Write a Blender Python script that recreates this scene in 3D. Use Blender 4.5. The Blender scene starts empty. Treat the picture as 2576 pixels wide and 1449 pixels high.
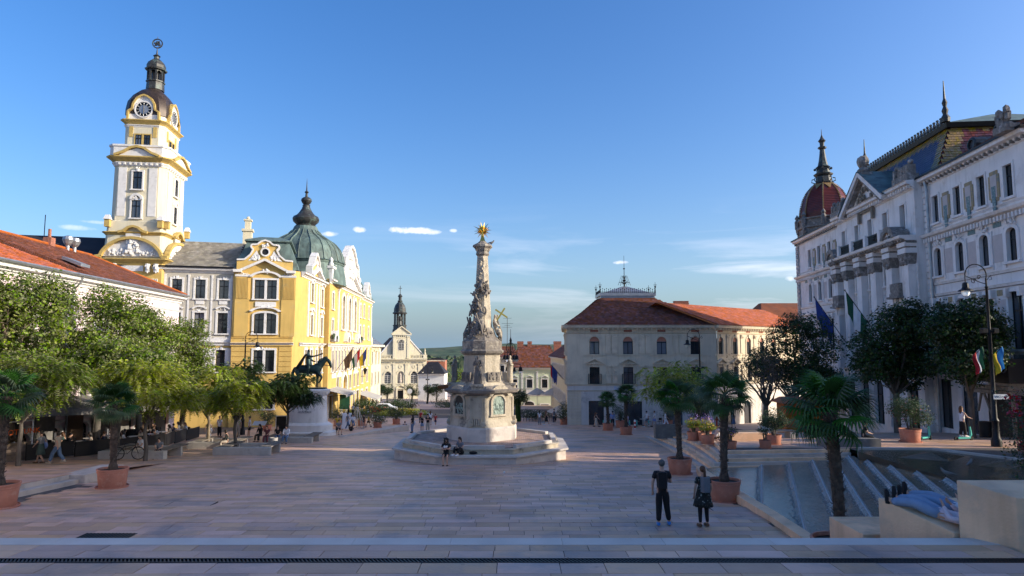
import bpy,bmesh,math,random
import numpy as np
from mathutils import Vector,Matrix
random.seed(7); rng = np.random.default_rng(7)
R = math.radians; PI = math.pi
scn = bpy.context.scene
col = scn.collection
# ------------------------------------------------------------------ camera
FPX = 1677.0
cd = bpy.data.cameras.new('camera'); cam = bpy.data.objects.new('camera', cd); col.objects.link(cam)
cd.sensor_width = 36; cd.lens = 36*FPX/2576; cd.clip_end = 12000; cd.clip_start = .1
cam.location = (0,0,5.0); cam.rotation_euler = (R(90)+math.atan(154/FPX),0,0)
scn.camera = cam
# ------------------------------------------------------------------ light
SUN_AZ,SUN_EL = R(101),R(20.5)
sd = Vector((math.sin(SUN_AZ)*math.cos(SUN_EL),math.cos(SUN_AZ)*math.cos(SUN_EL),math.sin(SUN_EL)))
sl = bpy.data.lights.new('sun', 'SUN'); so = bpy.data.objects.new('sun', sl); col.objects.link(so)
sl.energy = 4.0; sl.angle = R(.53); sl.color = (1.0,.90,.74)
so.rotation_euler = sd.to_track_quat('Z', 'Y').to_euler(); so.location = (60, -10, 40)
w = bpy.data.worlds.new('World'); scn.world = w; w.use_nodes = True
nt = w.node_tree; nt.nodes.clear()
def N(tree,t,**k):
 n = tree.nodes.new(t)
 for a,b in k.items():
  setattr(n,a,b)
 return n
out = N(nt, 'ShaderNodeOutputWorld'); bg = N(nt, 'ShaderNodeBackground'); bg.inputs[1].default_value = .15
sky = N(nt, 'ShaderNodeTexSky', sky_type='NISHITA', sun_disc=False, sun_elevation=SUN_EL, sun_rotation=SUN_AZ,
  air_density=1.05,dust_density=3.2,ozone_density=1.2,altitude=200)
hs = N(nt, 'ShaderNodeHueSaturation'); hs.inputs['Saturation'].default_value = 1.4
tc = N(nt, 'ShaderNodeTexCoord'); sep = N(nt, 'ShaderNodeSeparateXYZ'); nt.links.new(tc.outputs['Generated'], sep.inputs[0])
def wm(op,a,b=None,clamp=False):
 n = N(nt, 'ShaderNodeMath', operation=op, use_clamp=clamp)
 for i,v in enumerate((a,b)):
  if v is None: continue
  if isinstance(v,(int,float)): n.inputs[i].default_value = v
  else: nt.links.new(v,n.inputs[i])
 return n.outputs[0]
az = wm('ARCTAN2', sep.outputs[0], sep.outputs[1]); el = wm('ARCSINE', sep.outputs[2])
cmb = N(nt, 'ShaderNodeCombineXYZ'); nt.links.new(az, cmb.inputs[0]); nt.links.new(el, cmb.inputs[1])
nz = N(nt, 'ShaderNodeTexNoise'); nt.links.new(cmb.outputs[0], nz.inputs['Vector'])
nz.inputs['Scale'].default_value = 60; nz.inputs['Detail'].default_value = 6; nz.inputs['Roughness'].default_value = .6
nzo = wm('MULTIPLY', wm('SUBTRACT', nz.outputs[0], .5), 2.6)
mask = None
TH = math.atan(154/FPX)
def pix_dir(u,v):
 x = (u-1288)/FPX; y = (724.5-v)/FPX
 d = Vector((x,math.cos(TH)-y*math.sin(TH),math.sin(TH)+y*math.cos(TH))).normalized()
 return math.atan2(d.x,d.y),math.asin(d.z)
for (u,v,hw,hh,st) in [(1012,579,38,9,.95),(1055,580,52,9,.95),(1090,584,26,7,.7),(905,578,17,8,.8),(830,589,26,7,.7),(1140,580,12,5,.6),
      (190,573,36,6,.4),(240,559,26,4,.3),(1563,660,20,5,.7),(1990,700,14,7,.5)]:
 a0,e0 = pix_dir(u,v); wa = hw/FPX; wh = hh/FPX
 dx = wm('DIVIDE', wm('SUBTRACT', az, a0), wa); dy = wm('DIVIDE', wm('SUBTRACT', el, e0), wh)
 r2 = wm('ADD', wm('MULTIPLY', dx, dx), wm('MULTIPLY', dy, dy))
 m = wm('MULTIPLY', wm('MULTIPLY', wm('ADD', wm('SUBTRACT', 1.0, r2), nzo), .9, True), st)
 mask = m if mask is None else wm('MAXIMUM', mask, m)
# cirrus: long thin streaks,in a band above the horizon all round
mp = N(nt, 'ShaderNodeMapping'); nt.links.new(cmb.outputs[0], mp.inputs[0]); mp.inputs['Rotation'].default_value = (0, 0, R(-9)); mp.inputs['Scale'].default_value = (3.0, 24, 1); mp.inputs['Location'].default_value = (3.1, .4, 0)
n2 = N(nt, 'ShaderNodeTexNoise'); nt.links.new(mp.outputs[0], n2.inputs['Vector']); n2.inputs['Scale'].default_value = 1.0; n2.inputs['Detail'].default_value = 7; n2.inputs['Roughness'].default_value = .55; n2.inputs['Distortion'].default_value = .5
mr = N(nt, 'ShaderNodeMapRange'); nt.links.new(n2.outputs[0], mr.inputs[0]); mr.inputs[1].default_value = .5; mr.inputs[2].default_value = .74
band = wm('SUBTRACT', 1.0, wm('MULTIPLY', wm('ABSOLUTE', wm('SUBTRACT', el, .1)), 8.5), True)
sideb = wm('ADD', .35, wm('MULTIPLY', wm('ADD', az, .15), 1.6), True)
mask = wm('MAXIMUM', mask, wm('MULTIPLY', wm('MULTIPLY', mr.outputs[0], band), wm('MULTIPLY', sideb, .62)))
mx = N(nt, 'ShaderNodeMix', data_type='RGBA'); mx.inputs['B'].default_value = (5.9, 5.9, 6.6, 1)
nt.links.new(mask, mx.inputs['Factor']); nt.links.new(sky.outputs[0], hs.inputs['Color']);
tint = N(nt, 'ShaderNodeMix', data_type='RGBA', blend_type='MULTIPLY'); tint.inputs['Factor'].default_value = 1; tint.inputs['B'].default_value = (.74, .86, 1.12, 1)   # overall white balance of the sky
nt.links.new(hs.outputs[0], tint.inputs['A']);
hzf = wm('MULTIPLY', wm('POWER', 2.718, wm('MULTIPLY', wm('MAXIMUM', el, 0.0), -10.0)), .5)      # the air pales evenly towards the whole horizon
hzm = N(nt, 'ShaderNodeMix', data_type='RGBA'); hzm.inputs['B'].default_value = (2.05, 3.15, 4.35, 1); nt.links.new(hzf, hzm.inputs['Factor']); nt.links.new(tint.outputs['Result'], hzm.inputs['A'])
nt.links.new(hzm.outputs['Result'], mx.inputs['A'])
nt.links.new(mx.outputs['Result'], bg.inputs[0]); nt.links.new(bg.outputs[0], out.inputs[0])
# ------------------------------------------------------------------ exposure
scn.view_settings.view_transform = 'Standard'; scn.view_settings.look = 'None'
scn.view_settings.exposure = 0.62; scn.view_settings.gamma = 1; scn.view_settings.use_curve_mapping = False
# ------------------------------------------------------------------ helpers
def mat(name,c,rough=.85,var=.12,sc=2.0,c2=None,sc2=.6,f2=.5,bump=.25,bsc=25,metal=0,streak=0,tone=0,spec=.4,trans=0,emit=None,stretch=None,spots=0):
 m = bpy.data.materials.new(name); m.use_nodes = True; t = m.node_tree; b = t.nodes['Principled BSDF']
 L = t.links.new
 g = N(t, 'ShaderNodeNewGeometry'); pos = g.outputs['Position']
 if stretch:
  q = N(t, 'ShaderNodeMapping'); L(pos, q.inputs[0]); q.inputs['Scale'].default_value = stretch; pos = q.outputs[0]
 n1 = N(t, 'ShaderNodeTexNoise'); n1.inputs['Scale'].default_value = sc; n1.inputs['Detail'].default_value = 5; L(pos, n1.inputs['Vector'])
 hsv = N(t, 'ShaderNodeHueSaturation'); hsv.inputs['Color'].default_value = (*c, 1)
 mr = N(t, 'ShaderNodeMapRange'); mr.inputs[3].default_value = 1-var*1.6; mr.inputs[4].default_value = 1+var*1.6; mr.inputs[1].default_value = .25; mr.inputs[2].default_value = .75; L(n1.outputs[0], mr.inputs[0])
 L(mr.outputs[0], hsv.inputs['Value']); cur = hsv.outputs[0]
 if c2:
  n2 = N(t, 'ShaderNodeTexNoise'); n2.inputs['Scale'].default_value = sc2; n2.inputs['Detail'].default_value = 8; n2.inputs['Roughness'].default_value = .65; L(pos, n2.inputs['Vector'])
  r2 = N(t, 'ShaderNodeMapRange'); r2.inputs[1].default_value = .62-.2*f2; r2.inputs[2].default_value = .72-.15*f2; L(n2.outputs[0], r2.inputs[0])
  mm = N(t, 'ShaderNodeMix', data_type='RGBA'); L(r2.outputs[0], mm.inputs['Factor']); L(cur, mm.inputs['A']); mm.inputs['B'].default_value = (*c2, 1); cur = mm.outputs['Result']
 if streak:
  mp = N(t, 'ShaderNodeMapping'); mp.inputs['Scale'].default_value = (2.2, 2.2, .22); L(g.outputs['Position'], mp.inputs[0])
  n3 = N(t, 'ShaderNodeTexNoise'); n3.inputs['Scale'].default_value = 1.3; n3.inputs['Detail'].default_value = 6; L(mp.outputs[0], n3.inputs['Vector'])
  r3 = N(t, 'ShaderNodeMapRange'); r3.inputs[1].default_value = .5; r3.inputs[2].default_value = .75; r3.inputs[4].default_value = streak; L(n3.outputs[0], r3.inputs[0])
  mm = N(t, 'ShaderNodeMix', data_type='RGBA', blend_type='MULTIPLY'); L(r3.outputs[0], mm.inputs['Factor']); L(cur, mm.inputs['A']); mm.inputs['B'].default_value = (.42, .38, .33, 1); cur = mm.outputs['Result']
 if spots:
  vo = N(t, 'ShaderNodeTexVoronoi'); vo.inputs['Scale'].default_value = 2.3; L(g.outputs['Position'], vo.inputs['Vector']); sm = N(t, 'ShaderNodeMapRange'); sm.inputs[1].default_value = .10; sm.inputs[2].default_value = .06; sm.inputs[4].default_value = spots; L(vo.outputs['Distance'], sm.inputs[0])
  n5 = N(t, 'ShaderNodeTexNoise'); n5.inputs['Scale'].default_value = .22; n5.inputs['Detail'].default_value = 9; n5.inputs['Roughness'].default_value = .7; L(g.outputs['Position'], n5.inputs['Vector']); s5 = N(t, 'ShaderNodeMapRange'); s5.inputs[1].default_value = .5; s5.inputs[2].default_value = .68; s5.inputs[4].default_value = spots*.8; L(n5.outputs[0], s5.inputs[0]); mxx = N(t, 'ShaderNodeMath', operation='MAXIMUM'); L(sm.outputs[0], mxx.inputs[0]); L(s5.outputs[0], mxx.inputs[1])
  mm = N(t, 'ShaderNodeMix', data_type='RGBA', blend_type='MULTIPLY'); L(mxx.outputs[0], mm.inputs['Factor']); L(cur, mm.inputs['A']); mm.inputs['B'].default_value = (.45, .43, .42, 1); cur = mm.outputs['Result']
 if tone:
  at = N(t, 'ShaderNodeAttribute', attribute_name='tone'); oi = N(t, 'ShaderNodeObjectInfo')
  gt = N(t, 'ShaderNodeMath', operation='GREATER_THAN'); L(at.outputs['Fac'], gt.inputs[0]); gt.inputs[1].default_value = .5
  sb = N(t, 'ShaderNodeMath', operation='SUBTRACT'); L(at.outputs['Fac'], sb.inputs[0]); sb.inputs[1].default_value = 1
  mf = N(t, 'ShaderNodeMix', data_type='FLOAT'); L(gt.outputs[0], mf.inputs[0]); L(oi.outputs['Random'], mf.inputs[2]); L(sb.outputs[0], mf.inputs[3])
  h2 = N(t, 'ShaderNodeHueSaturation'); L(cur, h2.inputs['Color'])
  r4 = N(t, 'ShaderNodeMapRange'); r4.inputs[3].default_value = 1-tone; r4.inputs[4].default_value = 1+tone; L(mf.outputs[0], r4.inputs[0]); L(r4.outputs[0], h2.inputs['Value'])
  wn = N(t, 'ShaderNodeTexWhiteNoise', noise_dimensions='1D'); L(mf.outputs[0], wn.inputs['W'])
  r5 = N(t, 'ShaderNodeMapRange'); r5.inputs[3].default_value = .5-tone*.06; r5.inputs[4].default_value = .5+tone*.06; L(wn.outputs['Value'], r5.inputs[0]); L(r5.outputs[0], h2.inputs['Hue'])
  r6 = N(t, 'ShaderNodeMapRange'); r6.inputs[3].default_value = 1-tone*.8; r6.inputs[4].default_value = 1+tone*.8; L(wn.outputs['Value'], r6.inputs[0]); L(r6.outputs[0], h2.inputs['Saturation'])
  cur = h2.outputs[0]
 L(cur, b.inputs['Base Color'])
 b.inputs['Roughness'].default_value = rough; b.inputs['Metallic'].default_value = metal; b.inputs['Specular IOR Level'].default_value = spec
 if bump:
  n4 = N(t, 'ShaderNodeTexNoise'); n4.inputs['Scale'].default_value = bsc; n4.inputs['Detail'].default_value = 4; L(pos, n4.inputs['Vector'])
  bp = N(t, 'ShaderNodeBump'); bp.inputs['Strength'].default_value = bump; bp.inputs['Distance'].default_value = .6/bsc; L(n4.outputs[0], bp.inputs['Height']); L(bp.outputs[0], b.inputs['Normal'])
 if trans:
  tr = N(t, 'ShaderNodeBsdfTranslucent'); L(cur, tr.inputs[0]); ms = N(t, 'ShaderNodeMixShader'); ms.inputs[0].default_value = trans
  L(b.outputs[0], ms.inputs[1]); L(tr.outputs[0], ms.inputs[2]); L(ms.outputs[0], t.nodes['Material Output'].inputs[0])
 return m
M = {}
def DM(key,*a,**k): M[key] = mat(key,*a,**k)
DM('white_plaster', (.72, .70, .68), var=.05, sc=.8, c2=(.58, .56, .53), sc2=.9, f2=.3, streak=.25)
DM('palace_white', (.76, .71, .69), var=.06, sc=.8, c2=(.62, .56, .52), sc2=.7, f2=.3, streak=.35)
DM('palace_panel', (.52, .45, .43), var=.06, sc=2)
DM('grimy_stone', (.20, .175, .155), var=.25, sc=6, c2=(.42, .38, .36), sc2=2, f2=.5, bump=.5, bsc=14)
DM('cream_plaster', (.64, .58, .43), var=.05, sc=.7, c2=(.56, .52, .43), sc2=.7, f2=.45, streak=.25)
DM('grey_plaster', (.47, .43, .36), var=.05, sc=.6, c2=(.42, .40, .36), sc2=.8, f2=.3)
DM('yellow_plaster', (.60, .40, .12), var=.05, sc=.6, c2=(.55, .39, .15), sc2=.8, f2=.4, streak=.25)
DM('ochre_trim', (.48, .34, .11), var=.12, sc=3)
DM('trim_white', (.70, .68, .66), var=.06, sc=2, c2=(.55, .52, .48), sc2=2.2, f2=.3)
DM('pink_plaster', (.74, .58, .60), var=.05, sc=.5, c2=(.76, .70, .69), sc2=.3, f2=.6)
DM('bank_plaster', (.64, .55, .41), var=.08, sc=.6, c2=(.54, .46, .35), sc2=.7, f2=.45, streak=.3)
DM('bank_base', (.62, .57, .52), var=.06, sc=1, c2=(.36, .34, .32), sc2=.6, f2=.3, streak=.3)
DM('brick_red', (.33, .13, .085), var=.2, sc=5, c2=(.24, .13, .10), sc2=3, f2=.4, bump=.5, bsc=12)
DM('green_plaster', (.55, .60, .43), var=.05, sc=.8)
DM('copper_green', (.115, .165, .15), rough=.6, var=.25, sc=1.4, c2=(.075, .10, .095), sc2=.9, f2=.6, streak=.6, stretch=(1, 1, .5))
DM('copper_dark', (.035, .035, .035), rough=.5, var=.3, sc=2, c2=(.09, .13, .12), sc2=1.4, f2=.45)
DM('brown_copper', (.055, .038, .03), rough=.45, var=.25, sc=1.5, c2=(.03, .025, .02), sc2=1, f2=.5, metal=.3)
DM('slate_tile', (.25, .225, .185), tone=.22, var=.15, sc=1.2, c2=(.33, .32, .28), sc2=1.5, f2=.4)
DM('clay_tile', (.42, .115, .05), tone=.22, var=.12, sc=.8, c2=(.30, .095, .055), sc2=.6, f2=.4)
DM('old_clay_tile', (.165, .055, .036), tone=.3, var=.2, sc=1, c2=(.13, .055, .04), sc2=.8, f2=.5)
DM('dark_roof', (.022, .022, .03), var=.2, sc=1, rough=.8)
DM('dark_metal', (.012, .012, .014), rough=.45, var=.2, metal=.4, bump=.1)
DM('zinc', (.33, .34, .36), rough=.4, metal=.6, var=.15)
DM('gold', (.80, .50, .10), rough=.28, metal=1, var=.12, bump=.1)
DM('verdigris', (.30, .37, .31), rough=.7, var=.3, sc=6, c2=(.10, .12, .10), sc2=8, f2=.5, bump=.8, bsc=12)
DM('statue_bronze', (.02, .04, .038), rough=.42, metal=.5, var=.3, sc=3, c2=(.05, .09, .08), sc2=1.6, f2=.5, bump=.5, bsc=9)
DM('monument_stone', (.49, .42, .315), var=.14, sc=1.4, c2=(.14, .12, .10), sc2=1.3, f2=.3, streak=.5, bump=.6, bsc=9)
DM('monument_dark', (.21, .18, .15), var=.18, sc=3, c2=(.42, .37, .29), sc2=1.6, f2=.45, bump=.8, bsc=10)
DM('plinth_stone', (.56, .50, .44), var=.1, sc=1.5, c2=(.42, .36, .32), sc2=1.2, f2=.4, bump=.4, bsc=12)
DM('limestone', (.50, .43, .37), var=.09, sc=1.6, c2=(.38, .33, .29), sc2=.9, f2=.5, bump=.4)
DM('sandstone', (.80, .52, .32), var=.12, sc=1.1, c2=(.62, .43, .29), sc2=.9, f2=.5, bump=.45, streak=.35)
DM('paver', (.58, .36, .25), tone=.19, rough=.5, spots=.5, var=.09, sc=1.1, c2=(.36, .27, .23), sc2=.45, f2=.5, bump=.25, bsc=18)
DM('paver_pale', (.60, .53, .47), tone=.08, rough=.6, var=.08, sc=1.3, bump=.2)
DM('joint', (.10, .085, .075), var=.3)
DM('paving_far', (.46, .33, .27), rough=.65, var=.1, sc=.6, c2=(.27, .225, .2), sc2=.2, f2=.5, bump=.25)
DM('plinth_brick', (.40, .27, .21), tone=.18, var=.1, sc=2)
DM('terracotta', (.48, .20, .13), rough=.75, var=.09, sc=3, c2=(.53, .28, .20), sc2=4, f2=.35, streak=.2)
DM('soil', (.035, .026, .02), var=.3)
DM('palm_bark', (.065, .045, .032), var=.4, sc=9, c2=(.14, .10, .07), sc2=11, f2=.45, bump=1, bsc=30)
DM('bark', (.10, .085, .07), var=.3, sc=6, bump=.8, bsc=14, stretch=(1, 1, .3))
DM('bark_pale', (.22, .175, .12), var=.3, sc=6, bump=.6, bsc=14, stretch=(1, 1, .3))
DM('palm_leaf', (.055, .115, .03), tone=.45, rough=.5, var=.2, sc=2, trans=.3, bump=0)
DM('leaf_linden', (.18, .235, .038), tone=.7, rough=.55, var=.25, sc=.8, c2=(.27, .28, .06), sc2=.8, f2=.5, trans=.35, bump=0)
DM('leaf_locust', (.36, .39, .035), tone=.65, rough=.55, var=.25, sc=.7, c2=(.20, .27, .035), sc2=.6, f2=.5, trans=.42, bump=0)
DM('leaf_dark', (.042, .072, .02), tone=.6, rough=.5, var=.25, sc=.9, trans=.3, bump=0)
DM('leaf_bush', (.05, .085, .035), tone=.4, rough=.55, var=.25, sc=1.5, trans=.3, bump=0)
DM('leaf_dry', (.13, .09, .05), tone=.4, rough=.7, var=.25, trans=.2, bump=0)
DM('petal_white', (.75, .74, .68), tone=.1, bump=0, trans=.2)
DM('petal_pink', (.45, .04, .07), tone=.3, bump=0, trans=.2)
DM('petal_yellow', (.65, .40, .08), tone=.3, bump=0, trans=.2)
DM('petal_violet', (.20, .14, .38), tone=.3, bump=0, trans=.2)
DM('petal_red', (.40, .08, .03), tone=.3, bump=0, trans=.2)
DM('wood_grey', (.17, .145, .12), tone=.2, var=.2, sc=3, bump=.5, stretch=(1, .2, 1))
DM('wood_fence', (.23, .165, .115), tone=.2, var=.2, sc=3, bump=.4)
DM('orange_wood', (.42, .13, .035), tone=.12, var=.15, sc=2)
DM('timber', (.22, .18, .14), var=.2, sc=4)
DM('concrete', (.40, .37, .33), var=.1, sc=2, c2=(.32, .30, .27), sc2=2, f2=.4)
DM('concrete_dark', (.17, .16, .15), var=.15, sc=2, c2=(.23, .22, .2), sc2=2, f2=.4)
DM('awning', (.50, .49, .47), var=.05, sc=1, bump=.1, trans=.2)
DM('dark_panel', (.012, .012, .014), rough=.5, var=.2, bump=0)
DM('green_sign', (.03, .12, .07), rough=.4, var=.1, bump=0)
DM('mosaic', (.36, .27, .15), var=.15, sc=14, c2=(.22, .22, .19), sc2=5, f2=.6, bump=.6, bsc=22)
DM('mosaic_teal', (.16, .24, .25), var=.25, sc=12, c2=(.4, .4, .36), sc2=7, f2=.4)
DM('tile_red_glazed', (.15, .022, .01), tone=.3, rough=.3, var=.15, spec=.6)
DM('tile_yellow_glazed', (.27, .165, .035), tone=.25, rough=.3, var=.1, spec=.6)
DM('tile_blue_glazed', (.035, .035, .09), tone=.3, rough=.35, var=.15, spec=.6)
DM('water_bed', (.16, .14, .10), rough=.25, var=.2, sc=1.2, c2=(.11, .10, .075), sc2=.8, f2=.5, bump=.3)
DM('skin', (.52, .31, .22), rough=.6, var=.05, bump=0)
DM('hair_dark', (.02, .014, .011), rough=.6, var=.2, bump=.4)
DM('hair_brown', (.10, .045, .02), rough=.6, var=.2, bump=.4)
DM('hair_blond', (.45, .30, .14), rough=.6, var=.2, bump=.4)
DM('hair_grey', (.09, .085, .08), rough=.6, var=.2, bump=.4)
for nme,c in dict(cloth_black=(.012,.012,.014),cloth_white=(.70,.70,.72),cloth_grey=(.16,.17,.19),cloth_denim=(.10,.16,.26),cloth_light_denim=(.20,.28,.40),
     cloth_red=(.42,.03,.03),cloth_green=(.05,.08,.07),cloth_beige=(.45,.38,.30),cloth_yellow=(.50,.33,.03),cloth_blue=(.22,.30,.58),
     cloth_maroon=(.13,.04,.05),cloth_pink=(.62,.52,.56),cloth_navy=(.03,.04,.08),cloth_brown=(.13,.08,.05),shoe_blue=(.06,.25,.6),mint=(.10,.52,.42)).items():
 DM(nme,c,rough=.85,var=.08,sc=8,bump=.3,bsc=20)
DM('cloth_floral', (.015, .018, .017), var=.1, sc=8, c2=(.40, .44, .40), sc2=13, f2=.25, bump=.2)
DM('flag_green', (.02, .09, .05), bump=0, trans=.25); DM('flag_red', (.45, .02, .03), bump=0, trans=.25); DM('flag_white', (.68, .68, .70), bump=0, trans=.25)
DM('flag_blue', (.03, .06, .25), bump=0, trans=.25); DM('flag_sky', (.05, .25, .6), bump=0, trans=.25); DM('flag_yellow', (.7, .48, .03), bump=0, trans=.25); DM('flag_brown', (.12, .08, .06), bump=0, trans=.25)
DM('sign_orange', (.85, .14, .02), bump=0, var=.03); DM('paint_white', (.8, .8, .8), bump=0, var=.03, rough=.5); DM('letter_blue', (.35, .52, .75), bump=0, var=.03)
DM('letter_dark', (.12, .13, .16), bump=0, var=.03); DM('letter_green', (.04, .14, .08), bump=0, var=.05); DM('hydrant_red', (.45, .03, .02), rough=.4, bump=0)
DM('hill_green', (.055, .085, .04), var=.4, sc=.03, c2=(.12, .13, .06), sc2=.02, f2=.5, bump=0)
DM('car_white', (.7, .7, .7), rough=.25, bump=0); DM('far_white', (.62, .6, .58), var=.1, sc=.3); DM('rubber', (.015, .015, .016), rough=.8, bump=0)
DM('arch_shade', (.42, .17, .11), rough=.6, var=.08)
# glass: dark reflective panes
def glass(name,c,rough=.06,spec=.9):
 m = bpy.data.materials.new(name); m.use_nodes = True; t = m.node_tree; b = t.nodes['Principled BSDF']
 g = N(t, 'ShaderNodeNewGeometry'); n = N(t, 'ShaderNodeTexNoise'); n.inputs['Scale'].default_value = .9; n.inputs['Detail'].default_value = 3; t.links.new(g.outputs['Position'], n.inputs['Vector'])
 cr = N(t, 'ShaderNodeMapRange'); cr.inputs[3].default_value = .3; cr.inputs[4].default_value = 2.2; t.links.new(n.outputs[0], cr.inputs[0])
 hh = N(t, 'ShaderNodeHueSaturation'); hh.inputs['Color'].default_value = (*c, 1); oi = N(t, 'ShaderNodeObjectInfo'); pw = N(t, 'ShaderNodeMath', operation='POWER'); t.links.new(oi.outputs['Random'], pw.inputs[0]); pw.inputs[1].default_value = 5; ad = N(t, 'ShaderNodeMath', operation='MULTIPLY_ADD'); t.links.new(pw.outputs[0], ad.inputs[0]); ad.inputs[1].default_value = 7; t.links.new(cr.outputs[0], ad.inputs[2]); t.links.new(ad.outputs[0], hh.inputs['Value']); t.links.new(hh.outputs[0], b.inputs['Base Color'])
 bp = N(t, 'ShaderNodeBump'); bp.inputs['Strength'].default_value = .06; bp.inputs['Distance'].default_value = .3; t.links.new(n.outputs[0], bp.inputs['Height']); t.links.new(bp.outputs[0], b.inputs['Normal'])
 b.inputs['Roughness'].default_value = rough; b.inputs['Specular IOR Level'].default_value = spec; b.inputs['IOR'].default_value = 1.5
 M[name] = m
glass('pane_glass', (.022, .024, .028)); glass('pane_warm', (.05, .04, .03), .12, .6); glass('lamp_glass', (.6, .58, .5), .15)
def water_mat(name,depth):
 m = bpy.data.materials.new(name); m.use_nodes = True; t = m.node_tree; b = t.nodes['Principled BSDF']; L = t.links.new
 g = N(t, 'ShaderNodeNewGeometry')
 n = N(t, 'ShaderNodeTexNoise'); n.inputs['Scale'].default_value = 7; n.inputs['Detail'].default_value = 4; n.inputs['Distortion'].default_value = .8
 mp = N(t, 'ShaderNodeMapping'); mp.inputs['Rotation'].default_value = (0, 0, R(20)); mp.inputs['Scale'].default_value = (2.2, .8, 1); L(g.outputs['Position'], mp.inputs[0]); L(mp.outputs[0], n.inputs['Vector'])
 bp = N(t, 'ShaderNodeBump'); bp.inputs['Strength'].default_value = .35; bp.inputs['Distance'].default_value = .035; L(n.outputs[0], bp.inputs['Height']); L(bp.outputs[0], b.inputs['Normal'])
 n2 = N(t, 'ShaderNodeTexNoise'); n2.inputs['Scale'].default_value = .8; n2.inputs['Detail'].default_value = 5; L(g.outputs['Position'], n2.inputs['Vector'])
 mx = N(t, 'ShaderNodeMix', data_type='RGBA'); L(n2.outputs[0], mx.inputs['Factor']); mx.inputs['A'].default_value = (depth[0]*.6, depth[1]*.6, depth[2]*.6, 1); mx.inputs['B'].default_value = (depth[0]*1.5, depth[1]*1.45, depth[2]*1.35, 1)
 L(mx.outputs['Result'], b.inputs['Base Color']); b.inputs['Roughness'].default_value = .08; b.inputs['IOR'].default_value = 1.33; b.inputs['Specular IOR Level'].default_value = .6
 M[name] = m
water_mat('fountain_water', (.15, .135, .11)); water_mat('upper_water', (.085, .07, .05))
DM('falling_water', (.28, .27, .26), rough=.2, var=.4, sc=14, c2=(.16, .14, .13), sc2=9, f2=.5, bump=1, bsc=40, stretch=(1, 1, .25))
def clean(nm): return nm
WM = {}
def tag(o,label=None,cat=None,group=None,kind=None):
 if label: o['label'] = label
 if cat: o['category'] = cat
 if group: o['group'] = group
 if kind: o['kind'] = kind
 return o
def thing(name,label,cat,loc=(0,0,0),rz=0,group=None):
 o = bpy.data.objects.new(name,None); col.objects.link(o); o.empty_display_size = .2
 mt = Matrix.Translation(Vector(loc)) @ Matrix.Rotation(rz, 4, 'Z')
 o.matrix_basis = mt; WM[o] = mt
 return tag(o,label,cat,group)
def adopt(o,parent,world):
 if parent is not None:
  o.parent = parent; o.matrix_basis = WM[parent].inverted() @ world
 else: o.matrix_basis = world
 WM[o] = world
 return o
def link_mesh(name,me,material,parent=None,world=None,kind=None):
 if material is not None and not me.materials: me.materials.append(M[material] if isinstance(material,str) else material)
 o = bpy.data.objects.new(name,me); col.objects.link(o)
 adopt(o,parent,world if world is not None else Matrix.Identity(4))
 if kind: o['kind'] = kind
 return o
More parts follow.
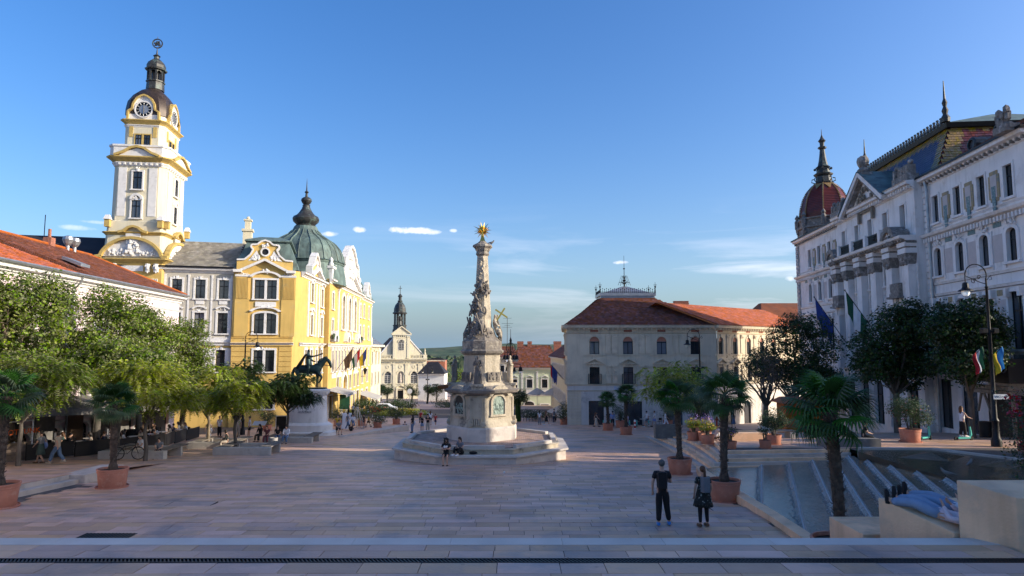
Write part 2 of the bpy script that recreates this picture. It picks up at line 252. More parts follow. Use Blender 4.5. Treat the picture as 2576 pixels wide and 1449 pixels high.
class MB:
 def __init__(s,T=None): s.v = []; s.f = []; s.T = T if T is not None else Matrix.Identity(4)
 def add(s,vs,fs):
  b = len(s.v); s.v += [tuple(s.T @ Vector(p)) for p in vs]; s.f += [tuple(i+b for i in f) for f in fs]
 def poly(s,pts): s.add(pts,[tuple(range(len(pts)))])
 def box(s,x0,x1,y0,y1,z0,z1):
  s.add([(x0,y0,z0),(x1,y0,z0),(x1,y1,z0),(x0,y1,z0),(x0,y0,z1),(x1,y0,z1),(x1,y1,z1),(x0,y1,z1)],
    [(0,3,2,1),(4,5,6,7),(0,1,5,4),(1,2,6,5),(2,3,7,6),(3,0,4,7)])
 def taper(s,x0,x1,y0,y1,z0,z1,i):
  s.add([(x0,y0,z0),(x1,y0,z0),(x1,y1,z0),(x0,y1,z0),(x0+i,y0+i,z1),(x1-i,y0+i,z1),(x1-i,y1-i,z1),(x0+i,y1-i,z1)],
    [(0,3,2,1),(4,5,6,7),(0,1,5,4),(1,2,6,5),(2,3,7,6),(3,0,4,7)])
 def prism(s,pts,y0,y1):   # polygon (x,z) extruded along y
  n = len(pts); vs = [(x,y0,z) for x,z in pts]+[(x,y1,z) for x,z in pts]
  s.add(vs,[tuple(range(n)),tuple(range(2*n-1,n-1,-1))]+[(i,(i+1) % n,n+(i+1) % n,n+i) for i in range(n)])
 def flat(s,pts,z0,z1):    # polygon (x,y) extruded up
  n = len(pts); vs = [(x,y,z0) for x,y in pts]+[(x,y,z1) for x,y in pts]
  s.add(vs,[tuple(range(n-1,-1,-1)),tuple(range(n,2*n))]+[(i,(i+1) % n,n+(i+1) % n,n+i) for i in range(n)])
 def mould(s,x0,x1,prof):  # profile (y,z) run along x
  n = len(prof); vs = [(x0,y,z) for y,z in prof]+[(x1,y,z) for y,z in prof]
  s.add(vs,[tuple(range(n)),tuple(range(2*n-1,n-1,-1))]+[(i,(i+1) % n,n+(i+1) % n,n+i) for i in range(n)])
 def lathe(s,prof,n=12,c=(0,0),a0=0,sx=1,sy=1,cap=True):
  vs = []; fs = []
  for r,z in prof:
   for k in range(n):
    a = a0+2*PI*k/n; vs.append((c[0]+sx*r*math.cos(a),c[1]+sy*r*math.sin(a),z))
  for j in range(len(prof)-1):
   for k in range(n): fs.append((j*n+k,j*n+(k+1) % n,(j+1)*n+(k+1) % n,(j+1)*n+k))
  if cap: fs.append(tuple(range(n-1,-1,-1))); fs.append(tuple((len(prof)-1)*n+k for k in range(n)))
  s.add(vs,fs)
 def loft(s,rings,cap=True):  # rings of equal point count
  n = len(rings[0]); vs = [p for r in rings for p in r]; fs = []
  for j in range(len(rings)-1):
   for k in range(n): fs.append((j*n+k,j*n+(k+1) % n,(j+1)*n+(k+1) % n,(j+1)*n+k))
  if cap: fs.append(tuple(range(n-1,-1,-1))); fs.append(tuple((len(rings)-1)*n+k for k in range(n)))
  s.add(vs,fs)
 def tube(s,path,r,n=6):
  P = [Vector(p) for p in path]; rs = r if isinstance(r,(list,tuple)) else [r]*len(P); rings = []
  for i,p in enumerate(P):
   t = (P[min(i+1,len(P)-1)]-P[max(i-1,0)])
   if t.length < 1e-6: t = Vector((0,0,1))
   t.normalize(); up = Vector((0,0,1)) if abs(t.z) < .9 else Vector((1,0,0))
   a = t.cross(up).normalized(); b = t.cross(a).normalized()
   rings.append([tuple(p+(a*math.cos(2*PI*k/n)+b*math.sin(2*PI*k/n))*rs[i]) for k in range(n)])
  s.loft(rings)
 def ball(s,c,r,n=7,sx=1,sy=1,sz=1):
  m = max(3,n//2+1); rings = []
  for j in range(m+1):
   t = PI*j/m; rr = max(.001,math.sin(t)); rings.append([(c[0]+sx*r*rr*math.cos(2*PI*k/n),c[1]+sy*r*rr*math.sin(2*PI*k/n),c[2]-sz*r*math.cos(t)) for k in range(n)])
  s.loft(rings,cap=False)
 def archband(s,cx,cz,r0,r1,y0,y1,a0=0,a1=PI,n=12,sz=1):
  pts = [(cx+r1*math.cos(a0+(a1-a0)*k/n),cz+sz*r1*math.sin(a0+(a1-a0)*k/n)) for k in range(n+1)]
  pin = [(cx+r0*math.cos(a0+(a1-a0)*k/n),cz+sz*r0*math.sin(a0+(a1-a0)*k/n)) for k in range(n+1)]
  for k in range(n): s.prism([pts[k],pts[k+1],pin[k+1],pin[k]],y0,y1)
 def ribbon(s,pts,w,y0,y1): # thick line in (x,z)
  for k in range(len(pts)-1):
   (xa,za),(xb,zb) = pts[k],pts[k+1]; l = math.hypot(xb-xa,zb-za) or 1; nx,nz_ = -(zb-za)/l*w/2,(xb-xa)/l*w/2
   s.prism([(xa-nx,za-nz_),(xb-nx,zb-nz_),(xb+nx,zb+nz_),(xa+nx,za+nz_)],y0,y1+.002*(k % 2))
 def blobs(s,x0,x1,z0,z1,y,n,r,seed=0):
  rr = random.Random(seed)
  for _ in range(n): s.ball((rr.uniform(x0,x1),y+rr.uniform(-.2,.6)*r,rr.uniform(z0,z1)),r*rr.uniform(.6,1.3),5,sz=rr.uniform(.8,1.5),sy=.8)
 def build(s,name,material,parent=None,smooth=False,kind=None,origin=True):
  if not s.v: return None
  a = np.array(s.v,dtype=np.float32); c = (a.min(0)+a.max(0))/2 if origin else np.zeros(3); a = a-c
  me = bpy.data.meshes.new(name); me.from_pydata([tuple(map(float,p)) for p in a],[],s.f); me.update()
  if smooth:
   me.polygons.foreach_set('use_smooth', [True]*len(me.polygons))
   if smooth != 2:
    try: me.set_sharp_from_angle(angle=R(38))
    except Exception: pass
  return link_mesh(name,me,material,parent,Matrix.Translation(Vector([float(q) for q in c])),kind)
def frame(O,azd,flip=False):
 """local x = along the wall (azimuth azd), local y = outward normal, z up"""
 a = R(azd); u = Vector((math.sin(a),math.cos(a),0)); n = Vector((-u.y,u.x,0)) if not flip else Vector((u.y,-u.x,0))
 m = Matrix.Identity(4); m.col[0] = (*u,0); m.col[1] = (*n,0); m.col[2] = (0,0,1,0); m.col[3] = (O[0],O[1],O[2] if len(O) > 2 else 0,1)
 return m
def dup(root,world,label=None,group=None,cat=None):
 r = root.copy(); col.objects.link(r); r.matrix_basis = world; WM[r] = world
 if label: r['label'] = label
 if group: r['group'] = group
 if cat: r['category'] = cat
 for ch in list(root.children):
  c = ch.copy(); col.objects.link(c); c.parent = r
  for g_ in list(ch.children):
   d = g_.copy(); col.objects.link(d); d.parent = c
 return r
def np_mesh(name,verts,faces4,tone=None):
 """verts (n,3), faces (m,k) ints"""
 me = bpy.data.meshes.new(name); k = faces4.shape[1]; m = len(faces4)
 me.vertices.add(len(verts)); me.vertices.foreach_set('co', np.ascontiguousarray(verts, dtype=np.float32).ravel())
 me.loops.add(m*k); me.loops.foreach_set('vertex_index', np.ascontiguousarray(faces4, dtype=np.int32).ravel())
 me.polygons.add(m); me.polygons.foreach_set('loop_start', np.arange(0, m*k, k, dtype=np.int32))
 try: me.polygons.foreach_set('loop_total', np.full(m, k, dtype=np.int32))
 except Exception: pass
 me.polygons.foreach_set('use_smooth', [False]*m)
 me.update(calc_edges=True)
 if tone is not None:
  at = me.attributes.new('tone', 'FLOAT', 'FACE'); at.data.foreach_set('value', np.ascontiguousarray(tone, dtype=np.float32))
 return me
def pieces(name,base_v,base_f,mats,material,parent,nmax=300,stuffname=None,key=None,share=None):
 """mats: list of 4x4 world matrices. The nearest nmax become objects sharing one mesh, the rest one joined part."""
 cp = Vector((0,0,5)); idx = sorted(range(len(mats)),key=(lambda i: (mats[i].translation-cp).length) if key is None else key)
 me = share or np_mesh(name,np.array(base_v),np.array(base_f))
 for i in idx[:nmax]: link_mesh(name,me,material,parent,mats[i])
 rest = idx[nmax:]
 if rest:
  A = np.array([[list(r) for r in mats[i]] for i in rest]); bv = np.c_[np.array(base_v,dtype=float),np.ones(len(base_v))]
  V = np.einsum('nij,kj->nki', A, bv)[:, :, :3].reshape(-1, 3); bf = np.array(base_f); F = (bf[None]+(np.arange(len(rest))*len(base_v))[:, None, None]).reshape(-1, bf.shape[1])
  tn = np.repeat(1+rng.random(len(rest))*.99+.005,len(bf))
  c = V.mean(0); me2 = np_mesh(stuffname or name,V-c,F,tn)
  link_mesh(stuffname or name, me2, material, parent, Matrix.Translation(Vector([float(q) for q in c])), 'stuff')
SLAB_V = [(-.5,-.5,0),(.5,-.5,0),(.5,.5,0),(-.5,.5,0),(-.5,-.5,1),(.5,-.5,1),(.5,.5,1),(-.5,.5,1)]
SLAB_F = [(4,5,6,7),(0,1,5,4),(1,2,6,5),(2,3,7,6),(3,0,4,7),(0,3,2,1)]
def text_obj(name, body, material, size, world, parent=None, depth=.02, align='CENTER', spacing=1):
 cu = bpy.data.curves.new(name, 'FONT'); cu.body = body; cu.size = size; cu.extrude = depth; cu.align_x = align; cu.resolution_u = 2; cu.space_character = spacing
 to = bpy.data.objects.new(name+'_tmp', cu); col.objects.link(to); dg = bpy.context.evaluated_depsgraph_get(); dg.update()
 me = bpy.data.meshes.new_from_object(to.evaluated_get(dg)); bpy.data.objects.remove(to); me.materials.clear()
 return link_mesh(name,me,material,parent,world)
def text_mat(fr,x,y,z,flip=False):
 """text lying on the wall of frame fr, reading left to right for someone facing it"""
 u = Vector(fr.col[0][:3]); n = Vector(fr.col[1][:3]); up = Vector((0,0,1)); rd = up.cross(n)
 p = fr @ Vector((x,y,z)); m = Matrix.Identity(4); m.col[0] = (*rd,0); m.col[1] = (0,0,1,0); m.col[2] = (*n,0); m.col[3] = (*p,1); return m
# ---- ground profile of the sloping square
GP = [(0,0),(20,0),(30,-.55),(56,-2.25),(70,-3.3),(80,-3.8),(190,-8.8),(300,-13),(600,-22)]
TP = [(0,.3),(28,.22),(34,.12),(38,-.05),(41,-.28),(48,-.9),(56,-2.0),(60,-2.55),(70,-3.29),(80,-3.79)]
def pl(P,y):
 if y <= P[0][0]: return P[0][1]
 for (a,b),(c,d) in zip(P,P[1:]):
  if y <= c: return b+(d-b)*(y-a)/(c-a)
 return P[-1][1]
def gz(y): return pl(GP,y)
def tz(y): return pl(TP,y)
def slope(P,y): return math.atan2(pl(P,y+.3)-pl(P,y-.3),.6)
# ================================================================== SETTING
I4 = Matrix.Identity(4)
def sheet(name, x0, x1, ys, zf, material, nx=1, parent=None, kind='structure', dz=0):
 b = MB(); n = len(ys)
 xs = [x0+(x1-x0)*i/nx for i in range(nx+1)] if isinstance(nx,int) else nx
 nx = len(xs)-1
 b.add([(x,y,zf(x,y)+dz) for y in ys for x in xs],[(j*(nx+1)+i,j*(nx+1)+i+1,(j+1)*(nx+1)+i+1,(j+1)*(nx+1)+i) for j in range(n-1) for i in range(nx)])
 return b.build(name,material,parent,kind=kind)
YS = [-60,0,10,12.9,13,20,25,30,31.1,31.2,36,41,48,56,63,70,80,100,130,160,190,240,300,420,600]
def pit(x,y): return 1.3 if 7.72 < x < 16.22 and 12.95 < y < 31.15 else 0
sheet('ground', -260, 260, YS, lambda x, y: gz(y)-.045-pit(x, y), 'paving_far', [-260, -40, 7.7, 7.75, 16.2, 16.25, 26, 260])
b = MB(); b.add([(-4000, 590, -24), (4000, 590, -24), (4000, 5200, -70), (-4000, 5200, -70)], [(0, 1, 2, 3)]); b.build('far_ground', 'hill_green', kind='structure')
plaza = sheet('plaza_bed', -40, 24, [11.6, 12.9, 13, 20, 25, 30, 31.1, 31.2, 36, 41, 48, 56, 63, 70, 80, 95, 120], lambda x, y: gz(y)-.012-pit(x, y), 'joint', [-40, 7.7, 7.75, 16.2, 16.25, 24])
# stone slabs of the square
mats = []; y = 17.3; k = 0; rl = random.Random(3)
while y < 92:
 dep = .42 if y < 46 else .62; x0 = -34 if y > 46 else (-19.5 if y < 30 else -27); xmax = 7.25 if y < 27 else (9.2+(y-29)*.17 if y < 60 else 22)
 if y > 60: x0 = -27
 x = x0-rl.random()*.9
 while x < xmax:
  ln = rl.uniform(.75,1.5)*(1 if y < 46 else 1.5); xe = min(x+ln,xmax+.3)
  if y < 28.3 and x < -17.75: x = xe; continue
  if xe-x > .2:
   s = slope(GP, y+dep/2); m = Matrix.Translation((((x+xe)/2), y+dep/2, gz(y+dep/2)-.025)) @ Matrix.Rotation(s, 4, 'X') @ Matrix.Rotation(rl.uniform(-.002, .002), 4, 'Y') @ Matrix.Diagonal((xe-x-.014, dep-.014, .027+rl.uniform(-.003, .003), 1))
   mats.append(m)
  x = xe
 y += dep; k += 1
pieces('stone_slab', SLAB_V, SLAB_F, mats, 'paver', plaza, 300, 'stone_slab')
# upper landing in front of the camera
lb = MB(); lb.box(-14,8.05,5,11.28,-.5,1.765)
landing = lb.build('landing', 'joint', kind='structure')
mats = []; y = 8.6; r0 = 0
rows = [8.6,9.03,9.46,9.89,10.32,10.64,10.96,11.28]
for j in range(len(rows)-1):
 dep = rows[j+1]-rows[j]
 y0,y1 = rows[j],rows[j+1]
 if j == 3: y1 = 10.36
 if j == 4: y0 = 10.58
 x = -9.2-rl.random()*.6
 while x < 8.0:
  ln = rl.uniform(.55,1.15); xe = min(x+ln,8.04)
  if xe-x > .1: mats.append(Matrix.Translation(((x+xe)/2, (y0+y1)/2, 1.77)) @ Matrix.Rotation(rl.uniform(-.004, .004), 4, 'Y') @ Matrix.Diagonal((xe-x-.011, y1-y0-.011, .03+rl.uniform(-.002, .002), 1)))
  x = xe
pieces('paving_stone', SLAB_V, SLAB_F, mats, 'paver', landing, 300)
x = -9.4; mats = []
while x < 8:
 xe = min(x+rl.uniform(1.5,1.9),8.02); mats.append(Matrix.Translation(((x+xe)/2,11.475,1.72)) @ Matrix.Diagonal((xe-x-.006,.39,.085,1))); x = xe
pieces('edge_stone', SLAB_V, SLAB_F, mats, 'paver_pale', landing, 300)
b = MB()
for i in range(12): b.box(-14,6.6,11.67+.26*i,11.93+.26*i+.02,-.6,1.8-.15*(i+1))
b.build('landing_steps', 'limestone', kind='structure')
dg_ = thing('drain_grate', 'long narrow dark slotted drain grate set across the upper landing', 'drain grate', (0, 10.47, 1.79))
b = MB(); b.box(-9.6, 8.0, 10.365, 10.385, 1.77, 1.806); b.box(-9.6, 8.0, 10.555, 10.575, 1.77, 1.806); b.build('rim', 'dark_metal', dg_)
b = MB(); b.box(-9.6, 8.0, 10.386, 10.554, 1.70, 1.772); b.build('channel', 'dark_panel', dg_)
mats = [Matrix.Translation((-9.6+.06*i, 10.47, 1.775)) @ Matrix.Rotation(.5, 4, 'Z') @ Matrix.Diagonal((.022, .19, .026, 1)) for i in range(293)]
pieces('bar', SLAB_V, SLAB_F, mats, 'dark_metal', dg_, 293)
# metal mat let into the paving,manhole cover
o = MB(); o.box(-11.6,-10.2,17.9,18.7,-.01,.010)
for i in range(14): o.box(-11.57+i*.098,-11.53+i*.098,17.92,18.68,.010,.02)
tag(o.build('floor_grille', 'dark_metal'), 'dark square metal grille let into the slabs at the left of the square', 'floor grille')
for (x, y, lb_) in ((7.1, 21.6, 'square paved access cover in front of the palm pot beside the fountain curb'), (-10.7, 22.6, 'square paved access cover in the open slabs right of the left palm pots')):
 o = MB()
 for q in ((x-.75,x+.75,y-.55,y-.53),(x-.75,x+.75,y+.53,y+.55),(x-.75,x-.73,y-.53,y+.53),(x+.73,x+.75,y-.53,y+.53)): o.box(*q,gz(y)-.02,gz(y)+.006+.0001)
 t_ = thing('access_cover', lb_, 'access cover', (x, y, gz(y))); o.build('cover_frame', 'dark_metal', t_)
 o = MB(); o.box(x-.72, x+.72, y-.52, y+.52, gz(y)-.02, gz(y)+.008); o.build('lid', 'paving_far', t_)
# left terrace with two steps
def lz(y): return gz(y)+.34*max(0,min(1,1-(y-28)/7))
b = MB()
for i,(xe,dz) in enumerate([(-17.55,.17),(-17.95,.34)]):
 yy = [12,20,24,28.2]
 xl = -60
 for a_,c_ in zip(yy,yy[1:]):
  b.add([(xl,a_,gz(a_)+dz),(xe,a_,gz(a_)+dz),(xe,c_,gz(c_)+dz),(xl,c_,gz(c_)+dz),(xl,a_,-1.5),(xe,a_,-1.5),(xe,c_,-1.5),(xl,c_,-1.5)],[(0,1,2,3),(1,5,6,2),(3,2,6,7)])
b.build('left_steps', 'limestone', kind='structure')
sheet('left_terrace', -60, -17.96, [28.2, 30, 32, 35.2], lambda x, y: lz(y)-.004*(y > 35), 'paving_far', 1)
def slabs_on(name, x0f, x1f, ya, yb, zf, P, dep, parent, seed, lo=.8, hi=1.5, mt='paver', nmax=300):
 ms = []; q = random.Random(seed); y = ya
 while y < yb:
  x = x0f(y)-q.random()*.5; x = max(x,x0f(y)); xm = x1f(y)
  first = True
  while x < xm-.15:
   xe = min(x+q.uniform(lo,hi)*(.5 if first else 1),xm); first = False
   s = math.atan2(zf(y+dep)-zf(y),dep)
   ms.append(Matrix.Translation(((x+xe)/2, y+dep/2, zf(y+dep/2)-.012)) @ Matrix.Rotation(s, 4, 'X') @ Matrix.Diagonal((xe-x-.012, dep-.012, .03+q.uniform(-.002, .002), 1))); x = xe
  y += dep
 pieces(name,SLAB_V,SLAB_F,ms,mt,parent,nmax)
lt = sheet('left_terrace_bed', -36, -17.98, [21, 25, 28.2, 32, 35.2], lambda x, y: lz(y)+.006, 'joint', 1)
slabs_on('stone_slab', lambda y: -31, lambda y: -18.0, 21, 35, lambda y: lz(y)+.008, None, .5, lt, 5)
o = MB(); o.flat([(-18.35,27.6),(-17.3,27.6),(-17.1,30.0),(-18.15,30.1)],gz(29)-.3,gz(29)+.42)
tag(o.build('stone_block', 'limestone'), 'long low pale stone block at the end of the left steps, behind the palm pot', 'stone block')
o = MB(); o.box(-22.3, -20.2, 26.0, 26.4, lz(26), lz(26)+.17); tag(o.build('stone_block', 'limestone'), 'thin low stone sill lying on the left terrace near the corner palm', 'stone block')
# ---- right terrace,its stair and the cascade fountain
def stair_line(k):  # k = 0 (foot) .. 6 (head)
 return [(11.3+.45*k,58),(9.95+.38*k,42.0),(8.85+.25*k,30.7+.35*k),(16.0+.1*k,31.65+.30*k)]
def zmix(y,k,n=6): return gz(y)+(tz(y)-gz(y))*k/n
for k in range(6):
 A = stair_line(k); B = stair_line(k+1); t = MB()
 for seg in range(3):
  n = 14 if seg == 0 else 8
  for i in range(n):
   f0,f1 = i/n,(i+1)/n
   def P_(L,f): return (L[seg][0]+(L[seg+1][0]-L[seg][0])*f,L[seg][1]+(L[seg+1][1]-L[seg][1])*f)
   a0,a1,b0,b1 = P_(A,f0),P_(A,f1),P_(B,f0),P_(B,f1)
   z = lambda p: zmix(p[1],k+1)
   t.add([(*a0,z(a0)),(*a1,z(a1)),(*b1,z(b1)),(*b0,z(b0)),(*a0,zmix(a0[1],k)-.02),(*a1,zmix(a1[1],k)-.02)],[(0,1,2,3),(4,5,1,0)])
 t.build('stair_tread', 'sandstone' if k % 2 else 'limestone', kind='structure')
b = MB(); n = 30; L6 = stair_line(6)
def xl_t(y):
 if y >= 42: return L6[1][0]+(L6[0][0]-L6[1][0])*(y-42)/16
 return L6[2][0]+(L6[1][0]-L6[2][0])*max(0,(y-L6[2][1]))/(42-L6[2][1])
ys = [33.6,35,36.5,38,39.5,41,44,48,52,56,60,64,70]
terr = MB()
for a_,c_ in zip(ys,ys[1:]):
 terr.add([(xl_t(a_),a_,tz(a_)),(70,a_,tz(a_)),(70,c_,tz(c_)),(xl_t(c_),c_,tz(c_))],[(0,1,2,3)])
terr.add([(L6[2][0],L6[2][1],tz(32.8)),(L6[3][0],L6[3][1],tz(33.4)),(xl_t(33.6),33.6,tz(33.6))],[(0,1,2)])
terr.add([(L6[3][0],L6[3][1],tz(33.6)),(L6[3][0],31.3,.16),(19.3,31.3,.16),(70,31.3,.16),(70,33.6,tz(33.6)),(xl_t(33.6),33.6,tz(33.6))],[(0,1,2,3,4,5)])
terr.add([(19.3,31.3,.16),(21.2,28,.2),(26.4,14,.3),(70,14,.3),(70,31.3,.16)],[(0,1,2,3,4)])
terrace = terr.build('terrace', 'joint', kind='structure')
slabs_on('terrace_slab', lambda y: xl_t(y)+.02, lambda y: min(38, .83*y+3), 33.6, 69, tz, TP, .5, terrace, 9, .8, 1.5)
# fountain
def clip_half(poly,px,py,nx,ny):   # keep side where (p-P).n >= 0
 o_ = []
 for i in range(len(poly)):
  a,b_ = poly[i],poly[(i+1) % len(poly)]; da = (a[0]-px)*nx+(a[1]-py)*ny; db = (b_[0]-px)*nx+(b_[1]-py)*ny
  if da >= 0: o_.append(a)
  if da*db < 0: f = da/(da-db); o_.append((a[0]+(b_[0]-a[0])*f,a[1]+(b_[1]-a[1])*f))
 return o_
fount = thing('fountain', 'wide cascade fountain of dark stepped pools with slanting spill edges', 'fountain', (11, 22, 0))
WA = R(20.5); wd = (math.sin(WA),math.cos(WA)); wn = (math.cos(WA),-math.sin(WA))
REG = [(7.75,14.2),(15.6,14.2),(15.6,30.6),(15.9,31.55),(8.35,30.55)]
WX = [8.76,10.0,11.1,12.05,12.78,13.4,14.07,14.75,15.4]   # where each spill edge crosses y = 24
lev = [-.34+.08*i for i in range(10)]
flr = MB(); flr.flat(REG, -1.0, -.46); flr.build('basin_floor', 'water_bed', fount)
for k in range(10):
 p = REG
 if k > 0: p = clip_half(p,WX[k-1],24,*wn)
 if k < 9: p = clip_half(p,WX[k]+.03,24,-wn[0],-wn[1])
 if len(p) < 3: continue
 b = MB(); b.flat(p, lev[k]-.12, lev[k]); b.build('pool_water', 'fountain_water', fount)
 if k < 9:
  q = clip_half(clip_half(REG,WX[k],24,*wn),WX[k]+.2,24,-wn[0],-wn[1])
  ts = [(a[0]-WX[k])*wd[0]+(a[1]-24)*wd[1] for a in q]
  if not q: continue
  t0,t1 = min(ts)+.05,max(ts)-.1
  b = MB(); n = int((t1-t0)/.07); z1 = lev[k+1]+.035; z0 = lev[k]
  vs = []; fs = []; sd_ = random.Random(k)
  for i in range(n+1):
   t = t0+(t1-t0)*i/n; x,y = WX[k]+wd[0]*t,24+wd[1]*t; j = sd_.uniform(-.02,.02)
   for (off,zz) in ((.07,z1),(-.01+j*.3,z1-.004),(-.06+j,z0+.07),(-.11+j*2,z0+.004)): vs.append((x+wn[0]*off,y+wn[1]*off,zz))
  for i in range(n):
   for r_ in range(3): a = i*4+r_; fs.append((a,a+1,a+5,a+4))
  b.add(vs, fs); b.build('falling_water', 'falling_water', fount, smooth=2)
  b = MB(); sd_ = random.Random(50+k)
  for i in range(n):
   t = t0+(t1-t0)*(i+sd_.random()*.5)/n; x,y = WX[k]+wd[0]*t,24+wd[1]*t
   off = -.13-abs(sd_.gauss(0,.06)); r_ = sd_.uniform(.012,.03); b.ball((x+wn[0]*off,y+wn[1]*off,z0+.004),r_,5,sx=1.6,sz=.4)
  b.build('splash', 'falling_water', fount, kind='stuff')
  b = MB(); pa = (WX[k]+wd[0]*t0,24+wd[1]*t0,z1); pb = (WX[k]+wd[0]*t1,24+wd[1]*t1,z1)
  b.tube([pa, pb], .022, 5); b.build('spill_edge', 'zinc', fount)
b = MB(); UP = [(15.6,14.2),(26,14.2),(21,28),(19.2,31),(15.95,31.2),(15.6,30.6)]
gx = []; b.flat(UP, -.2, .405); b.build('upper_pool', 'upper_water', fount)
b = MB()                                # shallow wet facets rising from the upper pool
for (x,y,r_,h_) in [(18.0,29.2,1.6,.20),(20.0,27.2,1.6,.17),(18.8,25.0,1.9,.10),(21.2,24.6,1.6,.12),(17.4,22.0,1.6,.05)]:
 b.add([(x-r_,y-.3,.40),(x,y-r_*.8,.40),(x+r_,y+.1,.40),(x,y+r_*.6,.40),(x,y,.405+h_)],[(0,1,4),(1,2,4),(2,3,4),(3,0,4)])
b.build('wet_stone_facet', 'upper_water', fount)
b = MB()
CR = [(7.3,13.5,.22),(7.42,17.2,.22),(7.55,20.5,.16),(7.62,23.4,.07),(7.85,26.5,-.08),(8.1,29.5,-.24),(8.5,31.3,-.36)]
b.loft([[(x-.02, y, z-.9), (x+.36, y, z-.9), (x+.36, y, z), (x-.02, y, z)] for x, y, z in CR]); b.build('curb', 'sandstone', fount)
CU = [(15.95,31.35),(19.25,31.15),(21.1,28.05),(26.2,14)]
b = MB(); b.loft([[(x, y, -.1), (x+.25, y+.22, -.1), (x+.25, y+.22, .47), (x, y, .47)] for x, y in CU]); b.build('upper_curb', 'limestone', fount)
# blocks at the right end of the landing
b = MB(); b.loft([[(7.72,11.84,-.2),(8.17,11.07,-.2),(12,10.6,-.2),(12,11.84,-.2)],[(7.72,11.84,2.74),(8.17,11.07,2.60),(12,10.6,2.60),(12,11.84,2.74)]])
t_ = thing('parapet_block', 'big smooth sandstone block standing at the right end of the landing', 'stone block', (8.5, 11.5, 1.8)); b.build('block', 'sandstone', t_)
b = MB(); b.loft([[(7.02,13.1,-.2),(7.66,11.9,-.2),(9.5,11.9,-.2),(9.5,13.1,-.2)],[(7.02,13.1,2.17),(7.66,11.9,1.83),(9.5,11.9,1.83),(9.5,13.1,2.17)]])
tag(b.build('parapet_block', 'sandstone'), 'sloping sandstone block the person in jeans lies on', 'stone block')
b = MB(); b.box(6.85, 8.9, 13.4, 14.8, -.2, 1.40); tag(b.build('parapet_block', 'sandstone'), 'low flat-topped sandstone block, lowest of the three by the landing', 'stone block')
def bevel(o,w):
 bm = bmesh.new(); bm.from_mesh(o.data); bmesh.ops.remove_doubles(bm, verts=bm.verts, dist=1e-4); bmesh.ops.recalc_face_normals(bm, faces=bm.faces); bmesh.ops.bevel(bm, geom=list(bm.edges), offset=w, segments=2, profile=.6, affect='EDGES'); bm.to_mesh(o.data); bm.free()
for o in list(bpy.data.objects):
 if o.name.split('.')[0] in ('parapet_block', 'block', 'stone_block') and o.type == 'MESH': bevel(o, .018)
# hills and far land
def hills(name,x0,x1,y0,base,amp,seed,material):
 q = random.Random(seed); ph = [q.uniform(0,6) for _ in range(6)]; nx,ny = 160,12; vs = []
 def H(x): return base+amp*(.45+.30*math.sin(x*.0016+ph[0])+.16*math.sin(x*.0042+ph[1])+.07*math.sin(x*.012+ph[2])+.02*math.sin(x*.05+ph[3])+.012*math.sin(x*.11+ph[4]))
 for j in range(ny+1):
  t = j/ny; y = y0+t*900
  for i in range(nx+1):
   x = x0+(x1-x0)*i/nx; h = math.sin(min(1,t*1.15)*PI/2)
   vs.append((x,y+60*math.sin(x*.004+ph[5]),-70+(H(x)+70)*h+q.uniform(-1,1)*3*h))
 b = MB(); b.add(vs,[(j*(nx+1)+i,j*(nx+1)+i+1,(j+1)*(nx+1)+i+1,(j+1)*(nx+1)+i) for j in range(ny) for i in range(nx)])
 return b.build(name, material, kind='structure', smooth=2)
hills('hill', -3800, 3800, 1500, -18, 46, 4, 'hill_green')
hills('hill', -2200, 2200, 850, -46, 36, 11, 'hill_green')
# ================================================================== BUILDINGS: kit
def wallgrid(b,x0,x1,z0,z1,holes,th=.28,y=0):
 """wall face at y with real openings; holes = (cx, zb, w, h, rise)"""
 xs = sorted({x0,x1,*[h[0]-h[2]/2 for h in holes],*[h[0]+h[2]/2 for h in holes]}); xs = [v for v in xs if x0-1e-6 <= v <= x1+1e-6]
 zs = sorted({z0,z1,*[h[1] for h in holes],*[h[1]+h[3] for h in holes]}); zs = [v for v in zs if z0-1e-6 <= v <= z1+1e-6]
 for a,c in zip(xs,xs[1:]):
  if c-a < 1e-5: continue
  run = None
  for d,e in zip(zs,zs[1:]):
   mx_,mz_ = (a+c)/2,(d+e)/2
   inside = any(abs(mx_-h[0]) < h[2]/2 and h[1] < mz_ < h[1]+h[3] for h in holes)
   if inside:
    if run is not None: b.poly([(a,y,run),(c,y,run),(c,y,d),(a,y,d)]); run = None
   elif run is None: run = d
  if run is not None: b.poly([(a,y,run),(c,y,run),(c,y,zs[-1]),(a,y,zs[-1])])
 for cx,zb,w_,h,rise in holes:
  l,r_,t = cx-w_/2,cx+w_/2,zb+h
  if rise > 0:
   n = 10; pts = []
   for k in range(n+1):
    a = PI*k/n; pts.append((cx+w_/2*math.cos(a),t-rise+rise*math.sin(a)))
   b.add([(r_,y,t)]+[(p[0],y,p[1]) for p in pts[:n//2+1]],[(0,k+1,k+2) for k in range(n//2)])
   b.add([(l,y,t)]+[(p[0],y,p[1]) for p in pts[n//2:]],[(0,k+1,k+2) for k in range(n//2)])
   for k in range(n): b.poly([(pts[k][0],y,pts[k][1]),(pts[k+1][0],y,pts[k+1][1]),(pts[k+1][0],y-th,pts[k+1][1]),(pts[k][0],y-th,pts[k][1])])
   zt = t-rise
  else:
   b.poly([(l,y,t),(r_,y,t),(r_,y-th,t),(l,y-th,t)]); zt = t
  b.poly([(l,y,zb),(l,y,zt),(l,y-th,zt),(l,y-th,zb)]); b.poly([(r_,y,zb),(r_,y,zt),(r_,y-th,zt),(r_,y-th,zb)]); b.poly([(l,y,zb),(r_,y,zb),(r_,y-th,zb),(l,y-th,zb)])
_wc = {}
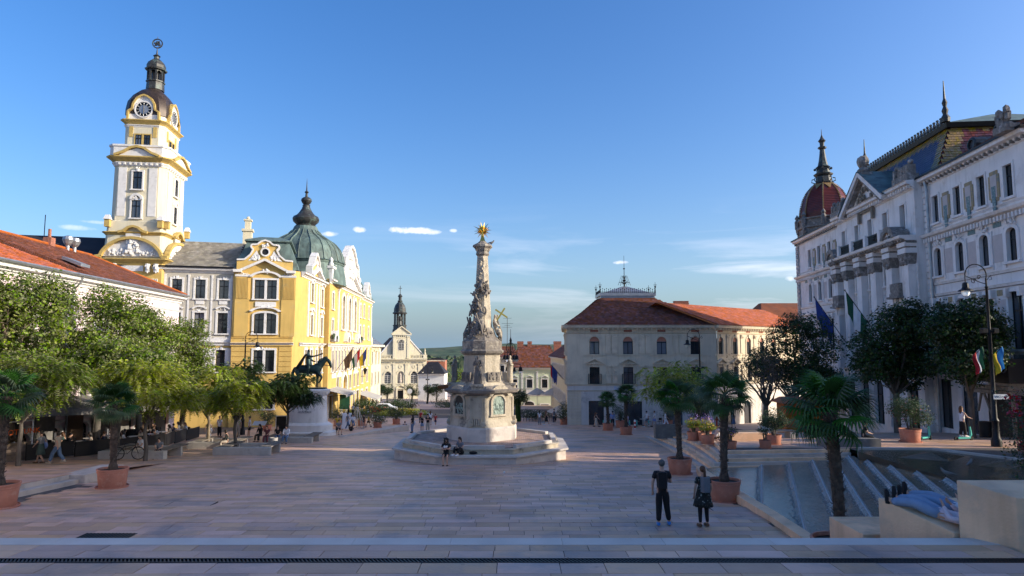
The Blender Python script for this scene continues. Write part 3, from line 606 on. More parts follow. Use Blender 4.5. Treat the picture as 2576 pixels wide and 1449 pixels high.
def window(parent, fr, cx, zb, w_, h, rise=0, kind='cross', fm='dark_metal', pm='pane_glass', dpt=.2, y=0, name='window', label=None):
 key = (round(w_,3),round(h,3),round(rise,3),kind,fm,pm)
 if key not in _wc:
  f = MB(); t = .055
  hh = h-rise if rise else h
  f.box(-w_/2,-w_/2+t,0,.06,0,hh); f.box(w_/2-t,w_/2,0,.06,0,hh); f.box(-w_/2+t,w_/2-t,0,.06,0,t)
  if rise: f.archband(0,hh,.985-(t/(w_/2)),1,0,.06,sz=rise/(w_/2) if False else 1) if False else None
  if rise:
   n = 10
   for k in range(n):
    a,c = PI*k/n,PI*(k+1)/n; q = 1-t*2/w_
    f.prism([(w_/2*math.cos(a),hh+rise*math.sin(a)),(w_/2*math.cos(c),hh+rise*math.sin(c)),(q*w_/2*math.cos(c),hh+q*rise*math.sin(c)),(q*w_/2*math.cos(a),hh+q*rise*math.sin(a))],0,.06)
  else: f.box(-w_/2+t,w_/2-t,0,.06,h-t,h)
  if kind in ('cross', 'grid'):
   f.box(-.035,.035,.005,.075,t,hh-.002 if rise else h-t)
   f.box(-w_/2+t,w_/2-t,.01,.085,h*.66,h*.66+.08)
  if kind == 'grid':
   for q in range(1,6): f.box(-w_/2+t,w_/2-t,.012,.05,h*q/6-.015,h*q/6+.015)
   for q in (-.25,.25): f.box(w_*q-.015,w_*q+.015,.014,.052,t,hh)
  mf = f.build('window_tmp', fm, origin=False); me1 = mf.data; bpy.data.objects.remove(mf)
  g = MB()
  if rise: g.poly([(-w_/2,.02,0),(w_/2,.02,0)]+[(w_/2*math.cos(PI*k/10),.02,hh+rise*math.sin(PI*k/10)) for k in range(11)])
  else: g.poly([(-w_/2,.02,0),(w_/2,.02,0),(w_/2,.02,h),(-w_/2,.02,h)])
  mg = g.build('pane_tmp', pm, origin=False); me2 = mg.data; bpy.data.objects.remove(mg); _wc[key] = (me1, me2)
 me1,me2 = _wc[key]; wm_ = fr @ Matrix.Translation((cx,y-dpt,zb))
 wo = link_mesh(name, me1, None, parent, wm_); p = link_mesh('pane', me2, None, wo, wm_)
 if label: wo['label'] = label
 return wo
def surround(b,cx,zb,w_,h,t=.2,d=.09,rise=0,sill=True,key=True):
 e = .004
 b.box(cx-w_/2-t,cx-w_/2-e,-.02,d,zb,zb+h-rise); b.box(cx+w_/2+e,cx+w_/2+t,-.02,d,zb,zb+h-rise)
 if rise:
  n = 10
  for k in range(n):
   a,c = PI*k/n,PI*(k+1)/n
   P = lambda q,g: (cx+(w_/2+q)*math.cos(g),zb+h-rise+(rise+q)*math.sin(g)); b.prism([P(t,a),P(t,c),P(e,c),P(e,a)],-.02,d)
 else: b.box(cx-w_/2-t,cx+w_/2+t,-.02,d+.01,zb+h+e,zb+h+t)
 if sill: b.box(cx-w_/2-t-.06,cx+w_/2+t+.06,-.02,d+.1,zb-.14,zb-e)
 if key: b.box(cx-.1,cx+.1,-.02,d+.07,zb+h+.02,zb+h+t+.16)
CORN = [(0,-.55),(.08,-.55),(.10,-.42),(.22,-.36),(.24,-.26),(.50,-.2),(.52,-.04),(.60,0),(0,.05)]
def cornice(b,x0,x1,z,s=1.0,prof=CORN,y=0): b.mould(x0,x1,[(y+p*s-.01,z+q*s) for p,q in prof])
BAND = [(0,-.16),(.06,-.16),(.1,-.05),(.14,0),(0,.03)]
def dentils(b,x0,x1,z,step,w_,d,h,y=0):
 n = max(1,int((x1-x0)/step)); st = (x1-x0)/n
 for i in range(n): b.box(x0+st*(i+.5)-w_/2,x0+st*(i+.5)+w_/2,y-.01,y+d,z-h,z)
def pilaster(b,x,z0,z1,w_,d=.12,base=.35,cap=.35,flute=0):
 b.box(x-w_/2,x+w_/2,-.02,d,z0+base,z1-cap); b.box(x-w_/2-.06,x+w_/2+.06,-.02,d+.06,z0,z0+base)
 b.box(x-w_/2-.04,x+w_/2+.04,-.02,d+.05,z1-cap,z1-cap*.5); b.box(x-w_/2-.1,x+w_/2+.1,-.02,d+.12,z1-cap*.5,z1)
 for i in range(flute): q = x-w_/2+w_*(i+.5)/flute; b.box(q-w_/flute*.22,q+w_/flute*.22,d-.01,d+.03,z1-cap-1.9,z1-cap-.05)
def tiles_on(name,P00,P10,P11,P01,tw,tl,material,parent,nmax=0,kindname=None,th=.03,diamond=False,keep=None):
 """tiles laid on a roof quad. P00-P10 eave, P01-P11 ridge."""
 P00,P10,P11,P01 = [Vector(p) for p in (P00,P10,P11,P01)]
 up = ((P01-P00)+(P11-P10))/2; L = up.length; rows = max(1,int(L/tl)); ms = []; ex = (P10-P00).normalized(); nn = ex.cross(up.normalized()).normalized()
 if nn.z < 0: nn = -nn
 q = random.Random(len(name)+rows)
 for r_ in range(rows):
  f = (r_+.5)/rows; a = P00.lerp(P01,f); c = P10.lerp(P11,f); W_ = (c-a).length; n = max(1,int(W_/tw)); off = (.5 if r_ % 2 else 0)
  yv = (P01.lerp(P11,.5)-P00.lerp(P10,.5)).normalized()
  for i in range(n):
   s = (i+.5+off*.98)/n
   if s > 1: continue
   if keep and not keep(s,f): continue
   p = a.lerp(c,s)+nn*(th*.4+q.uniform(-.006,.006)); m = Matrix.Identity(4)
   yt = (yv-nn*(.12)).normalized(); zt = ex.cross(yt)
   if zt.z < 0: zt = -zt
   m.col[0] = (*(ex*W_/n*.96),0); m.col[1] = (*(yt*L/rows*1.12),0); m.col[2] = (*(zt*th),0); m.col[3] = (*p,1); ms.append(m)
 if not ms: return
 pieces(name,SLAB_V,SLAB_F[:5],ms,material,parent,nmax,kindname)
def quadmesh(name,quads,material,parent):
 b = MB()
 for q in quads: b.poly(q)
 return b.build(name,material,parent)
def chimney(parent,x,y,z,w_=.7,h=1.4,d=.7):
 b = MB(); b.box(x-w_/2,x+w_/2,y-d/2,y+d/2,z-1,z+h); b.box(x-w_/2-.07,x+w_/2+.07,y-d/2-.07,y+d/2+.07,z+h-.3,z+h-.12); b.box(x-w_/2-.04,x+w_/2+.04,y-d/2-.04,y+d/2+.04,z+h,z+h+.1)
 for i in range(int((h+.6)/.18)): b.box(x-w_/2-.012,x+w_/2+.012,y-d/2-.012,y+d/2+.012,z-.6+i*.18,z-.6+i*.18+.11)
 return b.build('chimney', 'brick_red', parent)
# ================================================================== TOWN HALL
C0 = (-24.6,76); NF = frame(C0,-105); EF = frame(C0,-3.8,True)
th_ = thing('town_hall', 'yellow and grey baroque town hall with green copper domes behind the rider statue', 'building', (*C0, gz(76)))
NEAVE = 13.9
# --- north wall: yellow pavilion (x 0..6.7,projecting .35) and grey wing (6.7..14.3 and behind the tower)
pw = [(3.35,10.62,2.35,2.15,0),(3.3,6.75,2.35,2.3,.25),(3.3,2.5,2.2,2.4,0),(3.3,-1.6,2.2,2.6,0)]
PF = NF @ Matrix.Translation((0,.35,0))
b = MB(PF); wallgrid(b,.35,6.75,-6,NEAVE,pw); b.poly([(6.75,0,-6),(6.75,-.4,-6),(6.75,-.4,NEAVE),(6.75,0,NEAVE)])
b.build('wall', 'yellow_plaster', th_)
gw = []
for x in (7.78,10.17,12.55): gw += [(x,10.57,1.02,2.1,0),(x,6.74,1.02,2.27,0),(x,2.52,1.08,2.4,0),(x,-1.7,1.1,2.6,0)]
b = MB(NF); wallgrid(b, 6.75, 34, -6, 5.5, [h for h in gw if h[1] < 5]); b.build('wall', 'yellow_plaster', th_)
b = MB(NF); wallgrid(b, 6.75, 34, 5.5, NEAVE, [h for h in gw if h[1] > 5]); b.build('wall', 'grey_plaster', th_)
for h in gw: window(th_,NF,h[0],h[1],h[2],h[3])
tr = MB(NF); yt = MB(NF); gp = MB(NF)
for x in (7.78,10.17,12.55):
 surround(tr,x,10.57,1.02,2.1,.2); surround(tr,x,6.74,1.02,2.27,.22,key=False); surround(tr,x,2.52,1.08,2.4,.22)
 tr.archband(x,9.05,.78,.98,-.02,.2,.2*PI,.8*PI,8,.75); tr.blobs(x-.28,x+.28,9.18,9.5,.05,8,.09,int(x)); tr.blobs(x-.4,x+.4,12.82,13.0,.05,8,.08,int(x))
 tr.box(x-.42,x+.42,-.02,.07,9.95,10.35)
for x in (6.98,8.98,11.36,13.75):
 tr.box(x-.1,x+.1,-.02,.09,6.3,13.2); gp.box(x+.16,x+.2,-.02,.05,6.5,12.8) if x < 13 else None
 tr.box(x-.42,x+.42,-.02,.04,1.9,5.1)
for x in (8.98,11.36): gp.box(x-.55,x-.14,-.02,.035,6.6,12.9); gp.box(x+.14,x+.55,-.02,.035,6.6,12.9)
cornice(tr,6.7,15,NEAVE,.9); tr.mould(6.75,15,[(p,5.75+q) for p,q in [(0,-.35),(.1,-.35),(.15,-.1),(.32,0),(0,.05)]]); tr.mould(6.75,15,[(p,10.42+q*.5) for p,q in BAND]); tr.box(6.75,15,-.02,.12,5.8,6.3)
tr.build('trim', 'trim_white', th_); yt.build('trim', 'ochre_trim', th_) if yt.v else None; gp.build('trim', 'grey_plaster', th_)
gt = MB(NF); gt.box(6.75, 15, .45, .62, NEAVE+.04, NEAVE+.2); gt.box(6.75, 14.4, -.6, -.5, NEAVE+.1, NEAVE+.55); gt.build('gutter', 'dark_metal', th_)
# pavilion dressing
tr = MB(PF); yt = MB(PF)
for (x,z,w_,h,rs) in pw:
 surround(tr,x,z,w_,h,.22,.1,rs,key=False)
 for sx in (-1, 1): window(th_, PF, x+sx*(w_/4+.07), z, w_/2-.16, h-.02, 0, 'cross')
 tr.box(x-.13,x+.13,-.2,.06,z,z+h-(rs or 0)*0-.01)
tr.archband(3.35,12.75,1.55,1.9,-.02,.25,.12*PI,.88*PI,12,.55); tr.archband(3.3,9.0,1.45,1.8,-.02,.3,.1*PI,.9*PI,12,.42); tr.blobs(2.9,3.7,9.5,9.8,.1,10,.1,3); tr.blobs(3.0,3.7,13.5,13.95,.1,10,.12,4); tr.blobs(2.6,4.0,5.0,5.15,.05,12,.09,5)
tr.box(2.2,4.4,-.02,.1,9.75,10.3)
# broken pediment over the cornice
tr.ribbon([(1.0,13.75),(3.5,15.05),(6.1,13.75)],.26,0,.5); tr.ribbon([(.2,13.72),(1.2,13.72)],.3,0,.55); tr.ribbon([(5.9,13.72),(6.8,13.72)],.3,0,.55)
for x in (.9,5.8):
 for i in range(9): yt.box(x-.62+i*.145,x-.54+i*.145,-.01,.14,10.6,12.95)
 yt.box(x-.75,x+.75,-.02,.09,6.4,13.1); tr.box(x-.8,x+.8,-.02,.16,13.1,13.35)
 tr.blobs(x-.6,x+.6,13.38,13.5,.12,10,.07,8)
for i in range(7): yt.box(.4,1.75,-.02,.06,1.4+.56*i,1.4+.56*i+.5); yt.box(4.75,6.72,-.02,.06,1.4+.56*i,1.4+.56*i+.5)
yt.mould(.3,6.8,[(p,6.25+q) for p,q in [(0,-.9),(.12,-.9),(.12,-.1),(.2,0),(0,.04)]]); tr.mould(.2,6.85,[(p,5.7+q) for p,q in [(0,-.3),(.1,-.3),(.15,-.1),(.38,0),(0,.05)]])
# curved gable with bull's-eye
gab = [(.55,13.9),(.55,15.0),(1.35,15.05),(2.0,15.6),(2.3,16.2),(2.05,16.45),(2.1,16.75),(2.7,16.8),(3.1,17.15),(3.55,17.3),(4.0,17.15),(4.4,16.8),(5.0,16.75),(5.05,16.45),(4.8,16.2),(5.1,15.6),(5.7,15.05),(6.5,15.0),(6.5,13.9)]
yt.prism([(x,z-.1) for x,z in gab],-.55,-.05)
tr.ribbon([(x,z) for x,z in gab[1:-1]],.17,-.6,.1)
tr.archband(3.52,15.95,.36,.52,-.06,.12,0,2*PI,14); tr.prism([(1.7,14.9),(2.6,16.1),(3.0,15.2)],-.06,-.01); tr.prism([(5.3,14.9),(4.45,16.1),(4.0,15.2)],-.06,-.01); tr.blobs(2.0,2.9,15.0,15.6,-.03,22,.1,9); tr.blobs(4.1,5.0,15.0,15.6,-.03,22,.1,10); tr.blobs(3.2,3.85,16.5,16.9,0,8,.13,2)
tr.build('trim', 'trim_white', th_); yt.build('trim', 'ochre_trim' if False else 'yellow_plaster', th_)
b = MB(PF); b.lathe([(.34, 0), (.001, .02)], 16); bo = MB(PF @ Matrix.Translation((3.52, -.04, 15.95)) @ Matrix.Rotation(R(-90), 4, 'X')); bo.lathe([(.36, 0), (.34, .03)], 16); bo.build('round_window', 'dark_panel', th_)
# chamfered corner strip + east wall
cA = PF @ Vector((.35,0,0)); cB = EF @ Vector((.6,.35,0))
b = MB(); b.poly([(cA.x, cA.y, -6), (cB.x, cB.y, -6), (cB.x, cB.y, NEAVE), (cA.x, cA.y, NEAVE)]); b.build('wall', 'yellow_plaster', th_)
EN = [(5.8,10.75,1.15,2.3),(11.4,10.5,1.15,2.3),(5.8,6.75,1.15,2.4),(11.4,6.7,1.15,2.4),(3.2,2.0,1.0,2.9),(6.0,2.0,1.0,2.9),(8.8,2.0,1.0,2.9),(11.6,2.0,1.0,2.9)]
E1 = EF @ Matrix.Translation((0,.35,0))
b = MB(E1); wallgrid(b, .6, 13.2, -8, NEAVE, [(*q, 0) for q in EN]); b.poly([(13.2, 0, -8), (13.2, -.4, -8), (13.2, -.4, NEAVE), (13.2, 0, NEAVE)]); b.build('wall', 'yellow_plaster', th_)
for q in EN: window(th_,E1,*q)
tr = MB(E1)
for q in EN: surround(tr,*q,.28,.12)
for x in (5.8,11.4): tr.archband(x,9.3,.8,1.15,-.02,.25,.15*PI,.85*PI,8,.7); tr.blobs(x-.4,x+.4,9.5,9.9,.05,8,.1,3); tr.archband(x,13.0,.8,1.1,-.02,.25,.1*PI,.9*PI,8,.6)
tr.ribbon([(8.0,6.5),(8.0,13.2)],.5,0,.12); tr.ribbon([(3.9,6.5),(3.9,13.2)],.5,0,.12); tr.ribbon([(9.6,6.5),(9.6,13.2)],.4,0,.12)
cornice(tr,.4,13.4,NEAVE,1.0); cornice(tr,.4,13.4,5.75,.7)
E2 = EF @ Matrix.Translation((0,.9,0))      # central part with the tall arched windows
AR = [(23.5,7.9,2.1,5.1,1.05),(28.7,7.9,2.1,5.1,1.05),(33.9,7.9,2.1,5.1,1.05)]
lo = [(x,1.9,.95,2.9,0) for x in (16.3,18.6,21,23.4,25.8,28.6,31.4,34,36.6,39)]
gr = [(15.8,-4.9,2.2,3.6,0),(25.2,-5.4,3.6,6.6,1.8),(30.6,-5.2,1.5,3.3,0),(34.4,-5.2,1.5,3.3,0),(38.2,-5.2,2.2,3.3,0),(30.6,-1.1,1.3,2.3,.65),(34.4,-1.1,1.3,2.3,.65),(38.2,-1.1,1.3,2.3,.65),(20.5,-1.1,1.3,2.3,.65)]
up = [(15.8,10.5,1.1,2.2,0),(15.8,6.7,1.1,2.3,0),(39.6,10.5,1.1,2.2,0),(39.6,6.7,1.1,2.3,0)]
b = MB(E2); wallgrid(b, 13.6, 41.6, -9, NEAVE+.6, AR+lo+gr+up); b.poly([(13.6, 0, -9), (13.6, -1.2, -9), (13.6, -1.2, NEAVE+.6), (13.6, 0, NEAVE+.6)]); b.build('wall', 'yellow_plaster', th_)
tr2 = MB(E2)
for q in AR: window(th_, E2, *q, 'grid', 'trim_white'); surround(tr2, q[0], q[1], q[2], q[3], .4, .16, q[4])
for q in lo+up: window(th_,E2,*q); surround(tr2,q[0],q[1],q[2],q[3],.25,.12)
for q in gr[:1]+gr[2:]: window(th_, E2, *q, kind='cross' if q[1] > -3 else 'none'); surround(tr2, q[0], q[1], q[2], q[3], .18, .08, q[4], key=False)
b = MB(E2); b.poly([(22, -.25, -6), (29, -.25, -6), (29, -.25, 2), (22, -.25, 2)]); b.build('gate_recess', 'ochre_trim', th_); surround(tr2, 25.2, -5.4, 3.6, 6.6, .5, .3, 1.8)
for x in (19.5,26.1,31.3,37.6): pilaster(tr2,x,6.5,13.6,.55,.2)
for x in (16.2,20.4,29.0,34.5): tr2.box(x,x+3.0,-.02,.07,1.0-.9*(x < 16),1.65)
cornice(tr2,13.4,41.8,NEAVE+.6,1.1); cornice(tr2,13.4,41.8,5.75,.7)
# big curved centre gable,with smaller volutes
cg = [(19.3,14.4),(19.5,15.6),(21.2,15.8),(22.6,17.0),(23.0,18.6),(24.4,18.9),(25.2,19.7),(27.2,20.9),(28.8,21.2),(30.4,20.9),(32.4,19.7),(33.2,18.9),(34.6,18.6),(35.0,17.0),(36.4,15.8),(38.1,15.6),(38.3,14.4)]
tr2.prism([(x,z) for x,z in cg],-.5,.1); tr2.ribbon([(x,z) for x,z in cg[1:-1]],.38,-.55,.45); tr2.blobs(27.4,30.2,16.2,19.4,.2,40,.36,12); tr2.ribbon([(20.2,14.7),(28.8,17.2),(37.4,14.7)],.3,0,.6)
for x in (20.0,37.6): tr2.lathe([(.3,15.6),(.42,15.9),(.2,16.2),(.36,16.6),(.3,17.0),(.05,17.3)],8,(x,0))
tr2.box(14.2,16.6,-.5,.15,14.5,16.0); tr2.box(14.0,16.8,-.5,.3,16.0,16.35); tr2.lathe([(.25,16.3),(.4,16.6),(.2,16.9),(.3,17.2),(.02,17.6)],8,(14.6,-.1)); tr2.lathe([(.25,16.3),(.4,16.6),(.2,16.9),(.3,17.2),(.02,17.6)],8,(16.4,-.1))
tr2.build('trim', 'trim_white', th_)
gable2 = [(4.6,14.0),(4.6,15.0),(5.6,15.4),(6.3,16.4),(7.2,17.0),(8.2,16.4),(8.9,15.4),(9.9,15.0),(9.9,14.0)]
tr.prism(gable2,-.4,0); tr.ribbon(gable2,.26,-.5,.3); tr.blobs(6.6,7.8,14.8,16,.1,14,.2,5); tr.ribbon([(4.0,13.9),(7.2,15.0),(10.4,13.9)],.26,0,.6)
tr.build('trim', 'trim_white', th_)
b = MB(E1); b.prism([(x, z) for x, z in [(5.2, 14.2), (5.8, 15.1), (6.6, 16.1), (7.2, 16.5), (7.8, 16.1), (8.6, 15.1), (9.2, 14.2)]], .01, .06); b.build('trim', 'yellow_plaster', th_)
# small curved hood gables over the string course
hd = MB(E2)
for x in (16.5, 26.0, 35.6): h_ = MB(E2); h_.archband(x, 5.7, 1.0, 1.5, -.02, .6, .08*PI, .92*PI, 10, 1.25); h_.blobs(x-.5, x+.5, 5.9, 6.8, .1, 9, .18, 6); h_.build('hood_gable', 'trim_white', th_)
for i in range(13):
 x = 15+i*2.0; hd = MB(E2); hd.box(x-.16, x+.16, -.02, .35, 4.95, 5.35); hd.build('bracket', 'trim_white', th_)
# far pavilion
E3 = EF @ Matrix.Translation((0,.35,0)); FW = [(47,10.7,1.2,2.4),(53,10.7,1.2,2.4),(47,6.8,1.2,2.4),(53,6.8,1.2,2.4),(45,2,1,2.9),(49,2,1,2.9),(53.5,2,1,2.9),(46,-1.1,1.6,2.4),(52,-1.1,1.6,2.4),(46,-6,2.0,3.6),(52,-6,2.0,3.6)]
b = MB(E3); wallgrid(b, 41.6, 57.6, -10, NEAVE+.6, [(*q, 0) for q in FW]); b.build('wall', 'yellow_plaster', th_)
tr = MB(E3)
for q in FW: window(th_,E3,*q); surround(tr,*q,.25,.12)
cornice(tr, 41.7, 57.9, NEAVE+.6, 1.0); cornice(tr, 41.7, 57.9, 5.75, .7); tr.prism([(x+43.4, z+.6) for x, z in gable2], -.4, .1); tr.ribbon([(x+43.4, z+.6) for x, z in gable2], .3, -.5, .4); pilaster(tr, 43, 6.5, 13.6, .5); pilaster(tr, 56.6, 6.5, 13.6, .5); tr.build('trim', 'trim_white', th_)
# back faces so that the block is closed
b = MB(EF); b.box(.5,57.5,-34,-12,-10,NEAVE-.2) if False else None
b = MB(); p0 = EF @ Vector((57.6, .35, 0)); p1 = EF @ Vector((57.6, -30, 0)); b.poly([(p0.x, p0.y, -10), (p1.x, p1.y, -10), (p1.x, p1.y, NEAVE+.6), (p0.x, p0.y, NEAVE+.6)]); b.build('wall', 'yellow_plaster', th_)
# --- roofs
p = lambda x,y,z: tuple(NF @ Vector((x,y,z)))
quadmesh('roof', [[p(6.4, .1, 13.95), p(14.4, .1, 13.95), p(14.4, -5.2, 17.6), p(6.0, -5.2, 17.6)], [p(14.4, .1, 13.95), p(34, .1, 13.95), p(34, -5.2, 17.6), p(14.4, -5.2, 17.6)], [p(6, -5.2, 17.6), p(34, -5.2, 17.6), p(34, -11, 13.9), p(6, -11, 13.9)]], 'dark_roof', th_)
tiles_on('roof_slate', p(6.4, .15, 14.0), p(13.9, .15, 14.0), p(13.9, -5.1, 17.62), p(6.4, -5.1, 17.62), .34, .30, 'slate_tile', th_, 200, 'roof_slate')
dk = MB(NF); dk.poly([(19.6, .15, 14.0), (34, .15, 14.0), (34, -5.15, 17.68), (19.6, -5.15, 17.68)]); dk.build('roof', 'dark_roof', th_)
# pavilion mansard (copper)
def frustum(b,r0,r1):  # rings [(x0,x1,y0,y1,z)...]
 R4 = lambda q: [(q[0],q[2],q[4]),(q[1],q[2],q[4]),(q[1],q[3],q[4]),(q[0],q[3],q[4])]
 b.loft([R4(q) for q in r0])
b = MB(NF); frustum(b,[(-.1,6.9,-11.5,.1,14.0),(.15,6.55,-11.2,-.3,15.0),(.7,6.0,-10.6,-.8,16.3),(1.05,5.6,-10.3,-1.1,17.35)],0)
b.build('mansard_roof', 'copper_green', th_)
b = MB(NF); frustum(b, [(.75, 5.9, -10.6, -.8, 17.35), (.75, 5.9, -10.6, -.8, 17.5), (2.2, 4.4, -8.5, -2.8, 18.15)], 0); b.build('mansard_cap', 'copper_green', th_)
# east range roof
q = lambda x,y,z: tuple(EF @ Vector((x,y,z)))
b = MB(EF)
frustum(b, [(41.2, 58.2, -13, .8, NEAVE+.6), (42.2, 57.2, -12, -.4, 16.4), (43.4, 56, -11, -1.6, 18.2)], 0); b.build('mansard_roof', 'copper_green', th_)
b = MB(EF); frustum(b, [(11.5, 42.5, -13, .6, NEAVE+.3), (13, 41.5, -12.5, -1.0, 16.6)], 0); b.build('roof', 'copper_green', th_)
# great dome behind,square plan with rounded flanks
DC = (-29.3,93.5); ang = R(-10)
def sq(r,z,n=20,pw_=3.2,sx=1,sy=1):
 ps = []
 for k in range(n):
  a = 2*PI*k/n; c,s_ = math.cos(a),math.sin(a); d = (abs(c)**pw_+abs(s_)**pw_)**(-1/pw_)
  x,y = r*sx*c*d,r*sy*s_*d; ps.append((DC[0]+x*math.cos(ang)-y*math.sin(ang),DC[1]+x*math.sin(ang)+y*math.cos(ang),z))
 return ps
b = MB(); b.loft([sq(5.3, 14), sq(5.1, 15.6), sq(4.85, 16.8), sq(4.95, 16.9), sq(5.0, 17.15)]); b.build('dome_drum', 'copper_green', th_)
b = MB(); b.loft([sq(5.15, 17.15), sq(4.95, 17.3), sq(4.8, 18.2), sq(4.4, 19.2), sq(3.8, 20.0), sq(2.9, 20.6), sq(2.2, 21.1, pw_=2.6), sq(1.75, 21.7, pw_=2.3), sq(1.55, 22.3, pw_=2)]); b.build('dome', 'copper_green', th_)
b = MB(); RG_ = [sq(5.2,17.2),sq(5.0,17.35),sq(4.85,18.2),sq(4.45,19.2),sq(3.85,20.0),sq(2.95,20.62),sq(2.25,21.12,pw_=2.6),sq(1.8,21.7,pw_=2.3)]
for k in range(20): b.tube([r_[k] for r_ in RG_],.05 if k % 5 else .11,4)
b.build('seam', 'copper_green', th_, kind='stuff')
b = MB(); zz_ = lambda L_: [(r_, 22.3+(z_-22.3)*.82) for r_, z_ in L_]; b.lathe(zz_([(1.4, 22.3), (1.45, 22.45), (1.25, 22.6), (1.5, 22.9), (1.8, 23.25), (1.87, 23.65), (1.7, 24.05), (1.25, 24.35), (.95, 24.8), (.65, 25.4), (.5, 25.9), (.55, 26.1), (.38, 26.2), (.6, 26.5), (.76, 26.9), (.7, 27.2), (.45, 27.45), (.2, 27.6), (.16, 28.2), (.3, 28.4), (.1, 28.7), (.04, 30.2), (.005, 30.9)]), 12, DC); b.build('dome_spire', 'copper_dark', th_, smooth=True)
# chimney beside the dome
b = MB(NF @ Matrix.Translation((7.0, -13, 0))); b.box(-.5, .6, -.5, .5, 15, 20.4); b.box(-.65, .75, -.65, .65, 20.4, 20.7); b.box(-.3, .4, -.4, .4, 20.7, 21.8); b.box(-.45, .55, -.5, .5, 21.8, 22.0); b.ball((.05, 0, 22.2), .25, 7); b.build('chimney', 'cream_plaster', th_)
# awnings,lamp,flags over the entrances
def awning(fr,x0,x1,z,out_,drop,label,parent=None):
 t = thing('awning', label, 'awning', tuple(fr @ Vector(((x0+x1)/2, out_/2, z)))); b = MB(fr)
 b.loft([[(x0, .02, z), (x0, out_, z-drop), (x0, out_, z-drop-.03), (x0, .02, z-.03)], [(x1, .02, z), (x1, out_, z-drop), (x1, out_, z-drop-.03), (x1, .02, z-.03)]]); b.build('canopy', 'awning', t)
 b = MB(fr); n = int((x1-x0)/.4)
 for i in range(n): xa = x0+(x1-x0)*i/n; b.box(xa+.01,xa+(x1-x0)/n-.01,out_+.001,out_+.02,z-drop-.32,z-drop-.0)
 b.build('valance', 'awning', t)
 b = MB(fr)
 for x in (x0+.3,x1-.3): b.tube([(x,.05,z-1.2),(x,out_*.9,z-drop-.05)],.03,5)
 b.build('arm', 'dark_metal', t)
awning(EF, 12.5, 20.5, -.1, 3.6, .9, 'pale cloth awning nearest the rider statue on the yellow town hall')
awning(EF, 41.5, 51.0, -2.6, 3.4, 1.1, 'pale cloth awning at the far end of the yellow town hall')
def flag(fr,x,z,out_,ln,cols,label,ang_=55,ang2=0,side=1,wv=1.0,drop=1.7,cw=None):
 t = thing('flag', label, 'flag', tuple(fr @ Vector((x, .05, z)))); b = MB(fr); e = (x+math.sin(R(ang2))*ln, .05+ln*math.cos(R(ang_)), z+ln*math.sin(R(ang_)))
 b.tube([(x, .02, z), e], .035, 6); b.ball(e, .07, 6); b.build('flagpole', 'dark_metal', t)
 S = Vector((x,.05,z)); E_ = Vector(e); n = len(cols)
 for i,cname in enumerate(cols):   # cloth hanging from the outer part of the pole,gathered in folds
  f0,f1 = .52+.44*i/n,.52+.44*(i+1)/n; b = MB(fr); vs = []; m = 6; r_ = 6
  for a in range(m+1):
   f = f0+(f1-f0)*a/m; P = S.lerp(E_,f)
   for c in range(r_+1):
    g = c/r_; k = (f-.52)/.44
    vs.append((P.x+side*.10*math.sin(k*9+g*3)*g*wv,P.y*(1-g*.25)+E_.y*g*.22+.05*math.sin(k*14),P.z-g*drop*(1-.12*math.sin(k*8))))
  b.add(vs, [(a*(r_+1)+c, a*(r_+1)+c+1, (a+1)*(r_+1)+c+1, (a+1)*(r_+1)+c) for a in range(m) for c in range(r_)]); b.build('cloth', cname, t, smooth=2)
flag(E2, 17.6, 1.6, 4.2, 4.6, ['flag_brown', 'flag_brown'], 'dark brown flag nearest on the yellow town hall front', 52, -20)
flag(E2, 24.0, 1.6, 4.2, 4.6, ['flag_green', 'flag_white', 'flag_red'], 'red white and green flag on the yellow town hall front', 52, -20)
flag(E2, 30.5, 1.6, 4.2, 4.6, ['flag_yellow', 'flag_navy'] if 'flag_navy' in M else ['flag_yellow', 'flag_blue'], 'yellow and blue flag farthest on the town hall front', 52, -20)
t = thing('wall_lamp', 'black lantern on a bracket on the town hall wall above the far awning', 'lamp', tuple(E3 @ Vector((44, .3, -.3)))); b = MB(E3); b.tube([(44, 0, .2), (44, .9, .2), (44, .9, .5)], .05, 5); b.lathe([(.12, .5), (.35, 1.3), (.4, 1.35), (.1, 1.7)], 6, (44, .9)); b.build('bracket', 'dark_metal', t)
fl = MB(E2)
for x in (14.6,36.5): fl.box(x,x+3.2,-.02,.5,6.1,6.5)
t = thing('flower_box', 'long green flower boxes on the ledge of the town hall front', 'flower box', tuple(E2 @ Vector((16, .3, 6)))); fl.build('box', 'concrete_dark', t)
fb = MB(E2); [fb.blobs(x, x+3.2, 6.5, 6.9, .3, 40, .22, 3) for x in (14.6, 36.5)]; fb.build('plants', 'leaf_bush', t, kind='stuff')
gs = thing('hanging_sign', 'green hanging shop sign under the near town hall awning', 'sign', tuple(E1 @ Vector((14, .8, -3)))); b = MB(EF); b.box(20.9, 21.0, 1.2, 2.6, -3.6, -1.5); b.tube([(20.95, 0, -1.4), (20.95, 2.6, -1.4)], .03, 5); b.build('board', 'green_sign', gs)
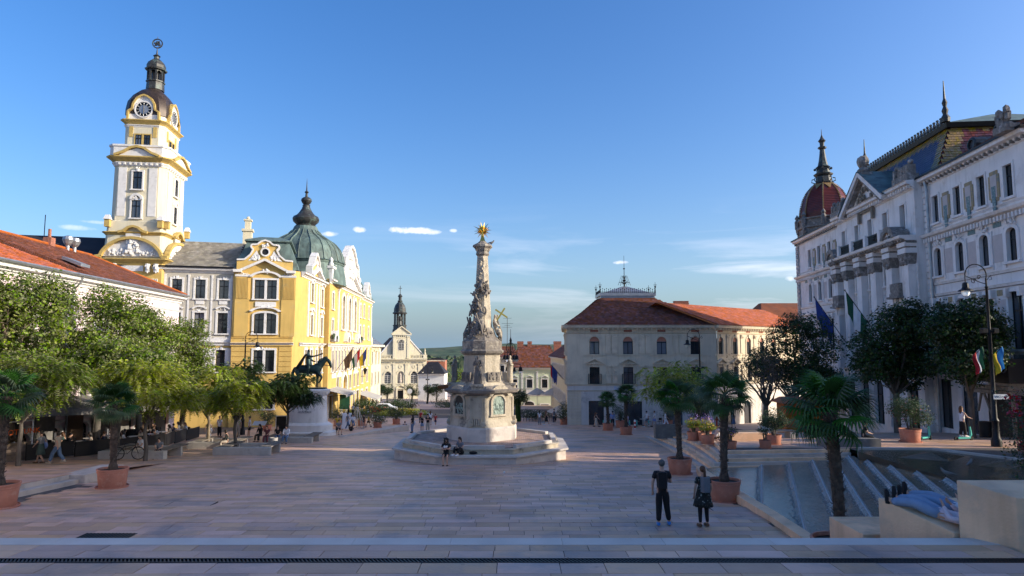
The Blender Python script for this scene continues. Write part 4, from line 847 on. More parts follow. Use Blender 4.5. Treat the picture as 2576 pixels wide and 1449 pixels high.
# ================================================================== CLOCK TOWER
TF = frame((NF @ Vector((14.05,.25,0)))[:2],-98)
TOW = thing('clock_tower', 'tall cream clock tower with dark dome and lantern on the left', 'tower', tuple(TF @ Vector((2.7, -3.6, gz(72)))))
W0,D0 = 6.1,7.4; cx0,cy0 = W0/2,-D0/2
def tring(hw,hd,ch,z): # chamfered rectangle ring,counter-clockwise in (x,y)
 return [(cx0-hw+ch,cy0+hd,z),(cx0+hw-ch,cy0+hd,z),(cx0+hw,cy0+hd-ch,z),(cx0+hw,cy0-hd+ch,z),(cx0+hw-ch,cy0-hd,z),(cx0-hw+ch,cy0-hd,z),(cx0-hw,cy0-hd+ch,z),(cx0-hw,cy0+hd-ch,z)]
def tlev(name,rings,material,smooth=False):
 b = MB(TF); b.loft([tring(*r_) for r_ in rings]); return b.build(name,material,TOW,smooth)
def tband(z, h, hw, hd, ch, out_, material='trim_white', name='trim'):
 return tlev(name,[(hw+.02,hd+.02,ch,z-h),(hw+out_*.4,hd+out_*.4,ch,z-h*.6),(hw+out_,hd+out_,ch+.05,z-h*.2),(hw+out_,hd+out_,ch+.05,z),(hw,hd,ch,z+.06)],material)
tlev('base', [(3.2, 3.85, .15, -6), (3.2, 3.85, .15, 14.6)], 'yellow_plaster')
tlev('wall', [(3.1, 3.75, .3, 14.6), (3.0, 3.7, .35, 17.5)], 'cream_plaster')
SX = 2.75; SY = 3.45
tlev('wall', [(3.0, 3.7, .35, 17.5), (2.9, 3.6, .35, 18.9), (SX, SY, .6, 19.0), (SX-.05, SY-.05, .6, 25.6)], 'cream_plaster')
tband(14.75, .5, 3.2, 3.85, .15, .55, 'ochre_trim'); tband(17.7, .35, 3.02, 3.7, .35, .3, 'ochre_trim')
tband(26.1, .7, SX, SY, .6, .62, 'ochre_trim'); tband(25.5, .4, SX, SY, .6, .2)
tlev('balustrade', [(SX+.35, SY+.35, .6, 26.1), (SX+.35, SY+.35, .6, 27.15), (SX+.45, SY+.45, .6, 27.2), (SX+.45, SY+.45, .6, 27.4), (SX+.2, SY+.2, .6, 27.4)], 'trim_white')
UX,UY = 2.05,2.7
tlev('wall', [(UX, UY, .45, 26.3), (UX, UY, .45, 30.3)], 'cream_plaster'); tband(30.55, .5, UX, UY, .45, .42, 'ochre_trim'); tband(30.0, .25, UX, UY, .45, .15)
tlev('wall', [(UX-.02, UY-.02, .45, 30.5), (UX-.02, UY-.02, .45, 31.2)], 'trim_white')
tlev('dome', [(UX+.1, UY+.1, .5, 31.2), (UX+.12, UY+.1, .55, 31.9), (UX+.0, UY+.0, .6, 32.9), (UX-.35, UY-.45, .6, 33.8), (UX-.8, UY-1.15, .45, 34.5), (.78, .95, .3, 34.9), (.72, .8, .3, 35.1)], 'brown_copper', True)
def octo(r,z): return [(cx0+r*math.cos(R(22.5+45*k)),cy0+r*math.sin(R(22.5+45*k)),z) for k in range(8)]
b = MB(TF); b.loft([octo(.98, 35.0), octo(.92, 35.9), octo(1.02, 35.95), octo(1.02, 36.1), octo(.8, 36.12)]); b.build('lantern_base', 'copper_dark', TOW)
b = MB(TF)
for k in range(8): a = R(22.5+45*k); b.box(cx0+.82*math.cos(a)-.09,cx0+.82*math.cos(a)+.09,cy0+.82*math.sin(a)-.09,cy0+.82*math.sin(a)+.09,36.1,37.6)
for k in range(8):
 a = R(45*k); m_ = Matrix.Translation((cx0, cy0, 0)) @ Matrix.Rotation(a, 4, 'Z') @ Matrix.Translation((0, .76, 0)); s_ = MB(TF @ m_); s_.archband(0, 37.05, .22, .4, -.06, .04, 0, PI, 6); b.v += [];
 base = len(b.v); b.v += s_.v; b.f += [tuple(i+base for i in f) for f in s_.f]
b.build('lantern_arcade', 'copper_dark', TOW)
b = MB(TF); b.loft([octo(.45, 36.1), octo(.45, 37.6)]); b.build('lantern_core', 'dark_panel', TOW)
b = MB(TF); b.loft([octo(1.15, 37.4), octo(1.2, 37.55), octo(1.0, 37.7), octo(1.02, 38.0), octo(.85, 38.4), octo(.5, 38.7), octo(.3, 38.85), octo(.28, 39.1), octo(.42, 39.2), octo(.1, 39.45), octo(.05, 40.0)]); b.build('lantern_cap', 'copper_dark', TOW)
b = MB(TF); b.archband(cx0, 40.75, .48, .6, cy0-.05, cy0+.05, 0, 2*PI, 14); b.blobs(cx0-.3, cx0+.3, 40.45, 41.05, cy0, 26, .1, 2); b.tube([(cx0, cy0, 39.9), (cx0, cy0, 40.3)], .05, 5); b.tube([(cx0, cy0, 41.3), (cx0, cy0, 41.6)], .03, 5); b.build('finial', 'copper_dark', TOW)
# front and side dressing; side frame looks at the right-hand face
SF = TF @ Matrix.Translation((cx0-0, cy0, 0)) @ Matrix.Rotation(R(90), 4, 'Z')   # local +y is now frame -x (towards the square)
def dress(F,hw,o0,o1,o2,oc,wins=True):
 """F: frame whose x is centred on the face; o*: distance of the face from the tower axis"""
 Fo = lambda o_: F @ Matrix.Translation((0,o_,0))
 t1 = MB(Fo(o0)); y1 = MB(Fo(o0))     # base pediment
 ar = [(-hw*1.12*math.cos(PI*k/14),15.0+2.0*max(0,math.sin(PI*k/14))**1.3) for k in range(15)]
 y1.ribbon([(-hw*1.32,14.9)]+ar+[(hw*1.32,14.9)],.3,0,.5); t1.prism(ar,0,.08); t1.blobs(-.55,.55,15.3,16.9,.15,34,.24,1); t1.blobs(-hw*.85,-.8,15.1,15.7,.1,22,.14,2); t1.blobs(.8,hw*.85,15.1,15.7,.1,22,.14,3)
 y1.ribbon([(-1.5,17.62),(-1.0,17.75),(-.5,18.15),(0,18.3),(.5,18.15),(1.0,17.75),(1.5,17.62)],.24,-.1,.35); t1.box(-.75,.75,-.05,.08,17.0,17.5)
 for sx in (-1,1):
  for q_ in (.62,.93): t1.box(sx*hw*q_-.2,sx*hw*q_+.2,0,.35,13.3,14.2); t1.blobs(sx*hw*q_-.15,sx*hw*q_+.15,13.2,14.1,.35,10,.13,4)
  for i in range(7): t1.box(sx*hw*.78-.55+i*.17,sx*hw*.78-.47+i*.17,0,.1,9.8,12.6)
  y1.box(sx*hw*.98-.26,sx*hw*.98+.26,-.3,.2,18.2,19.0); t1.taper(sx*hw*.98-.36,sx*hw*.98+.36,-.35,.3,19.0,19.5,.18)
 t1.box(-1.2,1.2,0,.12,13.4,14.0); t1.archband(0,11.6,1.1,1.5,0,.3,.1*PI,.9*PI,10,.9)
 t1.build('trim', 'trim_white', TOW); y1.build('trim', 'ochre_trim', TOW)
 t2 = MB(Fo(o1)); y2 = MB(Fo(o1))
 W_ = [(0,22.5,.95,1.95),(0,19.3,.95,1.95)]
 for sx in (-1,1):
  t2.box(sx*hw*.57-.42,sx*hw*.57+.42,0,.045,19.5,24.9)
 for (x,z,w_,h) in W_:
  surround(t2,x,z,w_,h,.17,.14,key=True); bq = MB(Fo(o1));
  window(TOW,Fo(o1),x,z,w_,h,dpt=-.015)
 t2.archband(0,21.35,.42,.68,0,.25,0,PI,8); t2.blobs(-.25,.25,21.4,21.7,.1,8,.1,5); t2.blobs(-.3,.3,24.75,24.95,.1,6,.1,6)
 for i in range(9): t2.box(-hw*.9+i*hw*.2-.1,-hw*.9+i*hw*.2+.1,0,.22,25.2,25.5)
 y2.ribbon([(-hw*.85,26.15),(-hw*.55,26.45),(-hw*.25,27.0),(0,27.15),(hw*.25,27.0),(hw*.55,26.45),(hw*.85,26.15)],.24,.3,.75); t2.prism([(-hw*.7,26.1),(-hw*.4,26.6),(0,27.0),(hw*.4,26.6),(hw*.7,26.1)],.3,.5)
 t2.build('trim', 'trim_white', TOW); y2.build('trim', 'ochre_trim', TOW)
 t3 = MB(Fo(o2)); y3 = MB(Fo(o2))
 for sx in (-1,1): window(TOW,Fo(o2),sx*.45,27.5,.6,1.35,dpt=-.01); t3.box(sx*.45-.34,sx*.45+.34,0,.08,27.35,27.48); y3.box(sx*.45-.34,sx*.45+.34,0,.07,28.87,29.0); y3.box(sx*.85-.05,sx*.85+.05,0,.07,27.4,29.0); y3.box(sx*1.25-.2,sx*1.25+.2,0,.06,28.6,29.8)
 y3.box(-.1, .1, 0, .09, 27.4, 29.0); t3.build('trim', 'trim_white', TOW); y3.build('trim', 'ochre_trim', TOW)
 # clock gable
 g = [(-1.65,30.6),(-1.6,31.5),(-1.2,31.75),(-1.1,32.4),(-.75,33.0),(-.3,33.3),(0,33.4),(.3,33.3),(.75,33.0),(1.1,32.4),(1.2,31.75),(1.6,31.5),(1.65,30.6)]
 y4 = MB(Fo(oc)); t4 = MB(Fo(oc)); t4.prism(g,-.5,0); y4.ribbon(g,.2,-.4,.22); t4.ribbon([(x*.93,z-.05) for x,z in g[2:-2]],.1,0,.1)
 t4.archband(0, 31.75, .84, .98, 0, .14, 0, 2*PI, 24); t4.build('clock_gable', 'trim_white', TOW); y4.build('gable_moulding', 'ochre_trim', TOW)
 f = MB(Fo(oc) @ Matrix.Translation((0, .02, 31.75)) @ Matrix.Rotation(R(-90), 4, 'X')); f.lathe([(.84, 0), (.84, .05)], 28); cf = f.build('clock_face', 'zinc', TOW)
 k_ = MB(Fo(oc)); k_.archband(0, 31.75, .52, .8, .072, .08, 0, 2*PI, 28); k_.build('dial_ring', 'dark_metal', cf)
 nn_ = MB(Fo(oc))
 for k in range(12):
  a = 2*PI*k/12; nn_.tube([(.56*math.sin(a),.09,31.75+.56*math.cos(a)),(.76*math.sin(a),.09,31.75+.76*math.cos(a))],.028,4)
 nn_.build('numerals', 'paint_white', cf)
 for nm_, a, l, r_ in (('minute_hand', 0, .66, .035), ('hour_hand', PI, .5, .045)):
  h_ = MB(Fo(oc)); h_.tube([(-.1*math.sin(a), .12, 31.75-.1*math.cos(a)), (l*math.sin(a), .12, 31.75+l*math.cos(a))], [r_, r_*.5], 4); h_.build(nm_, 'dark_panel', cf)
FC = TF @ Matrix.Translation((cx0,cy0,0)); dress(FC,2.75,3.86,SY-.0,UY,UY+.1)
SC = TF @ Matrix.Translation((cx0, cy0, 0)) @ Matrix.Rotation(R(90), 4, 'Z'); dress(SC, 3.3, 3.21, SX, UX, UX+.1)
# ================================================================== COUNTY PALACE (right)
PA = (29.8,40.5); PF_ = frame(PA,5.8)
pal = thing('palace', 'white ornate palace with coloured tile roof and corner dome on the right', 'building', (*PA, -.2))
S0,S1,PE = -3.6,37.6,17.55
R3 = [-1.45,1.25,4.0,6.75,24.5,27.35,30.35,33.3]; RC = [10.1,13.05,15.9,18.65,21.6]
h3 = [(s,14.05,.82,1.95,0) for s in R3]; h2 = [(s,10.2,.92,2.0,.3) for s in R3]; h1 = [(s,5.0,1.15,3.4,0) for s in R3[1:]]+[(R3[0],5.0,1.3,3.4,0)]
h0 = [(4.0,-.5,1.8,3.4,0),(6.9,-.5,1.5,3.4,0),(24.5,-1.5,1.4,3.6,0),(27.3,-1.6,1.4,3.6,0),(30.3,-2,1.4,3.6,0),(33.3,-2.4,1.4,3.6,0)]
b = MB(PF_); wallgrid(b,S0,8.3,-6,PE,[h for h in h3+h2+h1+h0 if h[0] < 8.3]); wallgrid(b,23.2,S1,-8,PE,[h for h in h3+h2+h1+h0 if h[0] > 23])
b.poly([(S1,0,-8),(S1,-18,-8),(S1,-18,PE),(S1,0,PE)]); b.poly([(S0,0,-8),(S0,-18,-8),(S0,-18,PE),(S0,0,PE)]); b.poly([(S0,-18,-8),(S1,-18,-8),(S1,-18,PE),(S0,-18,PE)])
b.build('wall', 'palace_white', pal)
CF = PF_ @ Matrix.Translation((0,.7,0))
c3 = [(s,14.2,.8,1.85,0) for s in RC]; c2 = [(s,10.1,.95,2.0,.35) for s in RC]; c1 = [(s,4.9,1.0,3.4,0) for s in RC]; c0 = [(s,-1.2,1.7,3.6,.5) for s in RC]
b = MB(CF); wallgrid(b, 8.3, 23.2, -7, PE, c3+c2+c1+c0, .4); b.poly([(8.3, 0, -7), (8.3, -.8, -7), (8.3, -.8, PE), (8.3, 0, PE)]); b.poly([(23.2, 0, -7), (23.2, -.8, -7), (23.2, -.8, PE), (23.2, 0, PE)]); b.build('wall', 'palace_white', pal)
for h in h3+h2+h1: window(pal,PF_,*h)
for h in h0: window(pal, PF_, *h, kind='none')
for h in c3+c2+c1+c0: window(pal,CF,*h,dpt=.32)
tr = MB(PF_); gr_ = MB(PF_); pn = MB(PF_); ms_ = MB(PF_); mtl = MB(PF_)
for (xa,xb) in ((S0,8.25),(23.25,S1)):
 cornice(tr,xa,xb,PE,1.0); tr.mould(xa,xb,[(p,13.35+q*.9) for p,q in [(0,-.5),(.1,-.5),(.12,-.3),(.4,-.2),(.5,0),(0,.08)]]); dentils(tr,xa,xb,13.05,.34,.16,.3,.3)
 tr.mould(xa,xb,[(p,9.75+q) for p,q in BAND]); tr.mould(xa,xb,[(p,8.95+q) for p,q in BAND]); tr.mould(xa,xb,[(p,4.85+q) for p,q in BAND]); tr.mould(xa,xb,[(p,4.1+q) for p,q in BAND]); tr.mould(xa,xb,[(p,13.75+q*.5) for p,q in BAND])
 gr_.box(xa+.1,xb-.1,0,.05,9.56,9.62); gr_.box(xa+.1,xb-.1,0,.05,8.72,8.78); dentils(gr_,xa,xb,PE-.3,.5,.16,.32,.2)
for (s,z,w_,h,rs) in h3: surround(tr,s,z,w_,h,.16,.06,0,key=False)
for (s,z,w_,h,rs) in h2:
 surround(tr,s,z,w_,h,.24,.1,rs,key=False); tr.blobs(s-.5,s+.5,12.35,12.75,.08,12,.11,int(s*7) % 99); mtl.box(s+.95,s+1.75,.0,.04,12.45,12.75) if s+1.8 < 8 or 23 < s < 36 else None
for (s,z,w_,h,rs) in h1:
 surround(tr,s,z,w_,h,.2,.1,rs,key=False); tr.box(s-.75,s-.5,0,.3,8.1,8.65); tr.box(s+.5,s+.75,0,.3,8.1,8.65)
b_ = sorted(R3)
for a,c in zip(b_,b_[1:]):
 if c-a > 5: continue
 m = (a+c)/2
 for z0_, z1_ in ((10.3, 12.0), (5.2, 8.0)): pn = MB(PF_); pn.box(m-.5, m+.5, 0, .03, z0_, z1_); pn.build('panel', 'palace_panel', pal)
 for sx in (-1,1): tr.box(m+sx*.62-.08,m+sx*.62+.08,0,.08,9.9,12.3)
 ms_.box(m-.4,m+.4,0,.06,8.25,8.6)
for s in R3: gr_.box(s-.55,s+.55,0,.06,4.3,4.7)
ms_.build('ceramic_inlay', 'mosaic', pal, kind='stuff'); mtl.build('ceramic_inlay', 'mosaic_teal', pal, kind='stuff')
for a,c in zip(b_,b_[1:]):
 if c-a > 5: continue
 m = (a+c)/2; fm = MB(PF_); fm.prism([(m-.52, 14.25), (m-.52, 15.7), (m-.38, 15.7), (m-.38, 15.95), (m+.38, 15.95), (m+.38, 15.7), (m+.52, 15.7), (m+.52, 14.25), (m+.38, 14.25), (m+.38, 14.05), (m-.38, 14.05), (m-.38, 14.25)], 0, .06); f_ = fm.build('mosaic_panel', 'mosaic', pal)
 im = MB(PF_); im.box(m-.3, m+.3, .05, .08, 14.3, 15.7); im.build('inlay', 'palace_panel', f_); im = MB(PF_); im.prism([(m-.14, 13.15), (m-.2, 15.0), (m+.2, 15.0), (m+.14, 13.15)], .07, .1); im.build('inlay', 'mosaic_teal', f_)
# rusticated quoins
for x in (36.6,24.0 if False else 36.6):
 for i in range(50):
  z = -6+i*.46
  if z < 17: tr.box(S1-.9+(.1 if i % 2 else 0),S1+.06,-.02,.14,z,z+.4)
for i in range(50):
 z = -5+i*.46
 if z < 16.8: tr.box(7.75,8.28,-.02,.12,z,z+.4)
tr.build('trim', 'palace_white', pal); gr_.build('trim', 'grimy_stone', pal)
# central projection
tr = MB(CF); gr_ = MB(CF)
for (s,z,w_,h,rs) in c3: surround(tr,s,z,w_,h,.18,.08,0,key=False)
for (s,z,w_,h,rs) in c2: surround(tr,s,z,w_,h,.24,.12,rs,key=False); gr_.blobs(s-.45,s+.45,12.2,12.8,.1,14,.13,int(s)); tr.mould(s-.8,s+.8,[(p,9.7+q) for p,q in BAND])
for (s,z,w_,h,rs) in c1: surround(tr,s,z,w_,h,.22,.12,0)
COLS = [8.95,11.6,14.45,17.25,20.1,22.55]
for x in COLS:   # giant order: square piers with dark capitals
 tr.box(x-.5,x+.5,.05,.62,4.0,11.3); tr.box(x-.6,x+.6,.0,.75,3.3,4.0)
 gr_.loft([[(x-.5,.05,11.3),(x+.5,.05,11.3),(x+.5,.64,11.3),(x-.5,.64,11.3)],[(x-.66,.0,12.1),(x+.66,.0,12.1),(x+.66,.85,12.1),(x-.66,.85,12.1)]]); gr_.blobs(x-.5,x+.5,11.35,12.0,.68,26,.13,int(x*3))
 tr.box(x-.62,x+.62,0,.8,12.12,12.5); gr_.box(x-.56,x+.56,0,.72,12.5,12.62); tr.box(x-.64,x+.64,0,.84,12.62,12.95)
 for i in range(18): tr.box(x-.78,x-.55,0,.1,4.2+i*.4,4.2+i*.4+.34); tr.box(x+.55,x+.78,0,.1,4.2+i*.4,4.2+i*.4+.34)
tr.mould(8.3,23.3,[(p,13.35+q) for p,q in [(0,-.5),(.6,-.5),(.75,-.35),(.8,-.2),(1.15,-.1),(1.2,.1),(0,.12)]]); gr_.mould(8.25,23.35,[(p,13.18+q) for p,q in [(0,-.32),(.7,-.3),(.85,-.12),(0,-.12)]]); dentils(gr_,8.3,23.3,13.24,.45,.2,1.02,.22)
# balcony rail in wrought iron
rl_ = MB(CF)
for (xa,xb) in ((11.8,14.0),(14.6,16.9),(17.5,19.8)):
 rl_.box(xa,xb,1.08,1.12,14.2,14.26); rl_.box(xa,xb,1.08,1.12,13.5,13.55)
 n = int((xb-xa)/.11)
 for i in range(n): rl_.box(xa+i*.11,xa+i*.11+.045,1.085,1.115,13.5,14.25)
 rl_.blobs(xa+.2,xb-.2,13.7,14.05,1.1,14,.07,int(xa))
rl_.build('balcony_rail', 'dark_metal', pal, kind='stuff')
for x in (11.6,14.3,17.2,20.0): tr.box(x-.22,x+.22,.9,1.25,13.45,14.4)
cornice(tr,8.2,23.4,PE,1.15); dentils(tr,8.3,23.3,PE-.3,.42,.18,.4,.25)
# main pediment (11.6 .. 20.4)
tr.prism([(12.6,PE-.1),(16.3,19.9),(20.0,PE-.1)],-.3,.12); tr.ribbon([(11.9,PE-.45),(16.3,20.15),(20.7,PE-.45)],.36,-.6,.75); gr_.ribbon([(12.6,PE-.45),(16.3,19.75),(20.0,PE-.45)],.14,.12,.62)
pr = MB(CF); pr.add([(11.6, .8, PE-.25), (16.3, .8, 20.38), (16.3, -2.5, 20.38), (11.6, -2.5, PE-.25)], [(0, 1, 2, 3)]); pr.add([(21, .8, PE-.25), (16.3, .8, 20.38), (16.3, -2.5, 20.38), (21, -2.5, PE-.25)], [(0, 1, 2, 3)]); pr.build('pediment_roof', 'copper_green', pal)
ti = MB(CF); ti.box(15.2, 17.4, .12, .25, 17.0, 17.75); ti.build('name_panel', 'mosaic_teal', pal); gr2 = MB(CF); gr2.box(15.0, 17.6, .12, .2, 16.8, 17.95); gr2.blobs(15.5, 17.1, 18.0, 18.9, .2, 24, .17, 5); gr2.box(14.8, 15.1, .1, .3, 16.0, 18.2); gr2.box(17.5, 17.8, .1, .3, 16.0, 18.2); gr2.build('inlay', 'timber', pal)
gr_.lathe([(.4,20.1),(.5,20.5),(.3,20.7),(.45,21.0),(.5,21.3),(.42,21.6),(.2,21.75)],10,(16.3,.2)); gr_.box(15.7,16.9,-.3,.6,19.9,20.2)
# scroll hoods over the bays and stone balconies
for x in (10.2,22.0):
 gr_.archband(x,13.3,.7,1.15,.1,1.3,.05*PI,.95*PI,10,.95); gr_.blobs(x-.6,x+.6,13.0,14.0,1.0,22,.17,int(x)); tr.archband(x,13.3,.45,.7,.1,1.1,.05*PI,.95*PI,10,.95)
 gr_.box(x-.75,x+.75,.0,.95,9.0,9.25); gr_.box(x-.7,x+.7,.75,.9,9.25,10.0); gr_.box(x-.7,x-.6,0,.75,9.25,10.0); gr_.box(x+.6,x+.7,0,.75,9.25,10.0); tr.box(x-.5,x-.3,0,.7,8.2,9.0); tr.box(x+.3,x+.5,0,.7,8.2,9.0); gr_.box(x-.9,x+.9,.0,1.1,8.85,9.0)
# attic sculpture either side of the pediment
for x in (9.6,22.6):
 gr_.box(x-1.2,x+1.2,-.5,.4,PE+.05,PE+.6); gr_.blobs(x-.8,x+.8,PE+.6,PE+1.3,0,46,.2,int(x)); gr_.box(x-1.2,x-.9,-.3,.3,PE+.6,PE+1.3); gr_.ball((x-1.05,0,PE+1.5),.22,8); gr_.box(x+.9,x+1.2,-.3,.3,PE+.6,PE+1.3); gr_.ball((x+1.05,0,PE+1.5),.22,8)
gr_.blobs(-3.2,-2.2,PE+.2,PE+1.3,.1,44,.2,77); gr_.box(-3.3,-2.1,-.4,.4,PE,PE+.4)
tr.build('trim', 'palace_white', pal); gr_.build('carving', 'grimy_stone', pal)
# rain pipes
dp = MB(PF_); dp.tube([(7.55, .25, 17.3), (7.55, .25, 17.0), (7.5, .2, 16.6), (7.5, .2, 4.0), (7.5, .2, -1)], .11, 8); dp.build('rain_pipe', 'zinc', pal)
# roofs
rr = lambda s,d,z: tuple(PF_ @ Vector((s,d,z)))
quadmesh('roof', [[rr(S0-.1, .4, PE+.03), rr(8, .4, PE+.03), rr(8, -7, 21.8), rr(S0-.1, -7, 21.8)], [rr(23, .4, PE+.03), rr(S1, .4, PE+.03), rr(S1, -7, 21.6), rr(23, -7, 21.6)], [rr(S0-.1, -7, 21.8), rr(8, -7, 21.8), rr(8, -18.3, PE), rr(S0-.1, -18.3, PE)], [rr(23, -7, 21.6), rr(S1, -7, 21.6), rr(S1, -18.3, PE), rr(23, -18.3, PE)], [rr(S0-.1, .4, PE), rr(S0-.1, -7, 21.8), rr(S0-.1, -18, PE)], [rr(S1, .4, PE), rr(S1, -7, 21.6), rr(S1, -18, PE)]], 'old_clay_tile', pal)
tiles_on('roof_tile', rr(S0, .42, PE+.07), rr(8, .42, PE+.07), rr(8, -6.9, 21.78), rr(S0, -6.9, 21.78), .26, .30, 'old_clay_tile', pal, 0); tiles_on('roof_tile', rr(23.2, .42, PE+.07), rr(S1, .42, PE+.07), rr(S1, -6.9, 21.62), rr(23.2, -6.9, 21.62), .26, .30, 'old_clay_tile', pal, 0)
g_ = MB(PF_); g_.box(S0-.2, 8.2, .42, .62, PE+.02, PE+.16); g_.box(23.2, S1+.2, .42, .62, PE+.02, PE+.16); g_.box(S0-.2, 8.2, .02, .1, PE+.32, PE+.42); g_.build('gutter', 'dark_metal', pal)
# mansard with glazed tiles in three colours
m0 = (7.2,23.8,-14,-.5,PE+.3); m1 = (8.6,22.6,-12.8,-2.2,21.6)
b = MB(PF_); frustum(b, [m0, m1], 0); b.build('mansard_roof', 'tile_red_glazed', pal)
A,B,Cq,D = rr(m0[0],m0[3]+.03,m0[4]),rr(m0[1],m0[3]+.03,m0[4]),rr(m1[1],m1[3]+.03,m1[4]),rr(m1[0],m1[3]+.03,m1[4])
def zig(s,p=.05): return .055*abs(((s/p) % 1)*2-1)
yk = lambda s,f: f > .80+zig(s) or s < .045+.03*abs(((f*9) % 1)*2-1) or s > .955-.03*abs(((f*9) % 1)*2-1)
tiles_on('glazed_tile', A, B, Cq, D, .24, .22, 'tile_yellow_glazed', pal, 0, keep=yk); tiles_on('glazed_tile', A, B, Cq, D, .24, .22, 'tile_blue_glazed', pal, 0, keep=lambda s, f: not yk(s, f))
A,B,Cq,D = rr(m0[0]-.03,m0[3],m0[4]),rr(m0[0]-.03,m0[2],m0[4]),rr(m1[0]-.03,m1[2],m1[4]),rr(m1[0]-.03,m1[3],m1[4])
yk2 = lambda s,f: f > .89+zig(s,.1) or s < .08+.04*abs(((f*9) % 1)*2-1) or s > .93
tiles_on('glazed_tile', A, B, Cq, D, .24, .22, 'tile_yellow_glazed', pal, 0, keep=yk2); tiles_on('glazed_tile', A, B, Cq, D, .24, .22, 'tile_red_glazed', pal, 0, keep=lambda s, f: not yk2(s, f))
b = MB(PF_); frustum(b, [(8.3, 22.9, -13, -1.9, 21.55), (8.2, 23, -13.1, -1.8, 21.9), (8.5, 22.7, -12.8, -2.1, 22.0)], 0); b.build('roof_cornice', 'dark_metal', pal)
b = MB(PF_); frustum(b, [(8.5, 22.7, -12.8, -2.1, 22.0), (11.5, 20, -8.3, -7.0, 23.5)], 0); b.build('roof_cap', 'copper_green', pal)
b = MB(PF_)
for i in range(30): x = 8.6+i*.49; b.box(x-.08,x+.08,-2.0,-1.85,21.95,22.3); b.ball((x,-1.92,22.42),.12,5)
b.box(8.4,22.8,-1.97,-1.88,22.02,22.12)
for x in (8.5,22.7): b.lathe([(.3,22),(.34,22.3),(.16,22.6),(.24,22.9),(.12,23.2),(.2,23.5),(.09,23.8),(.03,25.2)],8,(x,-1.95))
b.build('ridge_crest', 'copper_dark', pal)
for x in (-.6,2.6,5.6,27,31): # round dormers
 b = MB(PF_ @ Matrix.Translation((x, -2.3, 19.35 if x < 9 else 18.7)) @ Matrix.Rotation(R(-90), 4, 'X')); b.lathe([(.52, -1.4), (.55, .25), (.45, .34), (.36, .34), (.34, .1)], 12, cap=False); d_ = b.build('dormer', 'copper_dark', pal); b = MB(PF_ @ Matrix.Translation((x, -2.3, 19.35 if x < 9 else 18.7)) @ Matrix.Rotation(R(-90), 4, 'X')); b.lathe([(.36, .12), (.35, .16)], 12); b.build('pane', 'pane_glass', d_)
b = MB(PF_); b.box(-3.3,-1.3,-5.6,-4.4,18,22.3); b.box(-3.45,-1.15,-5.75,-4.25,21.7,21.95); b.box(-3.5,-1.1,-5.8,-4.2,22.3,22.5)
for i in range(12): b.box(-3.32,-1.28,-5.62,-4.38,19+i*.22,19.13+i*.22)
b.build('chimney', 'brick_red', pal)
# corner dome
dcx,dcy = 34.9,-2.4
def oct_(r,z,n=8,o=22.5): return [(dcx+r*math.cos(R(o+360/n*k)),dcy+r*math.sin(R(o+360/n*k)),z) for k in range(n)]
b = MB(PF_); b.loft([oct_(2.95,PE),oct_(2.95,18.5),oct_(3.15,18.6),oct_(3.15,18.8),oct_(2.8,18.85),oct_(2.8,19.5),oct_(3.0,19.6),oct_(3.0,19.75)])
for k in range(8): a = R(22.5+45*k); b.lathe([(.28,18.8),(.3,19.7),(.16,19.9),(.28,20.1),(.02,20.5)],6,(dcx+2.95*math.cos(a),dcy+2.95*math.sin(a))); b.blobs(dcx+2.9*math.cos(a)-.3,dcx+2.9*math.cos(a)+.3,17.8,18.6,dcy+2.9*math.sin(a),8,.22,k)
b.build('dome_drum', 'grimy_stone', pal)
dome = [(2.6,19.7),(2.62,20.4),(2.5,21.2),(2.25,22.1),(1.85,22.9),(1.35,23.5),(.9,23.85)]
b = MB(PF_); b.loft([oct_(r_, z) for r_, z in dome]); dm = b.build('dome', 'tile_red_glazed', pal)
b = MB(PF_)
for j in range(26):   # courses of glazed tiles
 f = j/26*(len(dome)-1); i = int(f); g = f-i; r_ = dome[i][0]*(1-g)+dome[i+1][0]*g; z = dome[i][1]*(1-g)+dome[i+1][1]*g
 b.loft([oct_(r_+.06,z),oct_(r_+.0,z+.09)],cap=False)
b.build('tile_course', 'tile_red_glazed', pal, kind='stuff')
b = MB(PF_)
for k in range(8):
 a = R(22.5+45*k)
 for j in range(26):
  f = j/26*(len(dome)-1); i = int(f); g = f-i; r_ = dome[i][0]*(1-g)+dome[i+1][0]*g+.07; z = dome[i][1]*(1-g)+dome[i+1][1]*g; b.ball((dcx+r_*math.cos(a),dcy+r_*math.sin(a),z),.1,5)
 a2 = R(45*k)
 b.loft([[(dcx+r_*math.cos(a2+s_),dcy+r_*math.sin(a2+s_),z) for (r_,z,s_) in ((1.28,23.72,-.36),(1.28,23.72,.36),(1.86,23.0,.02))],[(dcx+.9*math.cos(a2+s_),dcy+.9*math.sin(a2+s_),23.6) for s_ in (-.36,.36,0)]])
b.build('dome_rib', 'tile_yellow_glazed', pal)
b = MB(PF_); b.lathe([(1.0,23.7),(1.1,23.9),(.85,24.05),(.8,24.7),(1.0,24.85),(1.05,25.0),(.72,25.15),(.66,25.7),(.8,25.8),(.55,26.0),(.42,26.6),(.32,27.3),(.26,27.9),(.45,28.0),(.48,28.15),(.22,28.3),(.26,28.7),(.42,28.9),(.2,29.2),(.05,29.6),(.02,30.3)],8,(dcx,dcy),R(22.5))
for k in range(8): a = R(22.5+45*k); b.tube([(dcx+.9*math.cos(a),dcy+.9*math.sin(a),24.0),(dcx+1.25*math.cos(a),dcy+1.25*math.sin(a),24.15),(dcx+1.2*math.cos(a),dcy+1.2*math.sin(a),24.45),(dcx+.95*math.cos(a),dcy+.95*math.sin(a),24.5)],.06,5); b.ball((dcx+.85*math.cos(a),dcy+.85*math.sin(a),25.6),.17,5)
b.build('dome_spire', 'copper_dark', pal)
